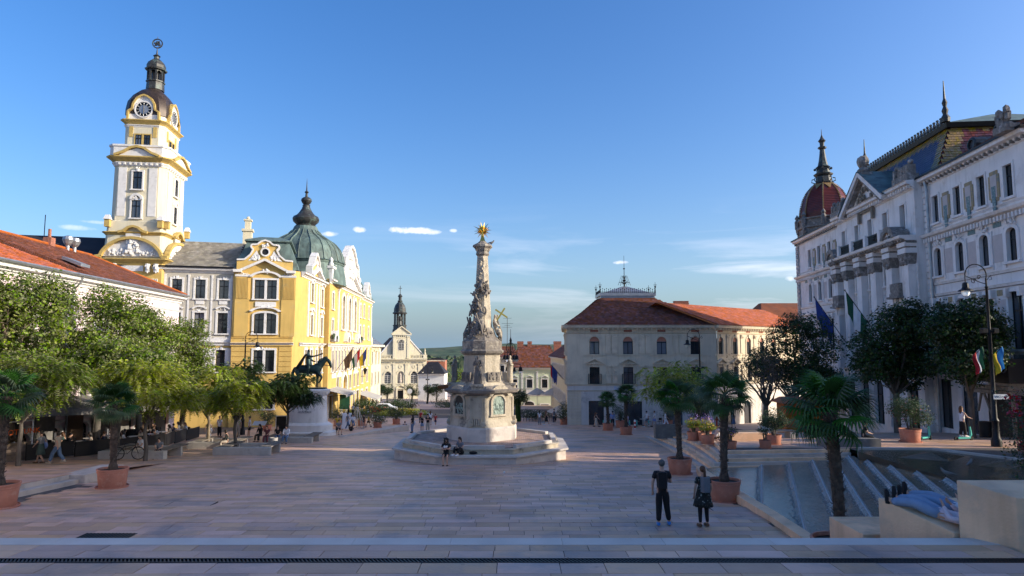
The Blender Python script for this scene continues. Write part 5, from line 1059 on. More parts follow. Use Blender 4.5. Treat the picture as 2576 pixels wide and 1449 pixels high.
# flags of the palace
flag(CF, 20.3, 4.4, 4, 6.2, ['flag_blue', 'flag_blue'], 'dark blue flag on the long slanting pole of the white palace', 62, 12, drop=2.0)
flag(CF, 13.0, 4.4, 4, 6.2, ['flag_green', 'flag_white', 'flag_green'], 'green and white flag on the middle of the white palace', 62, 12, drop=2.0)
# club front at the near end: dark sign over a timber porch
cl = thing('club_porch', 'dark club sign above a bare timber porch at the right edge', 'porch', tuple(PF_ @ Vector((-.6, 1.0, 0))))
b = MB(PF_); b.box(-2.4, 2.0, .05, 1.3, 3.05, 4.45); b.build('sign_board', 'dark_panel', cl)
b = MB(PF_); b.box(-2.4,2.1,.9,1.35,2.62,2.86); b.box(-2.4,2.05,.9,1.3,2.36,2.58)
for x in (1.95,-.35,-2.3): b.box(x-.08,x+.08,1.0,1.16,-.4,2.36)
b.ribbon([(1.2, 1.2), (.75, 2.36)], .12, 1.0, 1.1); b.ribbon([(.5, 2.36), (-.25, 1.0)], .12, 1.0, 1.1); b.build('timber', 'timber', cl)
tm = text_mat(PF_, -.62, 1.32, 3.62); text_obj('sign_text', 'RETRO', 'letter_dark', .82, tm, cl, .02, 'CENTER', 1.5); tm = text_mat(PF_, .35, 1.32, 3.25); text_obj('sign_text', 'CLUB', 'letter_dark', .26, tm, cl, .02)
b = MB(PF_); b.box(-2.3, 1.9, .02, .06, -.5, 2.3); b.build('dark_opening', 'dark_panel', cl)
b = MB(PF_); b.box(-2.4, 9, .0, .08, -1.0, .35); b.build('base_course', 'brick_red', pal) if False else None
# closed white tent canopy/boarding and small bits
# neighbour house across the side street (outside the photograph,it casts the long evening shade)
nb = thing('corner_house', 'tall plain house across the side street, outside the frame on the right', 'building', (34, 15, 0))
b = MB(); b.flat([(27.8, 31.9), (48, 27.6), (48, -35), (24.5, -35)], -2, 19.5); b.build('wall', 'palace_white', nb)
b = MB(); b.loft([[(27.4, 32.0, 19.5), (48.4, 27.7, 19.5), (48.4, -35.4, 19.5), (24.1, -35.4, 19.5)], [(35, 26, 23), (41, 25, 23), (41, -30, 23), (33, -30, 23)]]); b.build('roof', 'old_clay_tile', nb)
# ================================================================== BANK BUILDING (middle right)
BF = frame((6.4,78),90,True); WF = frame((23.9,78),49.7,True)
bk = thing('corner_building', 'cream corner building with red hipped roof and iron cresting behind the palms', 'building', (15, 80, -3.8))
BE = 7.75
def bank_front(F,x0,x1,xs,left=True,ww=1.05,ground=None):
 U = [(x,4.42,ww,2.02,ww/2) for x in xs]; D = [(x,1.02,ww,1.9,0) for x in xs]; gd = ground or []
 b = MB(F); wallgrid(b, x0, x1, .9, BE, U+D); b.build('wall', 'bank_plaster', bk)
 b = MB(F); wallgrid(b, x0, x1, -7, .9, gd); b.build('wall', 'bank_base', bk)
 for q in U:
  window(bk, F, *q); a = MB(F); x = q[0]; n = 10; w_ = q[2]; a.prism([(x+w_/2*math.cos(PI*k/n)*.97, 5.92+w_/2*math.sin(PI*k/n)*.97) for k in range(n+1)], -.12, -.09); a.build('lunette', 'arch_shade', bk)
 for q in D: window(bk,F,*q)
 for q in gd: window(bk, F, *q, kind='none')
 t = MB(F); dk = MB(F)
 for x in xs:
  t.archband(x,5.92,ww/2+.02,ww/2+.2,-.02,.08,0,PI,10); t.box(x-ww/2-.2,x-ww/2-.01,-.02,.06,4.42,5.9); t.box(x+ww/2+.01,x+ww/2+.2,-.02,.06,4.42,5.9); t.box(x-.1,x+.1,-.02,.16,6.44,6.75)
  t.box(x-1.35,x+1.35,-.02,.1,4.28,4.38); t.ribbon([(x-1.0,3.42),(x,3.9),(x+1.0,3.42)],.13,0,.28); t.box(x-1.0,x+1.0,-.02,.24,3.28,3.38); t.box(x-ww/2-.12,x+ww/2+.12,-.02,.06,2.95,3.28); t.blobs(x-.4,x+.4,3.0,3.25,.06,12,.07,int(x*5)); t.blobs(x-.3,x+.3,3.45,3.65,.04,5,.08,int(x*5))
  t.box(x-ww/2-.14,x-ww/2-.01,-.02,.07,1.0,2.95); t.box(x+ww/2+.01,x+ww/2+.14,-.02,.07,1.0,2.95)
  if left:
   dk.box(x-.75,x-.71,.02,.3,1.0,2.15); dk.box(x+.71,x+.75,.02,.3,1.0,2.15); dk.box(x-.75,x+.75,.28,.3,2.12,2.16); dk.box(x-.75,x+.75,.28,.3,1.0,1.04)
   for i in range(14): dk.box(x-.7+i*.107,x-.69+i*.107,.28,.295,1.04,2.12)
  a = MB(F); a.box(x-.47, x+.47, .0, .02, 7.0, 7.25); a.build('brick_panel', 'brick_red', bk)
 st = (xs[1]-xs[0]); ps = [x+st/2 for x in xs[:-1]]
 for p in ps:
  for q in ((-.36,.36) if left else (0,)):
   t.box(p+q-.3,p+q+.3,-.02,.09,4.5,6.3); t.box(p+q-.28,p+q+.28,-.02,.16,6.3,6.75); t.blobs(p+q-.25,p+q+.25,6.35,6.7,.16,9,.06,int(p*9)); t.box(p+q-.3,p+q+.3,-.02,.2,1.05,1.9); t.box(p+q-.34,p+q+.34,-.02,.26,1.95,2.1); t.box(p+q-.24,p+q+.24,-.02,.12,2.1,2.9); t.blobs(p+q-.12,p+q+.12,2.3,2.8,.12,6,.06,int(p*9)+1); t.box(p+q-.3,p+q+.3,-.02,.2,2.95,3.15)
 t.mould(x0-.1,x1+.1,[(p,.95+q) for p,q in BAND]); t.mould(x0-.1,x1+.1,[(p,.25+q*.5) for p,q in BAND]); t.mould(x0-.1,x1+.1,[(p,6.92+q*.6) for p,q in BAND])
 t.mould(x0-.45,x1+.1,[(0,7.32),(.1,7.32),(.12,7.42),(.5,7.5),(.55,7.72),(.62,7.8),(0,7.85)]); dentils(t,x0,x1,7.46,.55,.16,.42,.2)
 for i in range(11): z = -3.9+i*.37; t.box(x0+.05,x0+1.6,-.02,.03,z,z+.34);
 t.build('trim', 'bank_plaster', bk); dk.build('balcony_rail', 'dark_metal', bk) if dk.v else None
 j = MB(F)
 for i in range(10):
  z = -3.7+i*.38
  segs = [(x0+1.7,x1-.1)]
  for g in gd: segs = [s_ for (a_,c_) in segs for s_ in ([(a_,min(c_,g[0]-g[2]/2-.2)),(max(a_,g[0]+g[2]/2+.2),c_)] if g[1]-.2 < z+.36 and z < g[1]+g[3]+.1 and a_ < g[0] < c_ else [(a_,c_)]) if s_[1]-s_[0] > .3]
  for a_,c_ in segs:
   x = a_
   while x < c_-.2: xe = min(c_,x+1.35); j.box(x+.012,xe-.012,-.01,.025,z+.012,z+.368); x = xe
 j.build('facing_stone', 'bank_base', bk, kind='stuff')
bank_front(BF,0,17.45,[3.2,7.12,11.05,14.98],True,1.15,[(3.35,-4.2,1.75,3.25,0),(7.6,-4.2,2.1,3.2,0),(12.3,-4.2,2.0,3.2,0),(15.6,-4.2,1.5,3.0,0)])
bank_front(WF,0,22,[.75,3.8,6.85,9.9,12.95,16,19],False,.95,[(2.2,-4.4,1.6,3.2,.8),(6.2,-4.4,1.6,3.2,.8),(10.2,-4.4,1.6,3.2,.8),(14.4,-4.4,1.6,3.2,.8)])
LF = frame((6.4,78),4)   # street side,outward normal to the left
b = MB(LF); wallgrid(b, 0, 20, -9, BE, [(x, z, 1.0, 1.9, 0) for x in (2, 5, 8, 11, 14) for z in (4.4, 1.0)]); b.build('wall', 'bank_plaster', bk)
t = MB(LF)
for x in (2,5,8,11,14):
 for z in (4.4,1.0): window(bk,LF,x,z,1.0,1.9); surround(t,x,z,1.0,1.9,.2,.15)
for i in range(9): pilaster(t,.5+i*1.5,4.3,6.9,.4,.2); pilaster(t,.5+i*1.5,1,3.6,.4,.2)
t.mould(-.5, 20, [(0, 7.32), (.1, 7.32), (.12, 7.42), (.5, 7.5), (.55, 7.72), (.62, 7.8), (0, 7.85)]); t.mould(0, 20, [(p, .95+q) for p, q in BAND]); t.build('trim', 'bank_plaster', bk)
text_obj('sign_text', 'BestByte', 'letter_blue', .5, text_mat(BF, 6.35, .04, .28), bk, .03) if False else text_obj('sign_text', 'Best', 'letter_blue', .55, text_mat(BF, 5.9, .04, .32), bk, .03)
# roof: hip,truncated under the iron crest
Rp = [(6.05,77.6,BE+.05),(24.1,77.6,BE+.05),(24.1,92,BE+.05),(7.0,92,BE+.05)]; Tp = [(11.35,83.2,11.45),(17.6,83.2,11.45),(17.6,87.2,11.45),(11.0,87.2,11.45)]
b = MB(); b.loft([Rp, Tp]); b.build('roof', 'old_clay_tile', bk)
tiles_on('roof_tile', Rp[0], Rp[1], Tp[1], Tp[0], .28, .30, 'old_clay_tile', bk, 300, 'roof_tile'); tiles_on('roof_tile', Rp[3], Rp[0], Tp[0], Tp[3], .28, .3, 'old_clay_tile', bk, 0)
b = MB(); b.box(11.1, 17.8, 83.0, 87.4, 11.4, 11.65); b.box(10.95, 17.95, 82.85, 87.5, 11.65, 12.0); b.build('crest_base', 'zinc', bk)
b = MB(); b.loft([[(11.3, 83.2, 12.0), (17.6, 83.2, 12.0), (17.6, 87.2, 12.0), (11.3, 87.2, 12.0)], [(14.1, 85, 13.0), (14.7, 85, 13.0), (14.7, 85.4, 13.0), (14.1, 85.4, 13.0)]]); b.build('zinc_cap', 'zinc', bk)
b = MB(); b.box(11,17.9,82.9,82.94,12.12,12.16); b.box(11,17.9,82.9,82.94,12.02,12.06)
for i in range(28): x = 11.05+i*.25; b.box(x-.02,x+.02,82.9,82.94,12.0,12.42); b.ball((x,82.92,12.45+.08*(i % 2)),.07,5)
for i in range(16): b.box(11.0,11.04,83+i*.27,83.04+i*.27,12,12.42)
for (x,y) in ((11.0,83),(17.9,83),(11,87),(17.9,87)): b.lathe([(.08,12),(.04,12.6),(.14,12.8),(.03,12.9),(.02,13.35)],6,(x,y)); b.box(x-.22,x+.22,y-.02,y+.02,12.98,13.03)
b.lathe([(.1,13),(.06,13.6),(.25,13.8),(.05,13.95),(.04,15.2),(.16,15.3),(.03,15.4),(.02,17.0)],6,(14.4,85.1))
for a in range(6):
 c_,s_ = math.cos(a*PI/3),math.sin(a*PI/3); b.tube([(14.4,85.1,13.2),(14.4+.35*c_,85.1+.35*s_,13.6),(14.4+.7*c_,85.1+.7*s_,13.5)],.035,4); b.tube([(14.4,85.1,13.9),(14.4+.35*c_,85.1+.35*s_,14.4),(14.4+.8*c_,85.1+.8*s_,13.15)],.025,4)
b.build('iron_crest', 'dark_metal', bk)
wp = lambda s,d,z: tuple(WF @ Vector((s,d,z)))
quadmesh('roof', [[wp(-1, .4, BE+.06), wp(22, .4, BE+.06), wp(22, -6, 10.6), wp(-3.5, -6, 10.6)], [wp(-3.5, -6, 10.6), wp(22, -6, 10.6), wp(22, -13, BE), wp(-3, -13, BE)]], 'clay_tile', bk)
tiles_on('roof_tile', wp(-.2, .42, BE+.1), wp(21.5, .42, BE+.1), wp(21.5, -5.95, 10.64), wp(-3.2, -5.95, 10.64), .28, .3, 'clay_tile', bk, 0)
chimney(bk,22.2,87.5,9.6,1.8,1.6,.8)
fl_ = thing('roof_house', 'dark red roofed house peeping over the cream building beside the palace', 'building', (44, 100, -4)); b = MB(); b.loft([[(36, 96, 9), (52, 96, 9), (52, 108, 9), (36, 108, 9)], [(38, 101.5, 12), (50, 101.5, 12), (50, 102.5, 12), (38, 102.5, 12)]]); b.build('roof', 'old_clay_tile', fl_); b = MB(); b.box(36.5, 51.5, 96.5, 107.5, -5, 9); b.build('wall', 'cream_plaster', fl_)
# ================================================================== PINK HOUSE (left)
KF = frame((-31,62),175); KF = frame((-31,62),175)   # local x runs toward the camera,normal to the right
KF = frame((-31,62),175,False)
pk = thing('pink_house', 'long pale pink house with orange tiled roof behind the left trees', 'building', (-31, 50, -2))
kw = [(x,z,1.1,2.0,0) for x in [2.2+3.3*i for i in range(16)] for z in (5.0,1.1)]+[(x,-2.6,1.6,2.6,.5) for x in [2.2+3.3*i for i in range(16)]]
b = MB(KF); wallgrid(b, 0, 56, -6, 9.75, kw); b.build('wall', 'pink_plaster', pk)
t = MB(KF)
for q in kw: window(pk, KF, *q, fm='trim_white' if q[1] > 3 else 'dark_metal', pm='pane_warm' if q[1] > 3 else 'pane_glass'); surround(t, *q[:4], .2, .1, q[4], key=False)
for q in kw:
 if q[1] > 3: t.mould(q[0]-.8,q[0]+.8,[(p,7.5+r_) for p,r_ in BAND])
cornice(t, -.3, 56, 9.85, 1.1); t.mould(0, 56, [(p, 8.6+q*.7) for p, q in BAND]); t.mould(0, 56, [(p, 4.4+q) for p, q in BAND]); t.mould(0, 56, [(p, .4+q) for p, q in BAND]); t.build('trim', 'trim_white', pk)
b = MB(KF); b.poly([(0, 0, -6), (0, -12, -6), (0, -12, 9.75), (0, 0, 9.75)]); b.build('wall', 'pink_plaster', pk)
kp = lambda s,d,z: tuple(KF @ Vector((s,d,z)))
quadmesh('roof', [[kp(-.4, .6, 9.93), kp(56, .6, 9.93), kp(56, -6.5, 13.15), kp(3.0, -6.5, 13.15)], [kp(-.4, .6, 9.93), kp(3.0, -6.5, 13.15), kp(-.4, -13.5, 9.93)], [kp(3.0, -6.5, 13.15), kp(56, -6.5, 13.15), kp(56, -13.5, 9.93), kp(-.4, -13.5, 9.93)]], 'old_clay_tile', pk)
tiles_on('roof_tile', kp(-.4, .62, 9.98), kp(17.5, .62, 9.98), kp(22.5, -6.45, 13.2), kp(3.0, -6.45, 13.2), .24, .3, 'old_clay_tile', pk, 300, 'roof_tile')
tiles_on('roof_tile', kp(17.5, .62, 9.98), kp(36, .62, 9.98), kp(36, -6.45, 13.2), kp(22.5, -6.45, 13.2), .24, .3, 'clay_tile', pk, 300, 'roof_tile')
b = MB(KF); b.tube([(-.3, .72, 9.95), (56, .72, 9.95)], .1, 6); b.tube([(17.6, .72, 9.9), (17.6, .5, 9.4), (17.6, .15, 9.0), (17.6, .15, -2)], .07, 6); b.build('gutter', 'zinc', pk)
b = MB(KF); b.tube([(3.0, -6.5, 13.27), (36, -6.5, 13.27)], .14, 6); b.tube([(-.3, .55, 10.05), (3.0, -6.5, 13.25)], .12, 6); b.build('ridge_tiles', 'clay_tile', pk)
b = MB(KF); b.loft([[(14.4, -.6, 10.8), (15.6, -.6, 10.8), (15.6, -1.9, 11.3), (14.4, -1.9, 11.3)], [(14.4, -.6, 11.0), (15.6, -.6, 11.0), (15.6, -1.9, 11.5), (14.4, -1.9, 11.5)]]); b.build('skylight', 'zinc', pk)
c1_ = kp(21.3,-6.2,13.1); chimney(pk,c1_[0],c1_[1],c1_[2],1.0,1.4,.9)
b = MB(KF); b.box(8.9,9.5,-6.8,-6.2,13.0,13.8); b.tube([(9.2,-6.5,13.8),(9.2,-6.5,14.5)],.13,6)
b.build('chimney', 'brick_red', pk)
for i,x in enumerate((7.0,6.0)):
 t_ = thing('roof_vent', 'shiny round metal roof vent on the ridge, %s of two' % ('farther' if i else 'nearer'), 'roof vent', kp(x, -6.3, 13.2), 0, 'round metal roof vents'); b = MB(KF); b.lathe([(.14, 12.9), (.14, 13.5), (.3, 13.7), (.42, 14.0), (.36, 14.25), (.1, 14.35)], 10, (x, -6.3)); b.build('cowl', 'zinc', t_)
for i in range(15):  # dark panels put the shade of awning and trees into the ground floor colour
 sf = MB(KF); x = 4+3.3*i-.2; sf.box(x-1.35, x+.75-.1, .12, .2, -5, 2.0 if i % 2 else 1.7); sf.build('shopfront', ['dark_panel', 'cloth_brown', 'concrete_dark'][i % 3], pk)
# green copper roof piece behind the pink house
gb = thing('roof_turret', 'green copper roof turret behind the orange roof at the far left', 'roof', (-62, 80, 0)); b = MB(); b.loft([[(-64, 76, 10), (-52.5, 76, 10), (-52.5, 86, 10), (-64, 86, 10)], [(-63, 77, 16.6), (-53.4, 77, 16.6), (-53.4, 85, 16.6), (-63, 85, 16.6)]]); b.build('wall', 'copper_green', gb); b = MB(); b.loft([[(-64.5, 75.5, 16.6), (-51.2, 75.5, 16.6), (-51.2, 86.5, 16.6), (-64.5, 86.5, 16.6)], [(-64, 76, 16.8), (-51.8, 76, 16.8), (-51.8, 86, 16.8), (-64, 86, 16.8)], [(-60, 80, 18.3), (-56, 80, 18.3), (-56, 82, 18.3), (-60, 82, 18.3)]]); b.build('roof', 'copper_green', gb)
b = MB(); b.tube([(-57.5, 81, 18.2), (-57.5, 81, 21.5)], .05, 5); b.build('mast', 'dark_metal', gb)
# ================================================================== FAR END OF THE SQUARE
# hospital church with dome lantern
ch = thing('church', 'cream baroque church with dark bell lantern at the far end', 'church', (-30.8, 190, gz(190)))
HF = frame((-37.5,186.2),73,True)
hw = [(3.0,-4.5,1.75,3.2,.87),(10.3,-4.5,1.75,3.2,.87),(6.55,-4.5,1.6,3.2,.8)]
b = MB(HF); wallgrid(b, 0, 13.9, -12, 2.1, hw+[(6.6, -9.2, 1.9, 2.9, 0)], .4); b.poly([(13.9, 0, -12), (13.9, -30, -12), (13.9, -30, 2.1), (13.9, 0, 2.1)]); b.build('wall', 'cream_plaster', ch)
for q in (hw[0], hw[1]): window(ch, HF, *q, 'grid', 'trim_white')
b = MB(HF); b.box(5.6, 7.6, -.45, -.35, -5, -1); b.build('niche', 'grey_plaster', ch); b = MB(HF); b.box(5.5, 7.7, -.5, -.4, -9.3, -6.2); b.build('door', 'dark_panel', ch)
t = MB(HF)
for x in (.5,4.85,8.25,11.9,13.5): pilaster(t,x,-6.2,.9,.9,.16,.5,.45)
for q in hw: t.archband(q[0],q[1]+q[3]-q[4],1.0,1.22,0,.16); t.box(q[0]-1.1,q[0]+1.1,0,.15,q[1]-.25,q[1]-.05); t.archband(q[0],.1,.3,.5,0,.12,0,2*PI,10)
t.mould(0,13.9,[(p,2.2+q) for p,q in CORN]); dentils(t,0,13.9,1.75,.3,.15,.25,.18); t.mould(0,13.9,[(p,1.0+q*.6) for p,q in BAND]); t.mould(0,13.9,[(p,-6.3+q) for p,q in BAND]); t.ribbon([(5.2,-5.7),(6.6,-4.9),(8.0,-5.7)],.22,0,.4); t.box(5.3,7.9,0,.35,-6.1,-5.85); t.box(5.35,5.8,0,.3,-9.5,-6.1); t.box(7.4,7.85,0,.3,-9.5,-6.1)
t.box(0,4.2,-.2,.1,2.3,2.6); t.box(0,4.2,-.2,.1,3.25,3.45); t.box(9,13.9,-.2,.1,2.3,2.6); t.box(9,13.9,-.2,.1,3.25,3.45); t.box(12.9,13.95,-.25,.15,2.3,3.5); t.lathe([(.25,3.45),(.3,3.9),(.12,4.2),(.2,4.5),(.02,5.3)],6,(13.4,-.1))
for x in [.3+.42*i for i in range(9)]+[9.3+.42*i for i in range(8)]: t.lathe([(.09,2.6),(.15,2.85),(.07,3.1),(.1,3.25)],6,(x,-.05))
t.box(4.2, 9.1, -.3, .12, 2.25, 8.6); t.build('trim', 'cream_plaster', ch)
b = MB(HF); b.prism([(.3, 2.3), (4.4, 8.0), (4.4, 8.6), (8.9, 8.6), (8.9, 8.0), (13.6, 2.3)], -1.2, -.6); b.build('gable', 'cream_plaster', ch)
b = MB(HF); b.ribbon([(.1, 2.6), (4.6, 8.2)], .28, -1.25, -.45); b.ribbon([(8.7, 8.2), (13.5, 2.9)], .28, -1.25, -.45); b.build('gable_coping', 'trim_white', ch)
t = MB(HF); t.prism([(4.0, 9.3), (6.6, 11.3), (9.3, 9.3)], -.2, .15); t.ribbon([(3.8, 9.25), (6.65, 11.4), (9.5, 9.25)], .25, -.3, .5); t.box(3.9, 9.4, -.3, .45, 8.9, 9.25); pilaster(t, 4.7, 2.4, 8.6, .7, .25); pilaster(t, 8.6, 2.4, 8.6, .7, .25); t.archband(6.65, 6.9, .85, 1.05, .1, .25); t.box(4.2, 9.1, .1, .2, 8.0, 8.15); dentils(t, 4.3, 9.0, 8.8, .5, .2, .3, .35); t.build('trim', 'cream_plaster', ch)
window(ch, HF @ Matrix.Translation((0, .2, 0)), 6.65, 4.7, 1.5, 2.95, .75, 'grid', 'trim_white', dpt=.05)
text_obj('frieze_text', '· SEBASTIANO · M · SACRATA · A · FF · MISERICORDIA ·', 'letter_dark', .52, text_mat(HF, 6.9, .1, 1.15), ch, .02)
b = MB(HF); b.loft([[(.5, -1.2, 2.3), (13.4, -1.2, 2.3), (13.4, -28, 2.3), (.5, -28, 2.3)], [(6.6, -1.2, 8.7), (6.8, -1.2, 8.7), (6.8, -28, 8.7), (6.6, -28, 8.7)]]); b.build('roof', 'old_clay_tile', ch)
b = MB(HF @ Matrix.Translation((6.55,-3.2,0))); b.lathe([(2.2,8),(2.1,10.6),(1.9,10.7),(1.9,11.6),(2.05,11.7),(2.05,11.9)],8,a0=R(22.5))
for k in range(8): a = R(22.5+45*k); b.box(1.5*math.cos(a)-.2,1.5*math.cos(a)+.2,1.5*math.sin(a)-.2,1.5*math.sin(a)+.2,11.9,15.2)
b.lathe([(.8, 11.9), (.6, 13), (.8, 13.6), (.3, 14.5)], 8); b.lathe([(2.0, 15.1), (2.1, 15.4), (1.75, 15.6), (1.7, 16.6), (1.35, 17.6), (.8, 18.3), (.6, 18.5), (.75, 18.8), (.45, 19), (.45, 19.9), (.7, 20.1), (.4, 20.6), (.1, 20.9), (.08, 23.2)], 10); b.box(-.5, .5, -.06, .06, 22.4, 22.55); b.build('bell_lantern', 'copper_dark', ch)
sx_ = HF @ Matrix.Translation((6.55, -.15, -4.3)); b = MB(sx_); b.lathe([(.4, 0), (.4, .6), (.3, .7), (.32, 1.3), (.25, 1.9), (.3, 2.2), (.16, 2.35), (.18, 2.6), (.05, 2.8)], 8); b.build('niche_statue', 'limestone', ch, True)
def simple_house(name, label, F, W_, z0, ze, mat_w, wins, roofmat, zr, dpt=10, trim='trim_white', side=0, hip=1.0):
 h = thing(name, label, 'building', tuple(F @ Vector((W_/2, 0, z0+1)))); b = MB(F); wallgrid(b, 0, W_, z0, ze, wins, .22)
 b.poly([(0, 0, z0), (0, -dpt, z0), (0, -dpt, ze), (0, 0, ze)]); b.poly([(W_, 0, z0), (W_, -dpt, z0), (W_, -dpt, ze), (W_, 0, ze)]); b.build('wall', mat_w, h)
 t = MB(F)
 for q in wins: window(h,F,*q); surround(t,*q[:4],.22,.1,q[4],key=False)
 t.mould(-.1,W_+.1,[(p,ze+q*.7) for p,q in CORN]); t.mould(0,W_,[(p,(ze+z0)/2+q) for p,q in BAND]) if ze-z0 < 9 else None
 t.build('trim', trim, h)
 b = MB(F); b.loft([[(-.3, .5, ze+.03), (W_+.3, .5, ze+.03), (W_+.3, -dpt-.3, ze+.03), (-.3, -dpt-.3, ze+.03)], [(W_*.5*hip*.5, -dpt/2, zr), (W_-W_*.25*hip, -dpt/2, zr), (W_-W_*.25*hip, -dpt/2-.1, zr), (W_*.25*hip, -dpt/2-.1, zr)]]); b.build('roof', roofmat, h)
 tiles_on('roof_tile', F @ Vector((-.2, .5, ze+.07)), F @ Vector((W_+.2, .5, ze+.07)), F @ Vector((W_-W_*.25*hip, -dpt/2, zr+.04)), F @ Vector((W_*.25*hip, -dpt/2, zr+.04)), .35, .38, roofmat, h, 0)
 return h
GF = frame((-.4,140),90,True)
gh = simple_house('green_house', 'pale green two storey house with red roof in the middle distance', GF, 10.4, -10, 1.15, 'green_plaster', [(.9, -3, 1.15, 1.75, 0), (4.05, -3, 1.15, 1.75, 0), (7.2, -3, 1.15, 1.75, 0), (4.0, -9, 2.0, 3.2, .6), (7.2, -9.2, 1.6, 2.8, 0)], 'old_clay_tile', 5.8, 9, hip=.7)
t = MB(GF)
for x in (.9,4.05,7.2): t.ribbon([(x-.85,-.85),(x,-.45),(x+.85,-.85)],.14,0,.25); t.box(x-.7,x+.7,0,.12,-4.2,-3.3)
for x in (2.5,5.65,8.7): pilaster(t,x,-3.9,.4,.35,.1,.2,.2)
t.mould(0, 10.4, [(p, -4.5+q) for p, q in BAND]); t.build('trim', 'trim_white', gh)
for (x,w_) in ((2.2,1.3),(4.2,.9),(10.2,1.6)): chimney(gh,x-.4,144.5,5.4,w_,1.2,.8)
t_ = thing('tv_aerial', 'thin tv aerial standing beside the street lamp in the middle distance', 'aerial', (-1.0, 138, 3)); b = MB(); b.tube([(-1, 141, -1), (-1, 141, 11.8)], .05, 4); [b.box(-1-w_, -1+w_, 140.98, 141.02, z, z+.05) for z, w_ in ((11.5, .9), (10.4, 1.2), (10.0, .6), (9.6, 1.0))]; b.build('mast', 'dark_metal', t_)
simple_house('town_house', 'low brown roofed house half hidden behind the monument', frame((-3.6, 150), 90, True), 5.0, -9, 3.2, 'grey_plaster', [(1.4, 0, .9, 1.4, 0)], 'old_clay_tile', 5.6, 7)
# row of houses on the right of the street beyond the corner building
SFm = frame((8.1, 100), -.6); simple_house('town_house', 'narrow cream street house with brown roof beside the corner building', SFm, 34, -10, 3.6, 'cream_plaster', [(x, z, 1.1, 1.8, 0) for x in (1.5, 4.2, 7, 10, 13, 16, 19, 22, 25, 28) for z in (.6, -3.6)], 'old_clay_tile', 6.8, 8, hip=.15)
flag(SFm, 3.2, .3, 2, 3.0, ['flag_blue', 'flag_blue'], 'dark blue flag on the narrow street house', 50, 0, side=-1, drop=2.0); flag(SFm, 6.2, .3, 2, 3.0, ['flag_green', 'flag_white', 'flag_red'], 'red white and green flag on the narrow street house', 50, 0, side=-1, drop=2.0)
awning(SFm, 1.0, 12, -4.2, 3.6, 1.6, 'pinkish cloth awning over the street at the narrow cream house')
# left side of the far street
TFm = frame((-29.2,134.6),-3.0,True)
ht = simple_house('stone_house', 'narrow ornate cream stone house beyond the yellow town hall', TFm, 20, -12, 5.9, 'cream_plaster', [(x, z, 1.4, 2.6, 0) for x in (2.2, 7, 12, 16.5) for z in (1.9, -2.6)]+[(x, -11, 3.2, 4.6, 1.6) for x in (3, 9, 15)], 'zinc', 9.5, 9, 'cream_plaster', hip=.4)
NTF = frame((-29.2,134.6),90+0,True)
b = MB(); p0 = Vector((-29.2, 134.6, 0)); b.add([(-29.2, 134.4, -12), (-31.4, 134.4, -12), (-31.4, 134.4, 5.9), (-29.2, 134.4, 5.9)], [(0, 1, 2, 3)]); b.build('wall', 'cream_plaster', ht)
b = MB(TFm)
for x in (0.2,2.2,4.5,7,9.5,12,14.3): b.blobs(x-.5,x+.5,4.7,5.5,.2,12,.22,int(x)); b.box(x-.3,x+.3,0,.5,4.9,5.7)
b.box(-.3, 20, -.2, .9, 5.5, 5.95); b.box(-.2, 2.4, -.6, .8, 6.0, 7.3); b.lathe([(.9, 7.3), (.5, 8.3), (.25, 8.9), (.4, 9.2), (.03, 10.6)], 8, (1, 0)); b.build('carving', 'cream_plaster', ht)
text_obj('sign_text', 'KOCSSZINT', 'letter_green', .95, text_mat(TFm, 4.8, .3, -6.7), ht, .03)
# right of the church
simple_house('town_house', 'white walled house with low dark roof right of the church', frame((-24, 172), 90, True), 6.6, -12, -1.3, 'white_plaster', [(4.3, -5.2, 1.5, 1.3, 0)], 'dark_roof', 1.6, 9, hip=1.2)
wb = thing('courtyard_wall', 'plain white wall in front of the white house near the church', 'wall', (-19.5, 168, -10)); b = MB(); b.box(-22, -16.6, 168, 168.4, -12, -4.3); b.box(-22, -16.5, 167.9, 168.5, -4.3, -4.05); b.build('wall_face', 'white_plaster', wb)
simple_house('town_house', 'brick red box shaped building behind the white house', frame((-25.5, 200), 90, True), 5.5, -8, 1.8, 'brick_red', [], 'dark_roof', 2.3, 6)
q = random.Random(21)
fars = [(-17.2, 205, 7, -6.8, 'far_white', 'low white town house beyond the church street, nearest of its row'), (-14.6, 235, 7, -7.2, 'far_white', 'white town house second in the distant row'), (-17, 262, 9, -6.5, 'green_plaster', 'pale greenish town house in the distant row'), (-19, 300, 14, -6.2, 'far_white', 'wide white town house farthest in the distant row')]
for (x,y,w_,ze,mt_,lb_) in fars:
 simple_house('town_house', lb_, frame((x, y), 90, True), w_, -16, ze, mt_, [(w_*.2+i*w_*.3, ze-2.6, 1.1, 1.5, 0) for i in range(3)], q.choice(['old_clay_tile', 'zinc', 'clay_tile']), ze+2.2, 8)
t_ = thing('church_tower', 'tiny distant church tower with pale onion spire above the far roofs', 'tower', (-21.5, 330, -14)); b = MB(); b.box(-23, -20, 328, 331, -16, -3.5); b.lathe([(1.7, -3.5), (1.9, -3), (1.6, -1.8), (.6, -.8), (.5, .3), (.9, 1), (.3, 1.8), (.1, 4)], 8, (-21.5, 329.5)); b.build('shaft', 'far_white', t_)
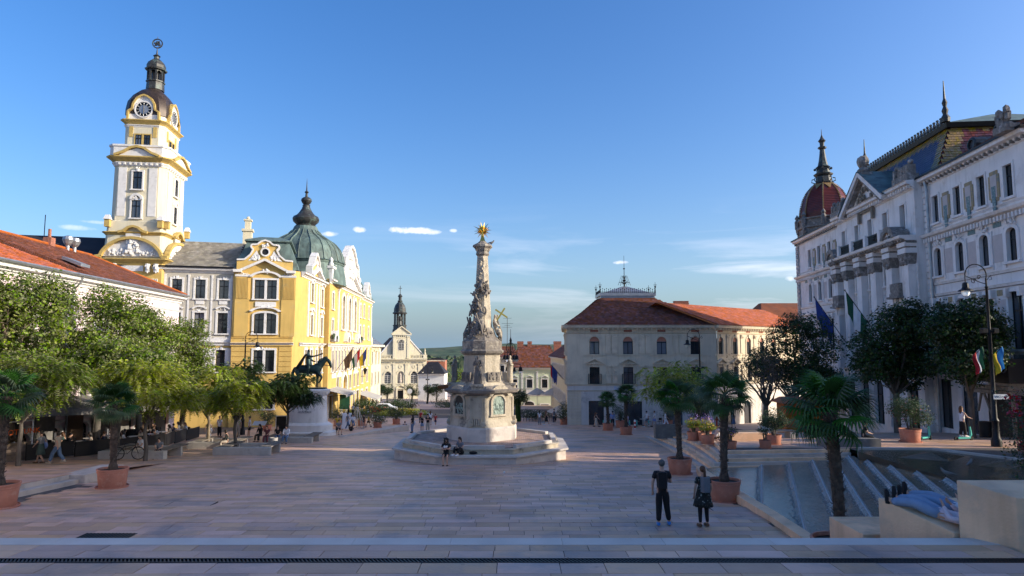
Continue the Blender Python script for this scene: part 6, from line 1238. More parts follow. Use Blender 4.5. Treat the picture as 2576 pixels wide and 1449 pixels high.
t_ = thing('banner_tent', 'reddish brown awnings stacked along the narrow far street', 'awning', (-14, 160, -8)); b = MB(); [b.loft([[(-17.5, 158+6*i, -3.6-.5*i), (-11.5, 158+6*i, -3.0-.5*i), (-11.5, 159+6*i, -3.9-.5*i), (-17.5, 159+6*i, -4.5-.5*i)], [(-17.5, 163+6*i, -3.6-.5*i), (-11.5, 163+6*i, -3.0-.5*i), (-11.5, 163.4+6*i, -3.9-.5*i), (-17.5, 163.4+6*i, -4.5-.5*i)]]) for i in range(1)]; b.build('canopy', 'cloth_brown', t_)
# ================================================================== ORGANIC BODIES (skin modifier)
def skin_mesh(nodes,edges,root=0,sub=2,seg=None):
 """nodes [(x,y,z,r)], edges [(a,b)] -> smooth closed mesh data"""
 me = bpy.data.meshes.new('body_tmp'); me.from_pydata([n[:3] for n in nodes], edges, []); o = bpy.data.objects.new('body_tmp', me); col.objects.link(o)
 m = o.modifiers.new('s', 'SKIN'); m.use_smooth_shade = True
 for i,n in enumerate(nodes):
  r = n[3]; rx,ry = r if isinstance(r,tuple) else (r,r); me.skin_vertices[0].data[i].radius = (rx,ry); me.skin_vertices[0].data[i].use_root = (i == root)
 if sub: q = o.modifiers.new('u', 'SUBSURF'); q.levels = sub; q.render_levels = sub
 dg = bpy.context.evaluated_depsgraph_get(); dg.update(); r_ = bpy.data.meshes.new_from_object(o.evaluated_get(dg)); bpy.data.objects.remove(o); bpy.data.meshes.remove(me)
 for p_ in r_.polygons: p_.use_smooth = True
 return r_
# ================================================================== TRINITY MONUMENT
MC = Vector((-1.75, 39.3)); mon = thing('trinity_column', 'tall carved stone column with a gold star on top in the middle of the square', 'monument', (MC.x, MC.y, gz(39.7)))
PH = R(-6)
def dring(rp,wp,z,n4=4,ins=1.0):
 """square on its corner with blunt pilaster corners"""
 ps = []
 for k in range(4):
  a = -PI/2+PH+k*PI/2; c,s_ = math.cos(a),math.sin(a)
  for sg in (-1,1): ps.append((MC.x+c*rp-s_*wp*sg,MC.y+s_*rp+c*wp*sg,z))
 return ps
def dloft(name, rings, material='monument_stone', smooth=False):
 b = MB(); b.loft([dring(*r_) for r_ in rings]); return b.build(name,material,mon,smooth)
def oring(r_,z,a0=22.5): return [(MC.x+r_*math.cos(R(a0+45*k)),MC.y+r_*math.sin(R(a0+45*k)),z) for k in range(8)]
# octagonal platform with bench-like steps
g0 = gz(35)-.6
b = MB(); b.loft([oring(5.1, g0), oring(5.1, -.32)]); b.build('step', 'plinth_stone', mon)
b = MB(); b.loft([oring(5.25, -.44), oring(5.25, -.30), oring(4.6, -.30)], cap=True); b.build('seat_ledge', 'plinth_stone', mon)
b = MB(); b.loft([oring(4.65, -.30), oring(4.65, .0), oring(4.72, .0), oring(4.72, .06)]); b.build('step', 'monument_stone', mon)
R8 = 4.6
for k in range(8):       # low parapet kerbs with gaps at the corners
 a = R(22.5+45*k); a2 = R(67.5+45*k); p0 = Vector((MC.x+4.55*math.cos(a),MC.y+4.55*math.sin(a),0)); p1 = Vector((MC.x+4.55*math.cos(a2),MC.y+4.55*math.sin(a2),0)); d = (p1-p0).normalized(); nr = Vector((-d.y,d.x,0))
 q0, q1 = p0+d*.35, p1-d*.35; b = MB(); b.loft([[tuple(q0+nr*.0+Vector((0, 0, .062))), tuple(q0+nr*.26+Vector((0, 0, .062))), tuple(q0+nr*.26+Vector((0, 0, .24))), tuple(q0+Vector((0, 0, .24)))], [tuple(q1+Vector((0, 0, .062))), tuple(q1+nr*.26+Vector((0, 0, .062))), tuple(q1+nr*.26+Vector((0, 0, .24))), tuple(q1+Vector((0, 0, .24)))]]); b.build('kerb', 'plinth_stone', mon)
b = MB(); b.loft([oring(4.3, .05), oring(4.3, .07)]); fl = b.build('platform_floor', 'joint', mon)
ms = []
for j in range(-19,20):
 for i in range(-20,21):
  x,y = i*.23+(.115 if j % 2 else 0),j*.23
  if max(abs(x), abs(y), (abs(x)+abs(y))/1.414) < 3.85: ms.append(Matrix.Translation((MC.x+x, MC.y+y, .065)) @ Matrix.Rotation(rl.uniform(-.01, .01), 4, 'X') @ Matrix.Diagonal((.215, .215, .02, 1)))
pieces('brick', SLAB_V, SLAB_F[:5], ms, 'plinth_brick', fl, 300)
# body
dloft('plinth', [(1.97, .52, .05), (1.97, .52, .85), (1.92, .5, .95)], 'plinth_stone')
dloft('pedestal', [(1.9, .47, .95), (1.84, .45, 1.1), (1.76, .43, 1.45), (1.74, .42, 2.2), (1.74, .42, 3.0)])
# core fills out the faces between the pilasters
def core(name, h0, r0, z0, z1, r1=None, material='monument_stone'):
 b = MB(); rg = []
 for (r_,z) in ((r0,z0),(r1 or r0,z1)):
  rg.append([(MC.x+r_*math.cos(-PI/2+PH+k*PI/2),MC.y+r_*math.sin(-PI/2+PH+k*PI/2),z) for k in range(4)])
 b.loft(rg); return b.build(name,material,mon)
dloft('cornice', [(1.76, .44, 2.98), (1.9, .5, 3.08), (2.1, .58, 3.16), (2.14, .60, 3.28), (1.95, .52, 3.34), (1.7, .45, 3.5)], 'monument_dark')
dloft('upper_body', [(1.45, .42, 3.45), (1.15, .34, 3.75), (1.06, .32, 4.2), (1.02, .31, 5.0), (1.02, .31, 5.15)])
dloft('cornice', [(1.04, .32, 5.1), (1.2, .39, 5.22), (1.24, .41, 5.32), (1.13, .37, 5.4)], 'monument_dark')
dloft('upper_block', [(1.12, .36, 5.38), (1.12, .36, 5.85), (1.02, .33, 5.9)], 'monument_dark')
dloft('sloping_base', [(1.02, .33, 5.88), (.78, .26, 6.15), (.62, .2, 6.6)], 'monument_dark')
def oloft(name,rings,material): b = MB(); b.loft([[(MC.x+r_*.98*math.cos(-PI/2+PH+PI/4*k+PI/8),MC.y+r_*.98*math.sin(-PI/2+PH+PI/4*k+PI/8),z) for k in range(8)] for r_,z in rings]); return b.build(name,material,mon)
oloft('obelisk', [(.66, 6.1), (.60, 6.6), (.44, 8.6), (.33, 10.7), (.34, 10.75)], 'monument_stone')
oloft('capital', [(.34, 10.7), (.42, 10.8), (.38, 10.95), (.5, 11.15), (.62, 11.25), (.6, 11.35), (.3, 11.5), (.2, 11.6)], 'monument_dark')
# arched relief panels on the two faces seen and the two behind
for k in range(4):
 a = -PI/2+PH+PI/4+k*PI/2; nrm = Vector((math.cos(a),math.sin(a),0)); dd = 1.53
 F_ = Matrix.Identity(4); u = Vector((-nrm.y,nrm.x,0)); F_.col[0] = (*u,0); F_.col[1] = (*nrm,0); F_.col[2] = (0,0,1,0); F_.col[3] = (MC.x+nrm.x*dd,MC.y+nrm.y*dd,0,1)
 t = MB(F_); t.archband(0,2.55,.42,.56,-.15,.10,0,PI,12); t.box(-.56,-.42,-.15,.1,1.75,2.55); t.box(.42,.56,-.15,.1,1.75,2.55); t.box(-.6,.6,-.15,.12,1.62,1.75)
 t.archband(0, 2.72, .62, .86, -.2, .24, .12*PI, .88*PI, 12, .95); t.build('panel_moulding', 'monument_stone', mon)
 t = MB(F_); t.prism([(-.42, 1.75), (.42, 1.75)]+[(.42*math.cos(PI*i/10), 2.55+.42*math.sin(PI*i/10)) for i in range(11)], -.1, .03); rp = t.build('relief_panel', 'verdigris' if k in (0, 1, 2) else 'copper_dark', mon)
 t = MB(F_); q = random.Random(k)
 for i in range(34):
  x = q.uniform(-.36,.36); z = q.uniform(1.8,2.45); t.ball((x,.04,z),q.uniform(.03,.06),5,sz=q.uniform(1,2.2),sy=.5)
 for i in range(9): x = -.34+i*.085; t.ball((x,.05,2.35+.1*math.sin(i*2)),.035,5); t.ball((x,.04,2.15),.045,5,sz=2.2)
 t.build('relief_figures', 'verdigris', rp)
 t = MB(F_ @ Matrix.Translation((0, -.5, 0))); t.box(-.42, .42, 0, .14, 3.7, 4.2); t.blobs(-.3, .3, 3.78, 4.12, .14, 14, .07, k); t.build('carved_panel', 'monument_dark', mon)
for k in range(4):  # volutes at the pedestal feet
 a = -PI/2+PH+k*PI/2
 for sg in (-1,1):
  x,y = MC.x+1.86*math.cos(a)-math.sin(a)*.36*sg,MC.y+1.86*math.sin(a)+math.cos(a)*.36*sg
  b = MB(Matrix.Translation((x, y, 1.16)) @ Matrix.Rotation(a+PI/2, 4, 'Z')); b.archband(0, 0, .03, .15, -.12, .12, 0, 2*PI, 10); b.build('volute', 'monument_stone', mon)
 F_ = Matrix.Translation((MC.x, MC.y, 0)) @ Matrix.Rotation(a+PI/2, 4, 'Z')  # local -y is outward
 b = MB(F_); b.box(-.3,.3,-1.82,-1.72,1.5,2.85);
 for i in range(5): b.box(-.24+i*.12-.035,-.24+i*.12+.035,-1.95,-1.75,1.12,1.55)
 b.box(-.36, .36, -2.02, -1.3, 3.5, 3.62); b.box(-.30, .30, -1.94, -1.2, 3.34, 3.5); b.build('pilaster_face', 'monument_stone', mon)
def draped(name, x, y, z, h, face, seed, lean=0, child=False, arm=1, material='monument_stone', label=None):
 """standing robed stone figure"""
 q = random.Random(seed); F_ = Matrix.Translation((x, y, z)) @ Matrix.Rotation(face, 4, 'Z') @ Matrix.Scale(h/1.75, 4)
 n = [(0,0,.05,(.26,.2)),(.02,0,.5,(.22,.17)),(0,0,.95,(.18,.14)),(.01+lean,-.01,1.25,(.2,.13)),(lean,0,1.42,(.15,.1)),(lean,0,1.5,(.06,.06)),(lean+.01,-.03,1.62,(.095,.1)),(lean+.01,-.02,1.74,(.07,.08)),
   (lean-.22,-.02,1.38,.075),(lean-.28,-.1,1.12,.065),(lean-.12,-.24,1.08+.1*arm,.055),(lean+.22,-.02,1.38,.075),(lean+.3,-.08,1.12,.065),(lean+.14,-.25,1.12,.055),(.12,-.1,.02,(.1,.12)),(-.1,-.12,.02,(.1,.12))]
 e = [(0,1),(1,2),(2,3),(3,4),(4,5),(5,6),(6,7),(4,8),(8,9),(9,10),(4,11),(11,12),(12,13),(0,14),(0,15)]
 if child: n += [(lean-.02,-.28,1.3,.09),(lean-.08,-.26,1.48,.085),(lean-.1,-.28,1.62,.07)]; e += [(10,16),(16,17),(17,18)]
 me = skin_mesh(n,e,2,1); o = link_mesh(name,me,material,mon,F_)
 b = MB(F_)
 for i in range(9): aa = -PI*.9+i*PI*.1+q.uniform(-.1,.1); b.tube([(.27*math.cos(aa),.2*math.sin(aa),.0),(.2*math.cos(aa+.1),.17*math.sin(aa+.1),.6),(.16*math.cos(aa+.25),.15*math.sin(aa),1.1)],[.04,.03,.02],4)
 b.tube([(lean-.2, -.12, 1.3), (lean+.05, -.18, 1.0), (.24, -.12, .6), (.26, -.05, .1)], [.04, .06, .06, .05], 5); b.build('drapery', material, o); return o
for k in range(4):
 a = -PI/2+PH+k*PI/2; x, y = MC.x+1.62*math.cos(a), MC.y+1.62*math.sin(a); draped('saint_statue', x, y, 3.6, 1.5, a+PI/2, k, [0, .05, 0, -.05][k], k == 0, 1, ['monument_dark', 'monument_stone', 'monument_stone', 'monument_dark'][k])
# seated figures and cherubs round the obelisk
fa = -PI/2+PH
def onm(a,r_,z): return (MC.x+r_*math.cos(a),MC.y+r_*math.sin(a),z)
def seated(a,r_,z,s,seed,cross=False):
 F_ = Matrix.Translation(onm(a, r_, z)) @ Matrix.Rotation(a+PI/2, 4, 'Z') @ Matrix.Scale(s, 4)
 n = [(0,0,.3,(.26,.2)),(0,.0,.62,(.19,.14)),(0,-.02,.92,(.22,.13)),(0,-.02,1.04,(.07,.07)),(0,-.05,1.2,(.1,.11)),(0,-.04,1.32,.06),(-.15,-.34,.34,.13),(-.15,-.4,-.1,.1),(.15,-.34,.34,.13),(.15,-.4,-.1,.1),(-.28,-.03,.82,.08),(-.34,-.2,.6,.07),(-.2,-.35,.6,.05),(.28,-.03,.84,.08),(.36,-.12,1.05,.06),(.3,-.2,1.32,.05),(0,-.35,.05,(.25,.15))]
 e = [(0,1),(1,2),(2,3),(3,4),(4,5),(0,6),(6,7),(0,8),(8,9),(2,10),(10,11),(11,12),(2,13),(13,14),(14,15),(0,16)]
 o = link_mesh('seated_figure', skin_mesh(n, e, 0, 1), 'monument_dark' if not cross else 'monument_stone', mon, F_); b = MB(F_); b.blobs(-.3, .3, -.35, .25, -.3, 18, .1, seed); b.tube([(-.25, -.2, .9), (-.1, -.35, .5), (.1, -.45, .2), (.2, -.42, -.3)], .06, 5); b.build('drapery', 'monument_dark', o)
seated(fa,.70,6.5,.95,3); seated(fa+PI/2+.1,.72,6.15,.92,5,True); seated(fa-PI/2,.70,6.1,.85,6); seated(fa+PI,.7,6.2,.85,7)
def cherub(a,r_,z,s,seed,tilt=0):
 q = random.Random(seed); F_ = Matrix.Translation(onm(a, r_, z)) @ Matrix.Rotation(a+PI/2, 4, 'Z') @ Matrix.Rotation(tilt, 4, 'Y') @ Matrix.Scale(s, 4)
 n = [(0,0,.0,.14),(0,0,.3,.14),(0,-.02,.42,.06),(0,-.05,.56,.13),(-.1,-.1,-.15,.09),(-.12,-.15,-.42,.06),(.1,-.15,-.1,.09),(.18,-.05,-.38,.06),(-.2,-.05,.4,.06),(-.35,-.12,.55,.05),(.2,-.05,.3,.06),(.36,-.12,.15,.05)]
 o = link_mesh('cherub', skin_mesh(n, [(0, 1), (1, 2), (2, 3), (0, 4), (4, 5), (0, 6), (6, 7), (1, 8), (8, 9), (1, 10), (10, 11)], 0, 1), 'monument_dark', mon, F_); b = MB(F_)
 for sg in (-1,1): b.loft([[(sg*.08,.05,.3),(sg*.12,.08,.3),(sg*.1,.06,.15)],[(sg*.4,.12,.55),(sg*.42,.14,.5),(sg*.38,.12,.3)]])
 b.build('wings', 'monument_dark', o)
for (da,r_,z,s,t_) in [(0,.62,8.95,.75,.3),(-.5,.62,8.3,.7,-.4),(.5,.6,8.5,.6,.5),(-.9,.7,7.5,.75,.2),(-.3,.62,7.9,.6,-.2),(.25,.78,5.95,.7,1.2),(-.35,.85,6.0,.7,-1.0),(PI*.9,.6,8.4,.7,0),(PI*1.2,.7,7.4,.7,.4)]: cherub(fa+da,r_,z,s,int(z*9),t_)
b = MB()
q = random.Random(8)
for (da,z0,z1,n,r_) in [(-.35,8.7,9.4,26,.14),(.45,8.5,9.0,22,.14),(-.6,7.2,8.3,26,.13),(0,6.0,6.6,22,.15),(-.9,6.2,7.0,16,.16),(PI,7,9,30,.14),(.9,6.1,6.5,12,.15)]:
 for _ in range(n): zz = q.uniform(z0,z1); rr = .60-(zz-6.2)*.062; b.ball(onm(fa+da+q.uniform(-.45,.45),rr+q.uniform(-.02,.1),zz),r_*q.uniform(.5,1.1),6,sz=.8)
b.build('cloud_carving', 'monument_dark', mon, kind='stuff')
b = MB()
for i in range(8): b.ball(onm(fa+q.uniform(-.3,.3),.38,10.6-i*.13),.07,5,sz=1.3)
b.build('hanging_garland', 'monument_stone', mon)
# gilded cross held by the right-hand figure,gilded star
cxr = onm(fa+PI/2+.1, 1.05, 7.3); F_ = Matrix.Translation(cxr) @ Matrix.Rotation(R(33), 4, 'Y')
b = MB(F_); b.box(-.045, .045, -.03, .03, -.45, .5); b.box(-.42, .42, -.032, .032, .08, .17); b.build('gilt_cross', 'gold', mon)
ST = Vector((MC.x, MC.y, 12.25)); b = MB(); b.lathe([(.26, 11.5), (.06, 12.0)], 4, (MC.x, MC.y), PI/4); b.box(MC.x-.04, MC.x+.04, MC.y-.12, MC.y-.04, 11.9, 12.5); b.box(MC.x-.2, MC.x+.2, MC.y-.12, MC.y-.04, 12.24, 12.32); b.build('gilt_base', 'gold', mon)
b = MB()
for i in range(28):
 a = 2*PI*i/28+q.uniform(-.05,.05); l = [.58,.40,.5,.34][i % 4]*q.uniform(.9,1.05); b.tube([(ST.x+.1*math.cos(a),ST.y,ST.z+.1*math.sin(a)),(ST.x+l*math.cos(a),ST.y+q.uniform(-.1,.1),ST.z+l*math.sin(a))],[.045,.005],4)
 if i % 2: b.tube([(ST.x,ST.y,ST.z),(ST.x+l*.6*math.cos(a),ST.y+.3*(-1)**(i//2),ST.z+l*.6*math.sin(a))],[.04,.004],4)
b.ball(tuple(ST), .15, 10); b.build('gilt_star', 'gold', mon)
ZM = [(-2,-2),(-.62,-.62),(-.3,-.40),(.05,-.15),(1,.7),(3.1,2.5),(5.3,4.88),(7,6.68),(10.7,10.5),(14,13.8)]
_done = set()
for o_ in list(mon.children)+[g_ for c_ in mon.children for g_ in c_.children]:      # settle the heights of the whole monument
 me = o_.data; W_ = WM[o_]
 if me.name in _done: continue
 if me.users > 1: continue
 _done.add(me.name); Wi = W_.inverted()
 for v_ in me.vertices: p_ = W_ @ v_.co; p_.z = pl(ZM,p_.z); v_.co = Wi @ p_
for o_ in list(fl.children):
 if o_.data.users > 1: w_ = WM[o_].copy(); w_.translation.z += pl(ZM,.065)-.065; adopt(o_,fl,w_)
def pigeon(x,y,z,rz,label,s=1.0,grp=None):
 n = [(0,0,.12,(.055,.06)),(.1,0,.14,(.05,.05)),(.14,0,.2,.03),(.16,0,.25,.03),(-.12,0,.1,(.03,.02)),(-.22,0,.08,(.03,.01)),(.03,.02,.03,.01),(.03,.02,0,.01)]
 F_ = Matrix.Translation((x, y, z)) @ Matrix.Rotation(rz, 4, 'Z') @ Matrix.Scale(s, 4); o = link_mesh('pigeon', skin_mesh(n, [(0, 1), (1, 2), (2, 3), (0, 4), (4, 5), (0, 6), (6, 7)], 0, 1), 'concrete_dark', None, F_); tag(o, label, 'pigeon', grp)
pigeon(MC.x+.5, MC.y-.2, 11.15, 0, 'dark pigeon perched on the capital of the monument', 1.2)
pigeon(15.75, 24.6, .405, 2.6, 'grey pigeon standing in the upper pool, nearer of two', 1.3); pigeon(17.9, 26.6, .41, .6, 'dark pigeon standing in the upper pool, farther of two', 1.3)
# ================================================================== RIDER STATUE
HS = Vector((-17.9,59.2,1.72)); hz = gz(59.2)
rs = thing('rider_statue', 'dark green bronze statue of a caped rider on a horse on a white stone base', 'statue', (HS.x, HS.y, hz))
b = MB(); E_ = lambda r1,r2,z,n=28,pw_=2.6: [(HS.x+r1*math.copysign(abs(math.cos(2*PI*k/n))**(2/pw_),math.cos(2*PI*k/n)),HS.y+r2*math.copysign(abs(math.sin(2*PI*k/n))**(2/pw_),math.sin(2*PI*k/n)),z) for k in range(n)]
b.loft([E_(2.45, 1.5, hz-.3), E_(2.45, 1.5, hz+.35), E_(2.3, 1.4, hz+.4)]); b.build('step', 'white_plaster', rs, 1)
b = MB(); b.loft([E_(2.15, 1.25, hz+.4), E_(2.15, 1.25, hz+.95), E_(1.98, 1.1, hz+1.05), E_(1.8, .95, hz+1.15)]); b.build('base', 'white_plaster', rs, 1)
b = MB(); b.loft([E_(1.72, .9, hz+1.15), E_(1.62, .82, hz+3.4), E_(1.7, .9, hz+3.5), E_(1.85, 1.05, hz+3.7), E_(1.9, 1.1, hz+3.95), E_(1.7, .95, hz+4.02)]); b.build('shaft', 'white_plaster', rs, 1)
text_obj('inscription', 'HUNYADI', 'letter_dark', .26, Matrix.Translation((HS.x, HS.y-.93, hz+2.0)) @ Matrix.Rotation(R(90), 4, 'X'), rs, .01)
b = MB(); b.loft([E_(1.6, .55, hz+4.0), E_(1.6, .55, hz+4.14)]); b.build('bronze_base', 'statue_bronze', rs, 1)
Hq = 1.28; FH = Matrix.Translation((HS.x-.1,HS.y,hz+4.12)) @ Matrix.Scale(Hq,4)
hn = [(-.62,0,1.28,(.27,.33)),(-.2,0,1.22,(.29,.33)),(.3,0,1.22,(.29,.32)),(.66,0,1.32,(.26,.34)),(.92,0,1.6,(.16,.24)),(1.12,0,1.86,(.12,.18)),(1.34,0,1.92,(.1,.14)),(1.5,0,1.72,(.1,.13)),(1.58,0,1.45,(.075,.085)),(1.58,0,1.32,(.06,.06)),  # 0-9 trunk,arched neck,head
  (-.72,.17,1.0,(.16,.2)),(-.66,.17,.74,.12),(-.86,.17,.46,.075),(-.8,.17,.12,.06),(-.74,.17,.02,.08),
  (-.66,-.17,1.0,(.16,.2)),(-.5,-.17,.74,.12),(-.66,-.17,.46,.075),(-.55,-.17,.12,.06),(-.48,-.17,.02,.08),
  (.62,.16,.98,.14),(.62,.16,.6,.085),(.6,.16,.12,.055),(.64,.16,.02,.075),
  (.74,-.16,1.0,.14),(1.02,-.16,.74,.085),(.9,-.16,.42,.055),(.78,-.16,.34,.07),
  (-.92,0,1.32,.1),(-1.05,0,1.0,.12),(-1.06,0,.6,.1),(-1.0,0,.4,.05)]
he = [(0,1),(1,2),(2,3),(3,4),(4,5),(5,6),(6,7),(7,8),(8,9),(0,10),(10,11),(11,12),(12,13),(13,14),(0,15),(15,16),(16,17),(17,18),(18,19),(3,20),(20,21),(21,22),(22,23),(3,24),(24,25),(25,26),(26,27),(0,28),(28,29),(29,30),(30,31)]
horse = link_mesh('horse', skin_mesh(hn, he, 1, 2), 'statue_bronze', rs, FH)
b = MB(FH); [b.loft([[(1.28+.0,s_*.05,2.0),(1.34,s_*.09,2.0),(1.3,s_*.07,1.98)],[(1.3,s_*.08,2.14),(1.31,s_*.085,2.14),(1.305,s_*.08,2.13)]]) for s_ in (-1,1)]
for i in range(14): f = i/13; b.ball((.72+.5*f+.05*math.sin(i),.0,1.78+.3*f**.8-.02),.09,5,sy=.7,sz=1.2)
b.tube([(1.52, .09, 1.5), (1.1, .2, 1.55), (.5, .22, 1.65)], .018, 4); b.tube([(1.52, -.09, 1.5), (1.1, -.2, 1.55), (.5, -.22, 1.65)], .018, 4); b.box(-.25, .3, -.26, .26, 1.45, 1.56); b.build('mane_and_bridle', 'statue_bronze', rs)
rn = [(0,0,1.62,(.19,.2)),(.0,0,1.95,(.16,.15)),(0,0,2.22,(.22,.15)),(0,0,2.36,(.08,.08)),(.03,0,2.5,.105),(.02,0,2.63,(.09,.09)),(.14,-.3,1.42,.12),(.08,-.34,1.0,.09),(.18,-.34,.78,.06),(.14,.3,1.42,.12),(.08,.34,1.0,.09),(.18,.34,.78,.06),
  (.02,-.26,2.2,.09),(.32,-.28,2.12,.07),(.66,-.22,2.2,.05),(.84,-.2,2.26,.06),(.0,.26,2.18,.09),(.1,.32,1.9,.07),(.36,.2,1.78,.05),(.46,.14,1.8,.05)]
re_ = [(0,1),(1,2),(2,3),(3,4),(4,5),(0,6),(6,7),(7,8),(0,9),(9,10),(10,11),(2,12),(12,13),(13,14),(14,15),(2,16),(16,17),(17,18),(18,19)]
rider = link_mesh('rider', skin_mesh(rn, re_, 0, 2), 'statue_bronze', rs, FH)
b = MB(FH); vs = []; n = 7
for j in range(7):
 f = j/6
 for i in range(n): g = i/(n-1)*2-1; vs.append((-.12-.62*f+.06*math.cos(g*9)*f,g*(.24+.18*f),2.32-.95*f-.1*f*f+.05*math.sin(g*7)*f))
b.add(vs+[(x-.035, y, z-.02) for x, y, z in vs], [(j*n+i, j*n+i+1, (j+1)*n+i+1, (j+1)*n+i) for j in range(6) for i in range(n-1)]+[(49+j*n+i, 49+j*n+i+1, 49+(j+1)*n+i+1, 49+(j+1)*n+i) for j in range(6) for i in range(n-1)]); b.build('cape', 'statue_bronze', rider, 2)
b = MB(FH); b.tube([(.84, -.2, 2.26), (1.05, -.2, 2.34)], [.05, .06], 6); b.tube([(.1, .3, 1.7), (-.5, .36, 1.1)], .03, 4); b.build('mace', 'statue_bronze', rider)
# ================================================================== LEAVES
def leaf_mesh(name,C,Nn,size,asp=.6,tone=True):
 """quads at centres C with normals Nn"""
 n = len(C); r1 = rng.normal(size=(n,3)); u = np.cross(Nn,r1); u /= np.linalg.norm(u,axis=1)[:,None]+1e-9; v = np.cross(Nn,u); s = size*(.6+.8*rng.random(n))[:,None]
 V = np.stack([C-u*s*.5,C+v*s*.5*asp,C+u*s*.5,C-v*s*.5*asp],1).reshape(-1,3); F_ = np.arange(4*n).reshape(n,4); return V,F_
def crown_cloud(blobs,n,fill=.35):
 """points biased to the shell of several overlapping blobs, clumped"""
 w_ = np.array([b_[3]*b_[4]*b_[5] for b_ in blobs])**(2/3); w_ /= w_.sum(); idx = rng.choice(len(blobs),n,p=w_); B = np.array(blobs)[idx]
 d = rng.normal(size=(n,3)); d /= np.linalg.norm(d,axis=1)[:,None]; rad = np.where(rng.random(n) < fill,rng.random(n)**.5*.85,.82+.22*rng.random(n))
 return B[:,:3]+d*B[:,3:6]*rad[:,None],d
def make_crown(name,blobs,n,size,material,world,parent,droop=.3,clump=14,csz=.28,asp=.6):
 nc = n//clump; P0,d0 = crown_cloud(blobs,nc); C = np.repeat(P0,clump,0)+rng.normal(size=(nc*clump,3))*csz*np.array([1,1,.55]); Nn = np.repeat(d0,clump,0)*.5+rng.normal(size=(nc*clump,3))*.45+np.array([0,0,.55]); Nn /= np.linalg.norm(Nn,axis=1)[:,None]
 V,F_ = leaf_mesh(name,C,Nn,size,asp); tn = np.repeat(rng.random(nc),clump)*.65+rng.random(nc*clump)*.35
 me = np_mesh(name,V,F_,1.002+tn*.99); return link_mesh(name,me,material,parent,world)
def branches(b,blobs,base,fork,r0,n=9,seed=0,twigs=3):
 q = random.Random(seed); base = Vector(base); fork = Vector(fork); b.tube([base,base.lerp(fork,.35)+Vector((q.uniform(-.06,.06),q.uniform(-.06,.06),0)),base.lerp(fork,.7)+Vector((q.uniform(-.1,.1),0,0)),fork],[r0*1.25,r0,r0*.85,r0*.72],9)
 for i in range(n):
  bl = blobs[i % len(blobs)]; e = Vector((bl[0]+q.uniform(-.6,.6)*bl[3],bl[1]+q.uniform(-.6,.6)*bl[4],bl[2]+q.uniform(-.2,.75)*bl[5])); s_ = base.lerp(fork,q.uniform(.8,1)); m = s_.lerp(e,.5)+Vector((q.uniform(-.25,.25),q.uniform(-.25,.25),q.uniform(0,.3))); b.tube([s_,m,e],[r0*.45,r0*.26,r0*.08],5)
  for _ in range(twigs): t0 = m.lerp(e,q.random()); b.tube([t0,t0+Vector((q.uniform(-.6,.6),q.uniform(-.6,.6),q.uniform(.1,.6)))],[r0*.14,r0*.03],4)
def linden_tree(x, y, z, H, rx, label, grp, leafm='leaf_linden', seed=1, n=15000, trunk='bark', first=None, low=.34, size=.16, rz=0, sz=1.0):
 q = random.Random(seed); t = thing('linden_tree', label, 'tree', (x, y, z), 0, grp); zc = H*(low+(1-low)/2); rzv = H*(1-low)/2
 bl = [(0,0,zc,rx*.62,rx*.62,rzv*.8)]
 for i in range(11):
  a = i*2.4+q.uniform(-.3,.3); f = q.uniform(-.75,.9); r_ = rx*.62*math.sqrt(max(.12,1-f*f*.9)); bl.append((r_*math.cos(a),r_*math.sin(a),zc+f*rzv*.75,rx*q.uniform(.3,.46),rx*q.uniform(.3,.46),rzv*q.uniform(.26,.38)))
 W_ = Matrix.Translation((x, y, z)); make_crown('crown', bl, int(n*1.35), size*1.1, leafm, W_, t, csz=.2)
 b = MB(W_); branches(b, bl, (0, 0, -.3), (0, 0, H*low*1.15), H*.022, 14, seed); b.build('trunk', trunk, t, True); return t
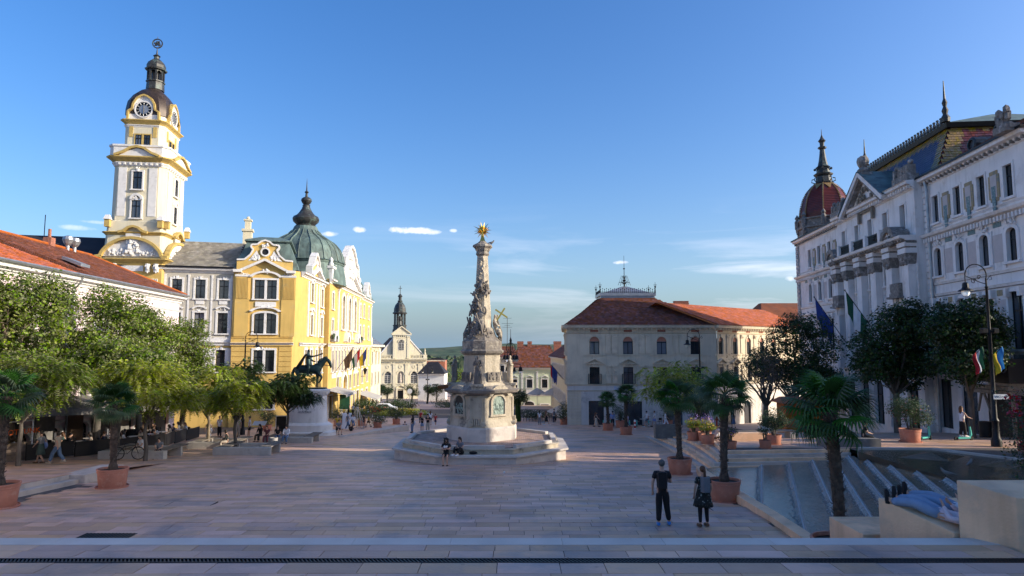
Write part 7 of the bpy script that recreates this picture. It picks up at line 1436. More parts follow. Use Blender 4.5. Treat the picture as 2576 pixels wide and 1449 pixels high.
def locust_tree(x, y, z, H, rx, rz_, label, grp, leafm='leaf_locust', seed=1, n=900, trunk='bark', lean=(0, 0), zc=None, size=.11):
 """feathery crown of drooping compound leaves"""
 q = random.Random(seed); t = thing('locust_tree', label, 'tree', (x, y, z), 0, grp); zc = zc or H-rz_
 bl = [(0,0,zc,rx*.55,rx*.55,rz_*.6)]
 for i in range(12): a = i*2.4+q.uniform(-.4,.4); f = q.uniform(-.5,.85); r_ = rx*q.uniform(.5,.75)*math.sqrt(max(.2,1-f*f)); bl.append((r_*math.cos(a),r_*math.sin(a),zc+f*rz_*.8,rx*q.uniform(.24,.4),rx*q.uniform(.24,.4),rz_*q.uniform(.2,.32)))
 P0,d0 = crown_cloud(bl,n,.3); n = int(n*1.35); P0,d0 = crown_cloud(bl,n,.3); m = 9; L = .30*(.7+.7*rng.random(n)); hd = d0.copy(); hd[:,2] = hd[:,2]*.3+.1; hd += rng.normal(size=hd.shape)*.45; hd /= np.linalg.norm(hd,axis=1)[:,None]
 side = np.cross(hd,np.array([0,0,1.])); side /= np.linalg.norm(side,axis=1)[:,None]+1e-6; Vs = []; tn = []
 k = np.arange(m)/(m-1)
 for j in range(m):
  ctr = P0+hd*(L*1.25*k[j])[:,None]-np.array([0,0,1])*(L*.9*k[j]**2)[:,None]
  for sg in (-1,1):
   w0 = size*(1-.55*abs(k[j]-.4)*1.6)*(.8+.4*rng.random(n))[:,None]; tip = ctr+side*sg*w0+hd*w0*.3-np.array([0,0,1])*w0*.35; wv = hd*size*.26
   Vs.append(np.stack([ctr-wv,ctr+wv,tip+wv*.7,tip-wv*.7],1)); tn.append(rng.random(n))
 V = np.concatenate([v_.reshape(-1,3) for v_ in Vs]); F_ = np.arange(len(V)).reshape(-1,4); tb = rng.random(n); T_ = np.concatenate([.6*tb+.4*t_ for t_ in tn]); W_ = Matrix.Translation((x,y,z))
 link_mesh('crown', np_mesh('crown', V, F_, 1.002+T_*.99), leafm, t, W_); b = MB(W_); branches(b, bl, (-lean[0], -lean[1], -.3), (0, 0, zc-rz_*.75), .105, 12, seed); b.build('trunk', trunk, t, True); return t
LG = 'linden trees in front of the pink house'; KG = 'feathery trees round the left benches'
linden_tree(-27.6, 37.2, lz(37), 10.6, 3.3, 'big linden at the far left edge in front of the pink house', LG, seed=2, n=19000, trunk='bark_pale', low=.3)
linden_tree(-26.2, 42.6, gz(42), 11.1, 3.0, 'tallest linden rising before the middle of the pink house', LG, seed=5, n=19000, low=.3)
linden_tree(-26.6, 48.3, gz(48), 9.9, 2.5, 'linden before the far end of the pink house, touching the tallest one', LG, seed=8, n=14000, low=.3)
linden_tree(-28.4, 58.2, gz(58), 10.1, 2.35, 'bright green round linden at the corner below the town hall windows', LG, 'leaf_linden', 11, 13000, low=.35)
linden_tree(-23.0, 39.5, lz(39), 7.3, 2.9, 'dark lower linden in the middle of the left foliage', LG, 'leaf_linden', 14, 14000, low=.38)
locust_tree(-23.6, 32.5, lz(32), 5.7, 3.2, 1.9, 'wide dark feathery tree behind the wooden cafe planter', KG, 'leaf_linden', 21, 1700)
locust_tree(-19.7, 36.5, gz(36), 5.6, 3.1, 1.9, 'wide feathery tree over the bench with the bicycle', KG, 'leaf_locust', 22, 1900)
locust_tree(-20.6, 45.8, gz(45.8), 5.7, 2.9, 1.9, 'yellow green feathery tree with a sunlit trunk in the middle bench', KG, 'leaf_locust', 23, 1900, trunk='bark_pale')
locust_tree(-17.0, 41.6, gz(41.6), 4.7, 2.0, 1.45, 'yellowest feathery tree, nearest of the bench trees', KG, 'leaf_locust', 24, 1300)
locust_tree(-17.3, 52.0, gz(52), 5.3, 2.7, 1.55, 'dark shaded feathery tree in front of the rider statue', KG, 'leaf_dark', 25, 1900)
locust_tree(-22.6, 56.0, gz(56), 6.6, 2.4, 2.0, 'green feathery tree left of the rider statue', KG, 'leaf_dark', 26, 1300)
RG = 'dark lindens in front of the palace'
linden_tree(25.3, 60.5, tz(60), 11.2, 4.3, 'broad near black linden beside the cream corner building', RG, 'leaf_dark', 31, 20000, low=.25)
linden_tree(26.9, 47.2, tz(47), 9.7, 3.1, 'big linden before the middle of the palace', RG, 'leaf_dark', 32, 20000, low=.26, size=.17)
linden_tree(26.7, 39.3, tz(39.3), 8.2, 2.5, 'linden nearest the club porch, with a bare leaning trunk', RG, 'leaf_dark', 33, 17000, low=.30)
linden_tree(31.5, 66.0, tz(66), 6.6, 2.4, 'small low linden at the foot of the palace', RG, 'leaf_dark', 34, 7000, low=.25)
locust_tree(12.2, 50.5, gz(50.5)+.1, 6.2, 3.0, 2.2, 'thin yellowish feathery tree behind the three palms', 'trees beside the stair', 'leaf_locust', 35, 1000)
# half dead tree
t = thing('dry_tree', 'half bare tree with twisted brown branches before the dark linden', 'tree', (20.6, 55, tz(55))); q = random.Random(5); b = MB(Matrix.Translation((20.6, 55, tz(55)))); dirs = []
b.tube([(0,0,-.2),(.05,0,1.2),(.1,0,2.3)],[.3,.24,.2],8)
for i in range(16):
 a = q.uniform(0,2*PI); P = [Vector((.1,0,2.2))]; v = Vector((math.cos(a)*.45,math.sin(a)*.45,.75)).normalized()
 for k in range(5): v = (v+Vector((q.uniform(-.35,.35),q.uniform(-.35,.35),q.uniform(-.15,.2)))).normalized(); P.append(P[-1]+v*q.uniform(.55,.95))
 b.tube(P,[.11,.08,.06,.045,.03,.015],5); dirs.append(P[-1])
 for k in range(2,6):
  for _ in range(3): w_ = Vector((q.uniform(-1,1),q.uniform(-1,1),q.uniform(-.2,.9))); b.tube([P[k],P[k]+w_*.4,P[k]+w_*.8+Vector((0,0,.1))],[.025,.015,.006],4)
b.build('trunk', 'bark', t, True); P0 = np.array([list(d) for d in dirs for _ in range(70)])+rng.normal(size=(16*70, 3))*.45; Nn = rng.normal(size=P0.shape); Nn /= np.linalg.norm(Nn, axis=1)[:, None]; V, F_ = leaf_mesh('l', P0, Nn, .12)
link_mesh('crown', np_mesh('crown', V, F_, 1.01+rng.random(len(F_))*.98), 'leaf_dry', t, Matrix.Translation((20.6, 55, tz(55))))
# ================================================================== PALMS
def fan_leaf(seed,seg=22,rad=.62):
 q = random.Random(seed); b = MB(); b.tube([(0,0,0),(.3,0,.05),(.62,0,.02)],[.018,.012,.01],4); vs = []; fs = []; cx = .6
 for k in range(seg):
  a = R(-112+224*k/(seg-1)); r_ = rad*(.86+.14*math.cos(a))*q.uniform(.93,1.04); w_ = .030; dx,dy = math.cos(a),math.sin(a); px_,py_ = -dy,dx; base = len(vs); fold = .03*math.cos(k*PI)
  for (f,ww,dz) in ((.05,.3,.0),(.45,1.0,.035),(.75,.7,-.0),(1.0,.08,-.14-q.random()*.12)):
   x,y = cx+dx*r_*f,dy*r_*f; dr = dz-.10*(abs(a)/2)*f
   vs += [(x-px_*w_*ww,y-py_*w_*ww,dr),(x,y,dr+.012*ww),(x+px_*w_*ww,y+py_*w_*ww,dr)]
  for j in range(3):
   o_ = base+j*3; fs += [(o_,o_+1,o_+4,o_+3),(o_+1,o_+2,o_+5,o_+4)]
 b.add(vs, fs); b2 = b.build('palm_frond', 'palm_leaf', origin=False); me = b2.data; bpy.data.objects.remove(b2); return me
FANS = [fan_leaf(i) for i in range(5)]
def fl_pot(parent,x,y,z,s=1.0,plant=True,w_=1.12,h=.72):
 b = MB(Matrix.Translation((x,y,z)) @ Matrix.Scale(s,4)); r_ = w_/2
 b.lathe([(r_*.80, .03), (r_*.83, .05), (r_*.93, h*.80), (r_*.97, h*.82), (r_*.97, h*.86), (r_*.95, h*.87), (r_*.96, h*.94), (r_*1.0, h*.95), (r_*1.0, h), (r_*.92, h), (r_*.9, h*.9)], 28, cap=False); b.build('pot', 'terracotta', parent, True)
 b = MB(Matrix.Translation((x, y, z)) @ Matrix.Scale(s, 4)); b.lathe([(r_*.8, .0), (r_*1.0, .0), (r_*1.03, .06), (r_*.98, .065), (r_*.95, .03), (.02, .03)], 28, cap=False); b.build('saucer', 'terracotta', parent, True)
 b = MB(Matrix.Translation((x, y, z)) @ Matrix.Scale(s, 4)); b.lathe([(r_*.91, h*.88), (.01, h*.9)], 16, cap=False); b.build('soil', 'soil', parent)
def palm(x, y, z, hc, Rr, label, seed, pots=1.0, n=34, grp='fan palms in terracotta pots'):
 q = random.Random(seed); t = thing('palm', label, 'palm', (x, y, z), 0, grp); fl_pot(t, x, y, z, pots); base = z+.62*pots
 b = MB(); P = []; rr = []; L = hc-base; nn = 26; lx,ly = q.uniform(-.15,.15),q.uniform(-.1,.1)
 for i in range(nn+1): f = i/nn; P.append((x+lx*f*f,y+ly*f*f,base+L*f)); rr.append((.108 if f > .08 else .16)*(1+.14*(i % 2))*(1+.25*f))
 b.tube(P,rr,9)
 for i in range(150): f = q.random()**.8; a = q.uniform(0,2*PI); r_ = .115*(1+.25*f); p_ = Vector((x+lx*f*f+r_*math.cos(a),y+ly*f*f+r_*math.sin(a),base+L*f)); b.tube([p_,p_+Vector((math.cos(a)*.06,math.sin(a)*.06,q.uniform(.02,.09)))],[.016,.004],3)
 b.build('trunk', 'palm_bark', t); top = Vector((x+lx, y+ly, hc))
 for i in range(n):
  a = i*2.39996+q.uniform(-.25, .25); f = i/n; pitch = R(78-125*f+q.uniform(-9, 9)); s = Rr/1.22*(.82+.25*math.sin(f*PI))*q.uniform(.9, 1.08); m = Matrix.Translation(top+Vector((0, 0, .12-.25*f))) @ Matrix.Rotation(a, 4, 'Z') @ Matrix.Rotation(-pitch, 4, 'Y') @ Matrix.Rotation(q.uniform(-.5, .5), 4, 'X') @ Matrix.Scale(s, 4)
  link_mesh('palm_frond', FANS[i % 5], None, t, m)
 return t
palm(7.32, 15.3, 0, 3.58, 1.10, 'nearest fan palm, its pot cut by the edge of the landing', 1, 1.12, 36)
palm(7.32, 23.5, gz(23.5), 3.38, 1.04, 'fan palm in the pot beside the fountain curb, right of the walking pair', 2)
palm(7.55, 30.6, gz(30.6), 2.8, 1.02, 'fan palm at the corner of the stair, behind the walking pair', 3)
palm(-15.6, 26.6, gz(26.6), 2.85, 1.0, 'fan palm beside the low stone block on the left', 4, 1.02)
palm(-16.7, 22.2, gz(22.2), 3.45, 1.1, 'fan palm cut by the left edge of the picture', 5, 1.08)
palm(10.1, 59.9, gz(59.9), 1.0, 1.12, 'small fan palm before the corner building door, right one of two', 6, 1.02, 34)
palm(9.7, 68.4, gz(68.4), -.15, 1.08, 'small fan palm before the corner building door, left one of two', 7, 1.0, 34)
# ================================================================== SHRUBS AND POTS
def bush(name, label, cat, x, y, z, rx, rz_, zc, leafm='leaf_bush', petals=None, n=2600, size=.1, pot=0, grp=None, asp=.35, potw=1.12, poth=.72, pn=120, psz=.07, seed=1):
 t = thing(name,label,cat,(x,y,z),0,grp); q = random.Random(seed)
 if pot: fl_pot(t,x,y,z,pot,w_=potw,h=poth)
 bl = [(0,0,zc,rx*.72,rx*.72,rz_*.8)]+[(rx*.5*math.cos(a),rx*.5*math.sin(a),zc+rz_*q.uniform(-.45,.5),rx*.45,rx*.45,rz_*.42) for a in [i*1.05 for i in range(6)]]
 W_ = Matrix.Translation((x, y, z)); make_crown('foliage', bl, n, size, leafm, W_, t, clump=10, csz=.09*max(rx, .5), asp=asp)
 if petals:
  P0, d0 = crown_cloud([(c[0], c[1], c[2], c[3]*1.06, c[4]*1.06, c[5]*1.06) for c in bl], pn, 0); V, F_ = leaf_mesh('p', P0, d0+rng.normal(size=d0.shape)*.3, psz, 1.0); link_mesh('blossoms', np_mesh('blossoms', V, F_, 1.01+rng.random(len(F_))*.98), petals, t, W_, 'stuff')
 if zc-rz_ > poth*.9*(pot or 0)+.1 or pot:
  b = MB(W_)
  for i in range(7): a = i*.9; b.tube([(.05*math.cos(a),.05*math.sin(a),poth*.8*(pot or 0)),(rx*.3*math.cos(a),rx*.3*math.sin(a),zc)],[.03,.012],4)
  b.build('stem', 'bark', t)
 return t
OP = 'shrubs in terracotta pots'
bush('oleander', 'large pot of dark oleander with a few pink flowers by the scooter rider', 'shrub', 21.4, 36.4, tz(36.4), 1.2, 1.1, 1.75, petals='petal_pink', n=5200, pot=1, grp=OP, seed=3, pn=60)
bush('oleander', 'round dark shrub in a pot behind the small white flowered pot', 'shrub', 13.6, 35.2, tz(35.2), .85, .75, 1.35, n=3600, pot=.72, grp=OP, seed=4)
bush('flower_pot', 'small pot with white flowers beside the round dark shrub', 'flower pot', 12.55, 33.6, tz(33.6), .38, .32, .8, petals='petal_white', n=900, size=.07, pot=.55, grp='small flower pots on the terrace', seed=5, pn=60)
bush('flower_pot', 'small pot with dark blue and yellow flowers right of the second palm trunk', 'flower pot', 10.75, 33.4, tz(33.4)-.05, .40, .3, .8, petals='petal_violet', n=900, size=.07, pot=.58, grp='small flower pots on the terrace', seed=6, pn=50)
for i, (x, y, lb_) in enumerate([(10.45, 36.2, 'bright yellow green flower pot, nearest of the sunlit trio'), (10.25, 38.2, 'bright yellow green flower pot with violet spikes, left of the sunlit trio'), (10.75, 37.8, 'partly hidden flower pot, rear one of the sunlit trio')]):
 t = bush('flower_pot', lb_, 'flower pot', x, y, tz(y)-.05, .5, .36, .95, 'leaf_locust', 'petal_yellow', 1500, .08, .68, 'sunlit flower pots on the terrace', seed=7+i, pn=110)
 P0, d0 = crown_cloud([(0, 0, 1.15, .4, .4, .35)], 90, .3); V, F_ = leaf_mesh('p', P0, d0, .06, 1); link_mesh('violet_blossoms', np_mesh('violet_blossoms', V, F_, 1.01+rng.random(90)*.98), 'petal_violet', t, Matrix.Translation((x, y, tz(y))), 'stuff')
bush('bamboo_shrub', 'tall narrow green shrub in a big pot behind the flower pots', 'shrub', 11.6, 42.3, tz(42.3), .95, 1.35, 2.0, 'leaf_bush', n=5200, pot=1.02, seed=11, size=.12, asp=.25, grp=OP)
bush('oleander', 'big round oleander with white flowers before the corner building', 'shrub', 6.1, 79.0, gz(79), 1.2, 1.2, 1.5, petals='petal_white', n=3400, pot=.9, seed=12, grp=OP, psz=.12, pn=70)
bush('oleander', 'dark oleander just behind the white flowered one by the corner building', 'shrub', 6.9, 83.0, gz(83), 1.3, 1.2, 1.7, n=3000, pot=.9, seed=13, grp=OP)
bush('oleander', 'dark oleander between the two small palms', 'shrub', 11.8, 73.5, gz(73), 1.1, 1.2, 1.7, n=2600, pot=1, seed=14, grp=OP)
bush('oleander', 'dark oleander in a pot behind the men in white', 'shrub', 17.2, 74.6, gz(74), 1.0, 1.1, 1.6, n=2400, pot=1, seed=15, grp=OP)
for (u_, y, r_, zc, lb_, wf) in [(-19.6, 76, 1.25, 1.5, 'dark shrub beside the near town hall awning', 0), (-17.1, 77, 1.3, 1.5, 'dark shrub with pale flowers behind the wire cone', 1), (-14.6, 73.5, 1.2, 1.0, 'low spreading oleander at the end of the left kerb', 1), (-13.6, 79.5, 1.2, 1.5, 'tall oleander in a pot in front of the flower bed', 1), (-24.6, 68.0, 1.0, 1.2, 'dark shrub behind the base of the rider statue', 0)]:
 bush('oleander', lb_, 'shrub', u_, y, gz(y), r_, r_*.9, zc, petals='petal_white' if wf else None, n=3000, pot=.85, seed=int(y), grp=OP, psz=.1, pn=36)
# crape myrtle by the landing
t = thing('crape_myrtle', 'thin branched shrub with crimson flowers at the right edge by the block', 'shrub', (11.3, 14.2, .3)); W_ = Matrix.Translation((11.3, 14.2, .3)); b = MB(W_); q = random.Random(9); tips = []
for i in range(26):
 a = q.uniform(0,2*PI); e = Vector((math.cos(a)*q.uniform(.3,1.25),math.sin(a)*q.uniform(.3,1.1),q.uniform(1.9,3.95))); m = Vector((e.x*.35,e.y*.35,e.z*.55)); b.tube([(0,0,.0),m,e],[.03,.016,.005],4); tips.append(e)
 for _ in range(5): p_ = m.lerp(e,q.uniform(.2,1)); w_ = Vector((q.uniform(-.4,.4),q.uniform(-.4,.4),q.uniform(-.1,.35))); b.tube([p_,p_+w_],[.007,.003],3); tips.append(p_+w_)
b.build('stem', 'bark', t); P0 = np.array([list(v_) for v_ in tips for _ in range(26)])+rng.normal(size=(len(tips)*26, 3))*.12; Nn = rng.normal(size=P0.shape); Nn /= np.linalg.norm(Nn, axis=1)[:, None]; V, F_ = leaf_mesh('l', P0, Nn, .055, .5); link_mesh('foliage', np_mesh('foliage', V, F_, 1.01+rng.random(len(F_))*.98), 'leaf_dry', t, W_, None)
V, F_ = leaf_mesh('l', P0+rng.normal(size=P0.shape)*.05, Nn, .06, .5); link_mesh('foliage', np_mesh('foliage', V, F_, 1.01+rng.random(len(F_))*.98), 'leaf_bush', t, W_, None)
P0 = np.array([list(v_) for v_ in tips[::7] for _ in range(45)])+rng.normal(size=(len(tips[::7])*45, 3))*.06; V, F_ = leaf_mesh('l', P0, rng.normal(size=P0.shape), .05, 1); link_mesh('blossoms', np_mesh('blossoms', V, F_, 1.01+rng.random(len(F_))*.98), 'petal_pink', t, W_, 'stuff')
# clipped trees by the church
for i, (u_, y, r_, zc, lb_) in enumerate([(-30.2, 163, 1.95, 2.9, 'clipped round tree left of the church door'), (-23.9, 161, 2.05, 3.0, 'clipped round tree right of the church door'), (-20.4, 164, 1.45, 2.9, 'smallest clipped tree right of the church'), (-17.9, 160, 1.9, 2.7, 'clipped round tree before the white house'), (-32.6, 168, 1.3, 3.0, 'clipped tree mostly hidden by the stone house')]):
 t = bush('topiary_tree', lb_, 'tree', u_, y, gz(y), r_, r_, zc, 'leaf_dark', n=3800, size=.22, grp='clipped round trees before the church', seed=30+i); b = MB(); b.tube([(u_, y, gz(y)-.3), (u_, y, gz(y)+zc)], .14, 6); b.build('trunk', 'bark', t)
t = bush('round_tree', 'black looking round tree with railing right of the monument', 'tree', .75, 84.6, gz(84.6), 1.5, 1.35, 2.9, 'leaf_dark', n=5200, size=.16, seed=40); b = MB(); b.tube([(.75, 84.6, gz(84)-.3), (.75, 84.6, gz(84)+2.8)], .35, 8); b.build('trunk', 'leaf_dark', t)
t = bush('hedge', 'low hedge and flowers inside a railing right of the monument', 'hedge', 3.0, 87, gz(87), 2.2, .75, .7, 'leaf_bush', 'petal_white', 3600, .14, seed=41, psz=.12); b = MB()
for i in range(24): a = PI+PI*i/23; x,y = 2.8+2.9*math.cos(a),87+2.2*math.sin(a); b.tube([(x,y,gz(87)-.1),(x,y,gz(87)+.75)],.03,4)
for zz in (.35,.72): b.tube([(2.8+2.9*math.cos(PI+PI*i/23),87+2.2*math.sin(PI+PI*i/23),gz(87)+zz) for i in range(24)],.02,4)
b.build('railing', 'dark_metal', t)
# flower beds
for (x, y, rx, h, lf, pt, lb_) in [(-24.5, 112, 3.4, 2.1, 'leaf_dark', None, 'tall dark hedge behind the flower bed, left part'), (-18.8, 113, 3.4, 2.0, 'leaf_dark', None, 'tall dark hedge behind the flower bed, right part'), (-20.0, 104, 3.0, 1.0, 'leaf_bush', 'petal_red', 'red and orange flowers in the middle of the flower bed'), (-15.8, 103, 1.9, .8, 'leaf_locust', 'petal_yellow', 'yellow flowers at the right end of the flower bed'), (-23.2, 102, 2.0, .7, 'leaf_locust', None, 'bright green plants at the left end of the flower bed'), (-17.6, 99, 2.4, .6, 'leaf_locust', None, 'bright green low plants at the front of the flower bed'), (-13.8, 101, 1.6, .6, 'leaf_locust', 'petal_white', 'pale grassy plants at the right corner of the flower bed')]:
 bush('flower_bed', lb_, 'flower bed', x, y, gz(y), rx, h*.6, h*.5, lf, pt, 3200, .2, grp='flower bed plants at the far end of the square', seed=int(rx*10+y), psz=.2, pn=300, asp=.6)
bush('shrub_bank', 'planted slope of low shrubs beside the white house', 'shrub', -12.2, 128, gz(128), 3.2, 1.0, .7, 'leaf_bush', None, 2800, .22, seed=77)
# wooded hills and the green valley
P0 = np.c_[rng.uniform(-700, 700, 9000), rng.uniform(430, 860, 9000), np.zeros(9000)]; P0[:, 2] = -22-(P0[:, 1]-400)*.035+rng.random(9000)*6; P0 = P0[np.abs(P0[:, 0]) < P0[:, 1]*.9]; Nn = rng.normal(size=P0.shape)*.5+np.array([0, -.6, .5]); Nn /= np.linalg.norm(Nn, axis=1)[:, None]; V, F_ = leaf_mesh('l', P0, Nn, 9, .8); tag(link_mesh('distant_woods', np_mesh('distant_woods', V, F_, 1.01+rng.random(len(F_))*.98), 'hill_green', None, I4, 'stuff'), 'dark green woods in the valley beyond the town', 'woods')
n = 16000; P0 = np.c_[rng.uniform(-2000,2000,n),rng.uniform(850,1700,n),np.zeros(n)]
for i,(x,y,_) in enumerate(P0): t_ = (y-850)/900; P0[i,2] = -66+40*math.sin(min(1,t_*1.15)*PI/2)+rng.random()*9
V, F_ = leaf_mesh('l', P0, np.array([0, -.7, .6])+rng.normal(size=P0.shape)*.4, 16, .8); tag(link_mesh('hillside_woods', np_mesh('hillside_woods', V, F_, 1.01+rng.random(len(F_))*.98), 'hill_green', None, I4, 'stuff'), 'wooded hillside on the horizon beyond the town', 'woods')
for (x, y, r_, lb_) in [(-36, 330, 7, 'rounded green tree above the far roofs, left one'), (-27, 345, 7, 'rounded green tree above the far roofs, middle one'), (-18, 360, 6, 'rounded green tree above the far roofs, right one')]:
 bush('distant_tree', lb_, 'tree', x, y, gz(y), r_, r_*.8, 5, 'leaf_linden', None, 2400, .9, grp='rounded trees above the far roofs', seed=int(y))
# ================================================================== STREET LAMPS
def scroll_lamp(x, y, z, H, side, label, twin=False, grp='scrolled iron street lamps', rz=0, flood=True):
 t = thing('street_lamp', label, 'street lamp', (x, y, z), rz, grp); W_ = Matrix.Translation((x, y, z)) @ Matrix.Rotation(rz, 4, 'Z')
 b = MB(W_); b.lathe([(.24,0),(.24,.35),(.17,.5),(.15,1.2),(.18,1.3),(.11,1.45),(.085,H*.6),(.11,H*.6+.05),(.075,H*.62),(.06,H-1.3),(.09,H-1.25),(.045,H-1.2),(.04,H-.8)],10)
 b.build('pole', 'dark_metal', t, True)
 for sd_ in ([side,-side] if twin else [side]):
  b = MB(W_); r_ = .55; cx_ = sd_*.52; P = [(sd_*.0,0,H-.85)]
  for i in range(15): a = PI*(1-i/14) if sd_ > 0 else PI*i/14; P.append((cx_+r_*math.cos(a),0,H-.65+r_*math.sin(a)*1.05))
  b.tube(P,.03,5); e = (cx_+sd_*r_,0,H-.66)
  for (qx,qz,qr) in ((cx_+sd_*.12,H-.95,.16),(cx_-sd_*.16,H-.75,.12)):
   b.tube([(qx+qr*(1-k/16)*math.cos(k*.6),0,qz+qr*(1-k/16)*math.sin(k*.6)) for k in range(15)],.02,4)
  b.tube([(sd_*.0,0,H-1.1),(cx_*.6,0,H-1.0),e],.022,4)
  b.tube([(-sd_*.03+.0, 0, H-.9), (-sd_*.25, 0, H-.65), (-sd_*.3, 0, H-.85), (-sd_*.18, 0, H-.88)], .02, 4); b.build('scroll_arm', 'dark_metal', t)
  b = MB(W_ @ Matrix.Translation(e)); b.tube([(0, 0, 0), (0, 0, -.35)], .025, 5); b.lathe([(.09, -.35), (.14, -.4), (.16, -.62), (.2, -.68), (.34, -.76), (.36, -.8), (.2, -.79)], 12, cap=False); ln = b.build('lantern', 'dark_metal', t)
  b = MB(W_ @ Matrix.Translation(e)); b.lathe([(.19, -.78), (.18, -.92), (.1, -1.04), (.01, -1.07)], 12); b.build('glass_bowl', 'lamp_glass', ln, True)
 if flood:
  b = MB(W_)
  for sd_ in (-1,1): b.tube([(0,0,H*.62),(sd_*.28,-.05,H*.62)],.03,5); b.loft([[(sd_*.28-.12,-.15,H*.62-.05),(sd_*.28+.12,-.15,H*.62-.05),(sd_*.28+.12,-.15,H*.62+.15),(sd_*.28-.12,-.15,H*.62+.15)],[(sd_*.28-.15,.1,H*.62-.1),(sd_*.28+.15,.1,H*.62-.1),(sd_*.28+.15,.1,H*.62+.2),(sd_*.28-.15,.1,H*.62+.2)]])
  b.build('floodlight', 'dark_metal', t)
 return t
L1 = scroll_lamp(24.3, 34.0, tz(34), 9.3, -1, 'tall scrolled street lamp with two flags before the white palace')
scroll_lamp(-23.9, 60, gz(60), 9.2, 1, 'tall scrolled street lamp before the yellow corner of the town hall')
scroll_lamp(16.8, 60, tz(60), 9.4, -1, 'tall scrolled street lamp before the cream corner building')
scroll_lamp(-18.6, 148, gz(148), 8.4, 1, 'twin armed street lamp in front of the church', True)
x, y, z = -.15, 75, gz(75); t = thing('candelabra', 'ornate black lamp post with a cluster of lanterns right of the monument', 'street lamp', (x, y, z)); b = MB(Matrix.Translation((x, y, z)))
b.lathe([(.3, 0), (.3, .6), (.18, .9), (.15, 2.2), (.2, 2.4), (.11, 2.6), (.1, 6.5), (.16, 6.6), (.08, 6.8), (.06, 9.2), (.15, 9.5), (.03, 9.9), (.02, 10.8)], 10); b.build('pole', 'dark_metal', t, True)
for k in range(8):
 a = k*PI/4+.3; hi = k % 2; zz = 7.9 if hi else 6.6; r_ = .75 if hi else 1.15; b = MB(Matrix.Translation((x,y,z))); c_,s_ = math.cos(a),math.sin(a)
 b.tube([(0, 0, zz-.3), (r_*.4*c_, r_*.4*s_, zz+.35), (r_*c_, r_*s_, zz+.25), (r_*c_, r_*s_, zz)], .035, 5); b.tube([(.1*c_, .1*s_, 9.3), (.5*c_, .5*s_, 9.0), (.55*c_, .55*s_, 8.5), (.2*c_, .2*s_, 8.2)], .025, 4); b.build('scroll_arm', 'dark_metal', t)
 b = MB(Matrix.Translation((x+r_*c_, y+r_*s_, z+zz))); b.lathe([(.08, 0), (.2, -.1), (.22, -.4), (.33, -.5), (.2, -.5)], 10, cap=False); l_ = b.build('lantern', 'dark_metal', t); b = MB(Matrix.Translation((x+r_*c_, y+r_*s_, z+zz))); b.lathe([(.2, -.48), (.16, -.68), (.02, -.75)], 8); b.build('glass_bowl', 'lamp_glass', l_)
# flags and sign on the near lamp
def hang_flag(x,y,z,cols,label,dx):
 t = thing('flag', label, 'flag', (x, y, z)); b = MB(); b.tube([(x-dx, y, z-.55), (x+dx*.3, y, z+.25)], .018, 5); b.build('flagpole', 'dark_metal', t); n = len(cols)
 for i,cname in enumerate(cols):
  vs = []; m = 3; r_ = 8; w_ = .62
  for a in range(m+1):
   f = (i+a/m)/n
   for c in range(r_+1): g = c/r_; vs.append((x+dx*.3-dx*.9*f*(1-.35*g)+.04*math.sin(g*8+f*3)-dx*.1,y-.06*math.sin(f*9+g*3),z+.22-.45*f-1.15*g*(1-.1*f)))
  b = MB(); b.add(vs, [(a*(r_+1)+c, a*(r_+1)+c+1, (a+1)*(r_+1)+c+1, (a+1)*(r_+1)+c) for a in range(m) for c in range(r_)]); b.build('cloth', cname, t, smooth=2)
hang_flag(23.75, 33.95, 4.95, ['flag_green', 'flag_white', 'flag_red'], 'red white and green flag hanging on the near lamp post', .6)
hang_flag(24.75, 33.95, 4.95, ['flag_sky', 'flag_yellow'], 'blue and yellow flag hanging on the near lamp post', .6)
t = thing('direction_sign', 'small white toilet direction sign with an arrow on the near lamp post', 'sign', (24.4, 33.8, 2.65)); b = MB(); b.box(24.15, 24.95, 33.78, 33.80, 2.5, 2.75); b.build('board', 'paint_white', t); text_obj('sign_text', 'WC ──➤', 'letter_dark', .17, Matrix.Translation((24.55, 33.775, 2.57)) @ Matrix.Rotation(R(90), 4, 'X'), t, .002) if False else text_obj('sign_text', 'WC', 'letter_dark', .19, Matrix.Translation((24.35, 33.775, 2.56)) @ Matrix.Rotation(R(90), 4, 'X'), t, .002)
b = MB(); b.box(24.55, 24.78, 33.770, 33.778, 2.61, 2.64); b.prism([(24.76, 2.55), (24.9, 2.625), (24.76, 2.70)], 33.770, 33.778); b.build('arrow', 'letter_dark', t)
# ================================================================== BENCHES,BINS,SMALL THINGS
def planter_bench(x,y,z,w_,d,label,rz=0,two=True):
 t = thing('bench', label, 'bench', (x, y, z), rz, 'concrete and slat benches round the trees'); W_ = Matrix.Translation((x, y, z)) @ Matrix.Rotation(rz, 4, 'Z')
 b = MB(W_); b.box(-w_/2, w_/2, -.22, .22, -.4, .44); b.build('concrete_block', 'concrete', t)
 b = MB(W_); b.box(-w_/2+.25, w_/2-.25, d-.2, d+.2, -.5, .38); b.build('concrete_block', 'concrete', t)
 for sx in ((-1,1) if two else (1,)):
  for i in range(6): q = sx*(w_/2-.1)-sx*i*.12; mm = MB(W_); mm.box(q-.05, q+.05, .23, d+.5, .40, .46); mm.build('slat', 'wood_grey', t)
  mm = MB(W_); mm.box(sx*(w_/2-.4)-.35, sx*(w_/2-.4)+.35, d*.8, d*.8+.15, -.4, .39); mm.build('support', 'concrete', t)
 return t
planter_bench(-15.9, 40.0, gz(40), 3.3, 2.2, 'bench nearest the monument, below the yellowest tree')
planter_bench(-19.6, 44.4, gz(44.4), 3.2, 2.3, 'bench round the sunlit trunk where the woman in a floral shirt sits')
planter_bench(-21.0, 37.6, gz(37.6), 3.6, 2.3, 'bench with the bicycle, behind the left palm')
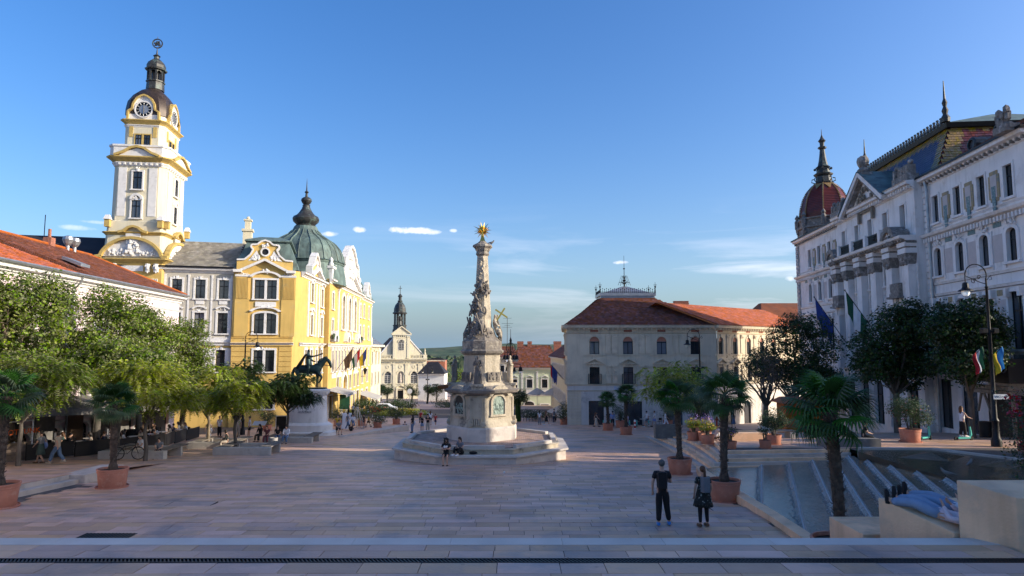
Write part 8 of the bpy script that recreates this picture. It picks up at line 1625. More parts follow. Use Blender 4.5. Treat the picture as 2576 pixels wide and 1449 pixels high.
planter_bench(-16.3, 49.4, gz(49.4), 3.5, 2.3, 'bench in shade below the rider statue where a man in white sits')
b = MB(); b.loft([[(15.6, 33.8, tz(34)-.3), (18.4, 33.8, tz(34)-.3), (18.4, 34.7, tz(34)-.3), (15.6, 34.7, tz(34)-.3)], [(15.6, 33.8, tz(34)+.42), (18.4, 33.8, tz(34)+.42), (18.4, 34.7, tz(34)+.42), (15.6, 34.7, tz(34)+.42)]]); tb = thing('bench', 'long dark concrete bench block behind the near palm on the terrace', 'bench', (17, 34.2, tz(34)), 0, 'benches on the right terrace'); b.build('concrete_block', 'concrete_dark', tb)
for i in range(5): mm = MB(); mm.box(15.7, 17.4, 34.75+i*.12, 34.85+i*.12, tz(35)+.38, tz(35)+.44); mm.build('slat', 'wood_grey', tb)
tb = thing('bench', 'pale stone bench block in sunlight by the flower pots', 'bench', (12.9, 37.4, tz(37)), 0, 'benches on the right terrace'); b = MB(); b.box(11.6, 14.2, 37.3, 37.8, tz(37.4)-.3, tz(37.4)+.42); b.build('concrete_block', 'sandstone', tb)
for i in range(6): mm = MB(); mm.box(14.3, 16.4, 39+i*.13, 39.1+i*.13, tz(39)+.38, tz(39)+.44); mm.build('slat', 'wood_grey', tb)
mm = MB(); mm.box(16.0, 16.3, 38.9, 39.8, tz(39)-.3, tz(39)+.36); mm.build('support', 'concrete', tb)
tb = thing('bench', 'dark block bench at the head of the stair near the tall shrub', 'bench', (9.6, 46.5, -1), 0, 'benches on the right terrace'); b = MB(); b.box(10.6, 12.4, 50, 50.6, tz(50)-.4, tz(50)+.6); b.build('concrete_block', 'concrete_dark', tb)
for (x, y, P, mt, r_, h, lb_) in [(-15.2, 43.2, gz, 'concrete', .26, .8, 'round pale litter bin beside the middle left bench'), (17.9, 37.4, tz, 'concrete', .24, .95, 'round pale litter bin behind the near palm'), (28.0, 40.0, tz, 'dark_metal', .34, .95, 'dark round litter bin below the linden near the club porch'), (-26.6, 47.3, gz, 'dark_metal', .35, 1.1, 'dark litter bin at the edge of the cafe terrace')]:
 t = thing('litter_bin', lb_, 'bin', (x, y, P(y))); b = MB(); z = P(y); b.lathe([(r_, z-.1), (r_, z+h), (r_*.85, z+h), (r_*.85, z+h-.1)], 14, (x, y)); b.build('drum', mt, t, True)
t = thing('hydrant', 'slim red hydrant at the head of the terrace', 'hydrant', (21.2, 70, tz(70))); b = MB(); b.lathe([(.14, 0), (.14, .1), (.09, .15), (.09, .9), (.16, .95), (.16, 1.1), (.1, 1.2), (.03, 1.35)], 10); b.T = I4; b.v = [(a+21.2, c+70, d+tz(70)) for a, c, d in b.v]; b.build('body', 'hydrant_red', t)
t = thing('bollard', 'short red and white bollard near the men in white', 'bollard', (12.9, 71, gz(71))); b = MB(); b.lathe([(.1, gz(71)), (.1, gz(71)+.9), (.02, gz(71)+1.0)], 8, (12.9, 71)); b.build('post', 'paint_white', t); b = MB(); b.lathe([(.106, gz(71)+.1), (.106, gz(71)+.35)], 8, (12.9, 71)); b.lathe([(.106, gz(71)+.55), (.106, gz(71)+.75)], 8, (12.9, 71)); b.build('band', 'hydrant_red', t)
# wire cone
x, y, z = -16.4, 71.5, gz(71.5); t = thing('wire_cone', 'cone shaped frame of pale metal rods standing behind the left kerb', 'sculpture', (x, y, z)); b = MB()
for k in range(10): a = k*PI/5; b.tube([(x+.75*math.cos(a),y+.75*math.sin(a),z),(x+.6*math.cos(a),y+.6*math.sin(a),z+.9),(x+.1*math.cos(a),y+.1*math.sin(a),z+2.3)],.025,4)
b.tube([(x+.75*math.cos(a), y+.75*math.sin(a), z+.05) for a in [k*PI/8 for k in range(17)]], .025, 4); b.build('frame', 'zinc', t)
# kerb left of the far plaza
t = thing('kerb_wall', 'low pale stone kerb running out from the rider statue', 'kerb', (-12, 62, -2.7)); b = MB(); b.loft([[(-14.5, 56.5, gz(56)-.2), (-14.1, 56.2, gz(56)-.2), (-14.1, 56.2, gz(56)+.02), (-14.5, 56.5, gz(56)+.02)], [(-11.7, 68.5, gz(68)-.2), (-10.4, 68.3, gz(68)-.2), (-10.4, 68.3, gz(68)+.5), (-11.7, 68.5, gz(68)+.5)]]); b.build('kerb_stone', 'limestone', t)
for (x, y, P, w_, h, lb_) in [(-17.2, 70.2, gz, 1.0, 1.7, 'tall white cafe board beside the rider statue'), (-19.6, 52.5, gz, .9, .0, 'slanting white information panel on a post below the statue')]:
 z = P(y); t = thing('sign_board', lb_, 'sign', (x, y, z)); b = MB()
 if h: b.loft([[(x-w_/2, y, z+.1), (x+w_/2, y, z+.1), (x+w_/2, y+.04, z+.1), (x-w_/2, y+.04, z+.1)], [(x-w_/2, y+.2, z+h), (x+w_/2, y+.2, z+h), (x+w_/2, y+.24, z+h), (x-w_/2, y+.24, z+h)]]); b.build('panel', 'paint_white', t); b = MB(); b.box(x-w_/2, x-w_/2+.04, y+.05, y+.5, z, z+h*.9); b.box(x+w_/2-.04, x+w_/2, y+.05, y+.5, z, z+h*.9); b.build('leg', 'dark_metal', t)
 else: b.loft([[(x-.5, y-.2, z+1.15), (x+.5, y-.2, z+1.15), (x+.5, y-.2, z+1.19), (x-.5, y-.2, z+1.19)], [(x-.5, y+.25, z+1.4), (x+.5, y+.25, z+1.4), (x+.5, y+.25, z+1.44), (x-.5, y+.25, z+1.44)]]); b.build('panel', 'paint_white', t); b = MB(); b.tube([(x, y, z), (x, y, z+1.25)], .05, 6); b.build('post', 'dark_metal', t)
t = thing('chalk_board', 'dark framed menu board on legs below the rider statue', 'sign', (-18.6, 54.5, gz(54))); z = gz(54.5); b = MB(); b.box(-19.0, -18.2, 54.5, 54.54, z+.5, z+1.75); b.build('panel', 'dark_panel', t); b = MB(); b.box(-19.06, -18.14, 54.52, 54.56, z+1.75, z+1.82); b.box(-19.06, -19.0, 54.5, 54.56, z, z+1.75); b.box(-18.2, -18.14, 54.5, 54.56, z, z+1.75); b.build('board_frame', 'paint_white', t)
for (x, y, lb_) in [(-28.8, 128, 'round white road sign in front of the clipped tree left of the church'), (-17.0, 112, 'round road sign at the right end of the flower bed'), (-9.6, 118, 'round road sign close to the left side of the monument')]:
 z = gz(y); t = thing('road_sign', lb_, 'sign', (x, y, z)); b = MB(); b.tube([(x, y, z), (x, y, z+3.6)], .05, 6); b.build('post', 'zinc', t); b = MB(Matrix.Translation((x, y-.08, z+3.3)) @ Matrix.Rotation(R(90), 4, 'X')); b.lathe([(.42, 0), (.42, .04)], 14); b.build('disc', 'paint_white', t)
 if x < -20: b = MB(); b.box(x-.35, x+.35, y-.1, y-.06, z+1.7, z+2.8); b.build('plate', 'paint_white', t)
# parked car far away
x, y = -20.5, 108; z = gz(y); t = thing('parked_car', 'small white car half hidden behind the flower bed', 'car', (x, y, z)); b = MB(Matrix.Translation((x, y, z))); b.prism([(-2, .35), (-2.05, .75), (-1.3, .95), (-.8, 1.4), (.7, 1.4), (1.3, .98), (2.05, .8), (2.05, .35)], -.8, .8); b.build('body', 'car_white', t); b = MB(Matrix.Translation((x, y, z))); b.prism([(-1.15, .98), (-.74, 1.34), (.64, 1.34), (1.12, .98)], -.81, .81); b.build('side_window', 'pane_glass', t)
for sx in (-1.25,1.25):
 b = MB(Matrix.Translation((x+sx, y-.8, z+.33)) @ Matrix.Rotation(R(90), 4, 'X')); b.lathe([(.33, -.1), (.33, .1)], 14); b.build('wheel', 'rubber', t)
# orange timber kiosk
x, y = 22.6, 52.0; z = tz(y); t = thing('kiosk', 'small orange timber kiosk between the palm and the dark lindens', 'kiosk', (x, y, z)); b = MB(); b.box(x-1.5, x+1.3, y, y+1.8, z-.3, z+2.3); b.build('wall', 'orange_wood', t)
for i in range(16): mm = MB(); mm.box(x-1.52, x+1.32, y-.03, y-.002, z+.02+i*.14, z+.14+i*.14); mm.build('plank', 'orange_wood', t)
b = MB(); b.loft([[(x-1.9, y-.4, z+2.3), (x+1.7, y-.4, z+2.3), (x+1.7, y+2.2, z+2.3), (x-1.9, y+2.2, z+2.3)], [(x-1.6, y+.9, z+2.75), (x+1.4, y+.9, z+2.75), (x+1.4, y+.95, z+2.75), (x-1.6, y+.95, z+2.75)]]); b.build('roof', 'orange_wood', t)
# street cafe parasols near the green house
for i, (x, y, lb_) in enumerate([(4.9, 131, 'large white cafe parasol in front of the green house, left one'), (7.6, 128, 'large white cafe parasol in front of the green house, right one')]):
 z = gz(y); t = thing('parasol', lb_, 'parasol', (x, y, z)); b = MB(); b.lathe([(2.0, 2.35), (1.98, 2.5), (1.0, 3.1), (.05, 3.6)], 8, cap=False); b.v = [(a+x, c+y, d+z) for a, c, d in b.v]; b.build('canopy', 'awning', t); b = MB(); b.tube([(x, y, z), (x, y, z+3.5)], .05, 6); b.build('pole', 'paint_white', t)
# ================================================================== CAFE TERRACE (left)
ct = thing('cafe_planter', 'long planter of grey brown boards at the left edge of the cafe', 'planter', (-28, 34, lz(34)))
for j in range(5):
 for i in range(3):
  a_, c_ = Vector((-29.5+i*1.05, 30+i*2.4, 0)), Vector((-29.5+(i+1)*1.05, 30+(i+1)*2.4-.03, 0)); z0 = lz(35)+.03+j*.17; mm = MB(); mm.loft([[tuple(a_+Vector((0, 0, z0))), tuple(c_+Vector((0, 0, z0))), tuple(c_+Vector((-.06, 0, z0))), tuple(a_+Vector((-.06, 0, z0)))], [tuple(a_+Vector((0, 0, z0+.16))), tuple(c_+Vector((0, 0, z0+.16))), tuple(c_+Vector((-.06, 0, z0+.16))), tuple(a_+Vector((-.06, 0, z0+.16)))]]); mm.build('board', 'wood_fence', ct)
mm = MB(); mm.flat([(-29.58, 30), (-26.42, 37.2), (-27.1, 37.4), (-30.2, 30.3)], lz(35)-.3, lz(35)+.8); mm.build('box', 'wood_fence', ct)
P0 = np.c_[np.zeros(900), rng.uniform(30.2, 37.2, 900), lz(35)+.85+rng.random(900)*.2]; P0[:, 0] = -29.8+(P0[:, 1]-30)*.4375-rng.random(900)*.4; V, F_ = leaf_mesh('l', P0, rng.normal(size=P0.shape)+np.array([0, 0, .5]), .12, .4); link_mesh('dry_plants', np_mesh('dry_plants', V, F_, 1.01+rng.random(len(F_))*.98), 'leaf_dry', ct, I4, 'stuff')
cs = thing('cafe_banner', 'clear cafe screen with big orange letters above the board planter', 'sign', (-28, 34, lz(34)+1)); b = MB()
for yy in (30,33.6,37.2): x = -29.5+(yy-30)*.4375; b.box(x-.03,x+.03,yy-.03,yy+.03,lz(35)+.6,lz(35)+2.0)
b.tube([(-29.5, 30, lz(35)+2.0), (-26.35, 37.2, lz(35)+2.0)], .035, 5); b.build('screen_frame', 'paint_white', cs)
mt_ = Matrix.Translation((-26.85, 36.0, lz(35)+1.3)) @ Matrix.Rotation(R(66.4), 4, 'Z') @ Matrix.Rotation(R(90), 4, 'X'); text_obj('banner_text', 'MEGNYITOTTUNK', 'sign_orange', .40, mt_, cs, .01)
fb_ = thing('cafe_barrier', 'low black barrier panels along the cafe terrace', 'barrier', (-24, 42, gz(42)))
BP = [(-26.2,36.6),(-25.0,38.8),(-23.9,41.0),(-23.5,43.4),(-23.6,46),(-24.4,49),(-25,52),(-25.4,55)]
for i,((xa,ya),(xb,yb)) in enumerate(zip(BP,BP[1:])):
 z = gz((ya+yb)/2); mm = MB(); A_ = Vector((xa, ya, 0)); B_ = Vector((xb, yb, 0)).lerp(A_, .03); mm.loft([[tuple(A_+Vector((0, 0, z+.08))), tuple(B_+Vector((0, 0, z+.02))), tuple(B_+Vector((.04, 0, z+.02))), tuple(A_+Vector((.04, 0, z+.08)))], [tuple(A_+Vector((0, 0, z+.92))), tuple(B_+Vector((0, 0, z+.86))), tuple(B_+Vector((.04, 0, z+.86))), tuple(A_+Vector((.04, 0, z+.92)))]]); mm.build('panel', 'dark_panel', fb_)
 mm = MB(); mm.tube([A_+Vector((0, 0, z-.1)), A_+Vector((0, 0, z+1.0))], .03, 5); mm.build('post', 'dark_metal', fb_)
mm = MB(); mm.box(-24.42, -24.40, 40.05, 40.5, gz(40)+.3, gz(40)+.6); mm.box(-24.95, -24.93, 39.0, 39.15, gz(39)+.35, gz(39)+.6); mm.build('white_emblem', 'paint_white', fb_, kind='stuff')
sh = thing('shade_sail', 'dark awning over the cafe along the pink house', 'awning', (-28, 46, gz(46)+3)); b = MB(); b.loft([[(-29.0, 31, 2.9), (-25.6, 31, 2.1), (-25.6, 31, 1.7), (-29.0, 31, 2.8)], [(-30.9, 61, .9), (-27.2, 61, .1), (-27.2, 61, -.3), (-30.9, 61, .8)]]); b.build('canopy', 'concrete_dark', sh)
def chair(x,y,z,rz,label,grp,first=[None]):
 if first[0] is None:
  t = thing('cafe_chair', label, 'chair', (0, 0, 0), 0, grp); b = MB(); b.box(-.21, .21, -.2, .22, .43, .46); b.build('seat', 'wood_grey', t); b = MB(); b.box(-.2, .2, -.22, -.2, .6, .88); b.build('backrest', 'dark_metal', t)
  for sx in (-.19,.19):
   for sy in (-.2, .2): b = MB(); b.tube([(sx, sy, 0), (sx, sy, .44 if sy > 0 else .88)], .016, 4); b.build('leg', 'dark_metal', t)
  first[0] = t; t.matrix_basis = Matrix.Translation((x, y, z)) @ Matrix.Rotation(rz, 4, 'Z'); WM[t] = t.matrix_basis.copy(); return t
 return dup(first[0], Matrix.Translation((x, y, z)) @ Matrix.Rotation(rz, 4, 'Z'), label, grp)
def table(x,y,z,label,grp,first=[None]):
 if first[0] is None:
  t = thing('cafe_table', label, 'table', (0, 0, 0), 0, grp); b = MB(); b.lathe([(.36, .72), (.36, .75)], 16); b.build('tabletop', 'paver_pale', t); b = MB(); b.tube([(0, 0, 0), (0, 0, .72)], .03, 6); b.lathe([(.24, 0), (.22, .03)], 10); b.build('leg', 'dark_metal', t); first[0] = t; t.matrix_basis = Matrix.Translation((x, y, z)); WM[t] = t.matrix_basis.copy(); return t
 return dup(first[0],Matrix.Translation((x,y,z)),label,grp)
CAFE = []; q = random.Random(44); CGL = 'dark slatted cafe chair on the terrace along the pink house'
for (x,y) in [(-27.6,36.6),(-27.2,38.6),(-25.9,40.6),(-27.8,41),(-25.2,42.8),(-27.2,43.6),(-25.4,45.4),(-27.6,46.2),(-25.8,48),(-28,49.4),(-26.4,51),(-28.4,52.8),(-26.6,54),(-28.2,56)]:
 z = gz(y); table(x, y, z, 'small round cafe table on the terrace along the pink house', 'cafe tables under the left trees')
 for a in (.3+q.random(),PI+.2+q.random()):
  chair(x+.62*math.cos(a), y+.62*math.sin(a), z, a+PI/2, CGL, 'cafe chairs under the left trees'); CAFE.append((x+.62*math.cos(a), y+.62*math.sin(a), z, a+PI/2))
for (x, y, rz, w_) in [(14.3, 77.0, 1.2, 'second from the left'), (15.6, 77.2, -1, 'third from the left'), (12.6, 77.1, 2, 'leftmost'), (16.8, 77.1, .4, 'rightmost')]: chair(x, y, gz(77), rz, 'dark metal chair by the cream corner building wall, %s' % w_, 'chairs by the corner building')
table(14.9, 76.9, gz(77), 'small round table by the wall of the cream corner building', 'tables by the corner building')
# ================================================================== PEOPLE
def pose_joints(kind,v=0):
 J = dict(hip=(0,0,.93),sp=(0,.0,1.12),ch=(0,.0,1.32),nk=(0,.0,1.47),hd=(0,.03,1.60),tp=(0,.01,1.70))
 sh_ = .175; w_ = .5*(v % 3)
 if kind == 'stand': J.update(kL=(-.10, .02, .5), aL=(-.11, 0, .09), kR=(.10, .03, .5), aR=(.12, .03, .09), eL=(-.25, -.02, 1.13), wL=(-.25, .08, .89), eR=(.25, -.02, 1.13), wR=(.24, .08, .89))
 elif kind == 'stand_bent': J.update(kL=(-.09, .02, .5), aL=(-.11, 0, .09), kR=(.12, .10, .5), aR=(.18, .12, .09), eL=(-.25, -.03, 1.13), wL=(-.25, .06, .89), eR=(.24, .04, 1.14), wR=(.10, .24, 1.22))
 elif kind == 'phone': J.update(kL=(-.10, .02, .5), aL=(-.11, 0, .09), kR=(.10, .03, .5), aR=(.12, .03, .09), eL=(-.22, .06, 1.12), wL=(-.06, .26, 1.22), eR=(.22, .06, 1.12), wR=(.07, .27, 1.22), hd=(0, .06, 1.59), tp=(0, .06, 1.70))
 elif kind == 'walk': J.update(kL=(-.09, .22, .53), aL=(-.09, .34, .12), kR=(.09, -.06, .50), aR=(.09, -.36, .18), eL=(-.23, -.12, 1.15), wL=(-.22, -.14, .91), eR=(.23, .10, 1.15), wR=(.22, .28, .98))
 elif kind == 'walk_b': J.update(kR=(.09, .17, .53), aR=(.09, .24, .10), kL=(-.09, -.04, .50), aL=(-.09, -.26, .14), eR=(.23, -.10, 1.15), wR=(.22, -.10, .91), eL=(-.23, .08, 1.15), wL=(-.21, .24, .97))
 elif kind == 'sit':
  J = dict(hip=(0,0,.54),sp=(0,.0,.74),ch=(0,.05,.94),nk=(0,.10,1.09),hd=(0,.15,1.21),tp=(0,.14,1.31),kL=(-.13,.42,.52),aL=(-.13,.44,.09),kR=(.13,.43,.52),aR=(.14,.48,.09),eL=(-.22,.14,.76),wL=(-.10,.34,.68),eR=(.22,.14,.76),wR=(.08,.36,.70))
 elif kind == 'sit_up':
  J = dict(hip=(0,0,.54),sp=(0,-.03,.74),ch=(0,-.04,.95),nk=(0,-.03,1.10),hd=(0,.0,1.23),tp=(0,-.02,1.33),kL=(-.10,.42,.53),aL=(-.10,.44,.09),kR=(.10,.43,.53),aR=(.10,.46,.09),eL=(-.2,.10,.80),wL=(-.06,.28,.86),eR=(.2,.10,.80),wR=(.05,.30,.84))
 elif kind == 'sit_floor':
  J = dict(hip=(0,0,.14),sp=(0,.02,.34),ch=(0,.08,.55),nk=(0,.13,.70),hd=(0,.18,.81),tp=(0,.16,.92),kL=(-.16,.36,.42),aL=(-.12,.52,.09),kR=(.16,.36,.42),aR=(.12,.54,.09),eL=(-.22,.16,.42),wL=(-.1,.38,.42),eR=(.22,.16,.42),wR=(.08,.38,.40))
 elif kind == 'lie':   # on the back, knees a little bent, head towards -y
  J = dict(hip=(0,0,.14),sp=(0,-.2,.14),ch=(0,-.4,.17),nk=(0,-.55,.20),hd=(0,-.68,.24),tp=(0,-.78,.26),kL=(-.12,.42,.22),aL=(-.14,.86,.12),kR=(.10,.42,.25),aR=(.16,.86,.14),eL=(-.24,-.22,.16),wL=(-.12,-.06,.34),eR=(.22,-.22,.2),wR=(.08,-.1,.36))
 elif kind == 'scoot': J.update(kL=(-.07, .0, .52), aL=(-.06, -.12, .09), kR=(.07, .06, .52), aR=(.06, .12, .09), eL=(-.24, .12, 1.16), wL=(-.22, .36, 1.08), eR=(.24, .12, 1.16), wR=(.22, .36, 1.08), hd=(.0, .0, 1.62), tp=(0, -.03, 1.71))
 h = Vector(J['hip']); c = Vector(J['ch']); ax = (c-h).normalized()
 J['hL'] = tuple(h+Vector((-.085, 0, -.02))); J['hR'] = tuple(h+Vector((.085, 0, -.02))); J['sL'] = tuple(c+ax*.07+Vector((-sh_, 0, 0))); J['sR'] = tuple(c+ax*.07+Vector((sh_, 0, 0)))
 return J
_pc = {}
def toe_of(J,s,kind):
 a = Vector(J['a'+s]); k = Vector(J['k'+s]); d = Vector((0, 1, 0)) if kind != 'lie' else Vector((.05 if s == 'R' else -.1, .12, 1)).normalized()
 return a+d*.16-(Vector((0, 0, .04)) if kind != 'lie' else Vector((0, -.03, 0)))
def body_parts(kind,top,bottom,female):
 key = (kind,top,bottom,female)
 if key in _pc: return _pc[key]
 J = pose_joints(kind); g = 1.0 if not female else .9; out_ = {}
 def chain(names): return [J[n] for n in names]
 n = []; e = []
 def add(p,r,par=None):
  n.append((*p,r)); i = len(n)-1
  if par is not None: e.append((par,i))
  return i
 fem = female
 hip = add(J['hip'], (.135, .105)); sp = add(J['sp'], (.125*g, .09), hip); ch = add(J['ch'], (.155*g, .105), sp); nk = add(J['nk'], .052, ch); hd = add(J['hd'], (.072, .088), nk); tp = add(J['tp'], (.062, .072), hd)
 up = (Vector(J['tp'])-Vector(J['nk'])).normalized(); fw = Vector((0, 1, 0)) if kind != 'lie' else Vector((0, .2, 1)); add(Vector(J['hd'])+fw*.10-up*.01, .014, hd)
 for s, sg in (('L', -1), ('R', 1)):
  a = add(J['h'+s], .088, hip); b_ = add(J['k'+s], .055, a); m = add(Vector(J['k'+s]).lerp(Vector(J['a'+s]), .3), .055, b_); c = add(J['a'+s], .038, m); add(toe_of(J, s, kind), (.036, .025), c)
  a = add(J['s'+s], .058*g, ch); b_ = add(J['e'+s], .04*g, a); c = add(J['w'+s], .027*g, b_); dv = (Vector(J['w'+s])-Vector(J['e'+s])).normalized(); pm = Vector(J['w'+s])+dv*.05; h_ = add(pm, (.034, .018), c); sd_ = dv.cross(Vector((0, 1, 0)) if abs(dv.y) < .8 else Vector((0, 0, 1))).normalized(); cur = dv.cross(sd_).normalized()
  for k in range(4): f0 = pm+dv*.035+sd_*(-.027+.018*k); f1 = f0+dv*(.042 if k in (1,2) else .034)+cur*.008*sg; fi = add(f0,.0095,h_); add(f1,.007,fi)
  ti = add(pm+sd_*.034+dv*.0,.011,h_); add(pm+sd_*.05+dv*.035,.009,ti)
 out_['body'] = skin_mesh(n, e, 0, 1)
 n = []; e = []; ax_ = (Vector(J['sp'])-Vector(J['hip'])).normalized()     # upper garment
 h0_ = add(Vector(J['hip'])-ax_*.10, (.158, .13)); hip = add(Vector(J['hip'])+ax_*.03, (.155, .125), h0_); sp = add(J['sp'], (.148*g, .115), hip); ch = add(J['ch'], (.178*g, .128), sp); add(Vector(J['ch']).lerp(Vector(J['nk']), .7), .078, ch)
 sl = dict(tee=.62,tank=.14,long=1.95)[top]
 for s in 'LR':
  a = add(J['s'+s], .075*g if top != 'tank' else .06, ch); S, E_, W_ = Vector(J['s'+s]), Vector(J['e'+s]), Vector(J['w'+s])
  if top == 'tank': continue
  if sl <= 1: add(S.lerp(E_,sl),.068*g,a)
  else: i = add(E_,.058*g,a); add(E_.lerp(W_,.92),.042*g,i)
 out_['top'] = skin_mesh(n, e, 0, 1)
 if bottom in ('trousers', 'shorts', 'leggings', 'wide'):
  n = []; e = []; q_ = dict(trousers=(.122, .088, .07), shorts=(.124, .108, 0), leggings=(.104, .072, .05), wide=(.118, .098, .085))[bottom]; hip = add(Vector(J['hip'])+Vector((0, 0, .03)), (.158, .128)); add(Vector(J['hip']).lerp(Vector(J['sp']), .6), (.14*g, .112), hip)
  for s in 'LR':
   H_, K_, A_ = Vector(J['h'+s]), Vector(J['k'+s]), Vector(J['a'+s]); a = add(H_, q_[0], hip)
   if bottom == 'shorts': add(H_.lerp(K_, .78), q_[1], a)
   else: k = add(K_,q_[1],a); add(K_.lerp(A_,.93),q_[2],k)
  out_['bottom'] = skin_mesh(n, e, 0, 1)
 else:
  b = MB(); H_ = Vector(J['hip']); rings = []; hem = .50 if bottom == 'skirt' else (.14 if bottom == 'long_skirt' else .62)
  for j in range(7):
   f = j/6; z = (H_.z+.14)*(1-f)+hem*f; r_ = .135+.12*f if bottom != 'dress' else .14+.13*f
   rings.append([(H_.x+(r_+.02*math.sin(k*2.2+f)*f)*math.cos(2*PI*k/18),H_.y+(r_*.85+.02*math.sin(k*2.9)*f)*math.sin(2*PI*k/18),z) for k in range(18)])
  b.loft(rings); o = b.build('tmp', 'cloth_black', origin=False); me = o.data; bpy.data.objects.remove(o); me.materials.clear(); out_['bottom'] = me
  for p_ in me.polygons: p_.use_smooth = True
 _pc[key] = out_; return out_
def person(x, y, z, face, kind, H, top, topm, bottom, botm, hair, label, shoes='cloth_black', female=False, bag=None, hat=None, grp=None, skin='skin', extra=None, tilt=None):
 s = H/1.75; t = thing('person', label, 'person', (x, y, z), face, grp); W_ = Matrix.Translation((x, y, z)) @ Matrix.Rotation(face, 4, 'Z')
 if tilt is not None: W_ = W_ @ tilt
 W_ = W_ @ Matrix.Scale(s,4); P = body_parts(kind,top,bottom,female); J = pose_joints(kind)
 def pm(name,me,m): q_ = me.copy(); q_.materials.clear(); q_.name = name; return link_mesh(name,q_,m,t,W_)
 bd = pm('body', P['body'], skin); pm({'tee': 't_shirt', 'tank': 'vest_top', 'long': 'long_sleeved_top'}[top], P['top'], topm); pm('trousers' if bottom in ('trousers', 'leggings', 'wide') else ('shorts' if bottom == 'shorts' else 'skirt'), P['bottom'], botm)
 hd = Vector(J['hd']); tp = Vector(J['tp']); up = (tp-Vector(J['nk'])).normalized(); bk = Vector((0, -1, 0)) if kind != 'lie' else Vector((0, -.2, -1)); b = MB(W_); c = hd.lerp(tp, .55)+bk*.018
 b.ball(tuple(c),.098,10,sx=.92,sy=1.0,sz=1.02)
 if hair[1] == 'long': b.tube([c+bk*.03, hd+bk*.07-up*.05, hd+bk*.085-up*.2, hd+bk*.08-up*.34], [.085, .095, .085, .04], 8)
 elif hair[1] == 'tail': b.tube([c+bk*.07, c+bk*.14-up*.03, c+bk*.13-up*.2, c+bk*.11-up*.34], [.04, .035, .04, .015], 6)
 elif hair[1] == 'bob': b.ball(tuple(hd+bk*.03-up*.02), .11, 9, sy=.85, sz=1.05)
 elif hair[1] == 'curly':
  for k in range(26): a = k*2.4; b.ball((hd.x+.10*math.cos(a),hd.y-.03+.085*math.sin(a),hd.z+.10-k*.011),.042,5)
 b.build('hair', hair[0], t, True)
 fc = MB(W_); f_ = Vector((0, 1, 0)) if kind != 'lie' else Vector((0, .2, 1)).normalized()
 for sx in (-.03,.03): fc.ball(tuple(hd+f_*.083+up*.025+Vector((sx,0,0))),.011,5)
 fc.tube([hd+f_*.083-up*.045+Vector((-.02, 0, 0)), hd+f_*.088-up*.045, hd+f_*.083-up*.045+Vector((.02, 0, 0))], .006, 4); fc.build('eyes_and_mouth', 'hair_dark', bd)
 for sgn in 'LR':
  A_ = Vector(J['a'+sgn]); T_ = toe_of(J, sgn, kind); d = (T_-A_).normalized(); sh = MB(W_); pr = (Vector((0, 0, -1)) if kind != 'lie' else Vector((0, 1, 0)))
  sh.tube([A_-d*.06+pr*.045, A_+pr*.03, T_+pr*.005, T_+d*.06+pr*.01], [.04, .052, .046, .028], 8); sh.build('shoe', shoes, t, True)
 if bag == 'backpack' or bag == 'backpack_white': b = MB(W_); c_ = Vector(J['ch']).lerp(Vector(J['sp']), .35); b.loft([[(c_.x+sx*.13, c_.y-.12-dy, c_.z+dz) for sx, dy in ((-1, 0), (1, 0), (.8, .15), (-.8, .15))] for dz in (-.22, -.18, .1, .2)]); b.tube([c_+Vector((-.1, -.1, .2)), c_+Vector((-.12, .12, .12)), c_+Vector((-.12, -.1, -.15))], .018, 4); b.tube([c_+Vector((.1, -.1, .2)), c_+Vector((.12, .12, .12)), c_+Vector((.12, -.1, -.15))], .018, 4); b.build('backpack', 'cloth_grey' if bag == 'backpack_white' else 'cloth_black', t)
 elif bag: b = MB(W_); b.ball((.24, -.06, .95), .15, 8, sx=.5, sz=1.3); b.tube([(.2, -.05, 1.1), (.16, -.02, 1.4), (.0, .0, 1.47)], .012, 4); b.build('shoulder_bag', bag, t, True)
 if hat: b = MB(W_); b.lathe([(.155, -.01), (.16, .0), (.1, .01), (.098, .07), (.06, .1), (.01, .105)], 12); b.v = [tuple(W_ @ (W_.inverted() @ Vector(v_)+tp-Vector((0, 0, .0)))) for v_ in b.v]; b.build('hat', hat, t)
 return t
HD = ('hair_dark', 'short');
person(4.28, 19.45, 0, R(-8), 'stand_bent', 1.86, 'tee', 'cloth_black', 'trousers', 'cloth_black', ('hair_grey', 'short'), 'tall man all in black with a black backpack and blue shoes, seen from behind', 'shoe_blue', bag='backpack')
person(5.42, 19.35, 0, R(8), 'stand', 1.70, 'tee', 'cloth_floral', 'leggings', 'cloth_black', ('hair_brown', 'tail'), 'woman in a dark floral dress with a pale backpack, seen from behind', 'cloth_brown', True, bag='backpack_white')
b = MB(Matrix.Translation((5.42, 19.35, 0)) @ Matrix.Rotation(R(8), 4, 'Z') @ Matrix.Scale(1.70/1.75, 4)); rings = [[((.16+.13*f+.02*math.sin(k*2.3)*f)*math.cos(2*PI*k/20), (.13+.12*f+.02*math.sin(k*3.1)*f)*math.sin(2*PI*k/20), 1.15-.55*f) for k in range(20)] for f in (0, .2, .4, .6, .8, 1)]; b.loft(rings); dr = b.build('dress', 'cloth_floral', [o for o in bpy.data.objects if o.get('label', '').startswith('woman in a dark floral dress')][0], 2)
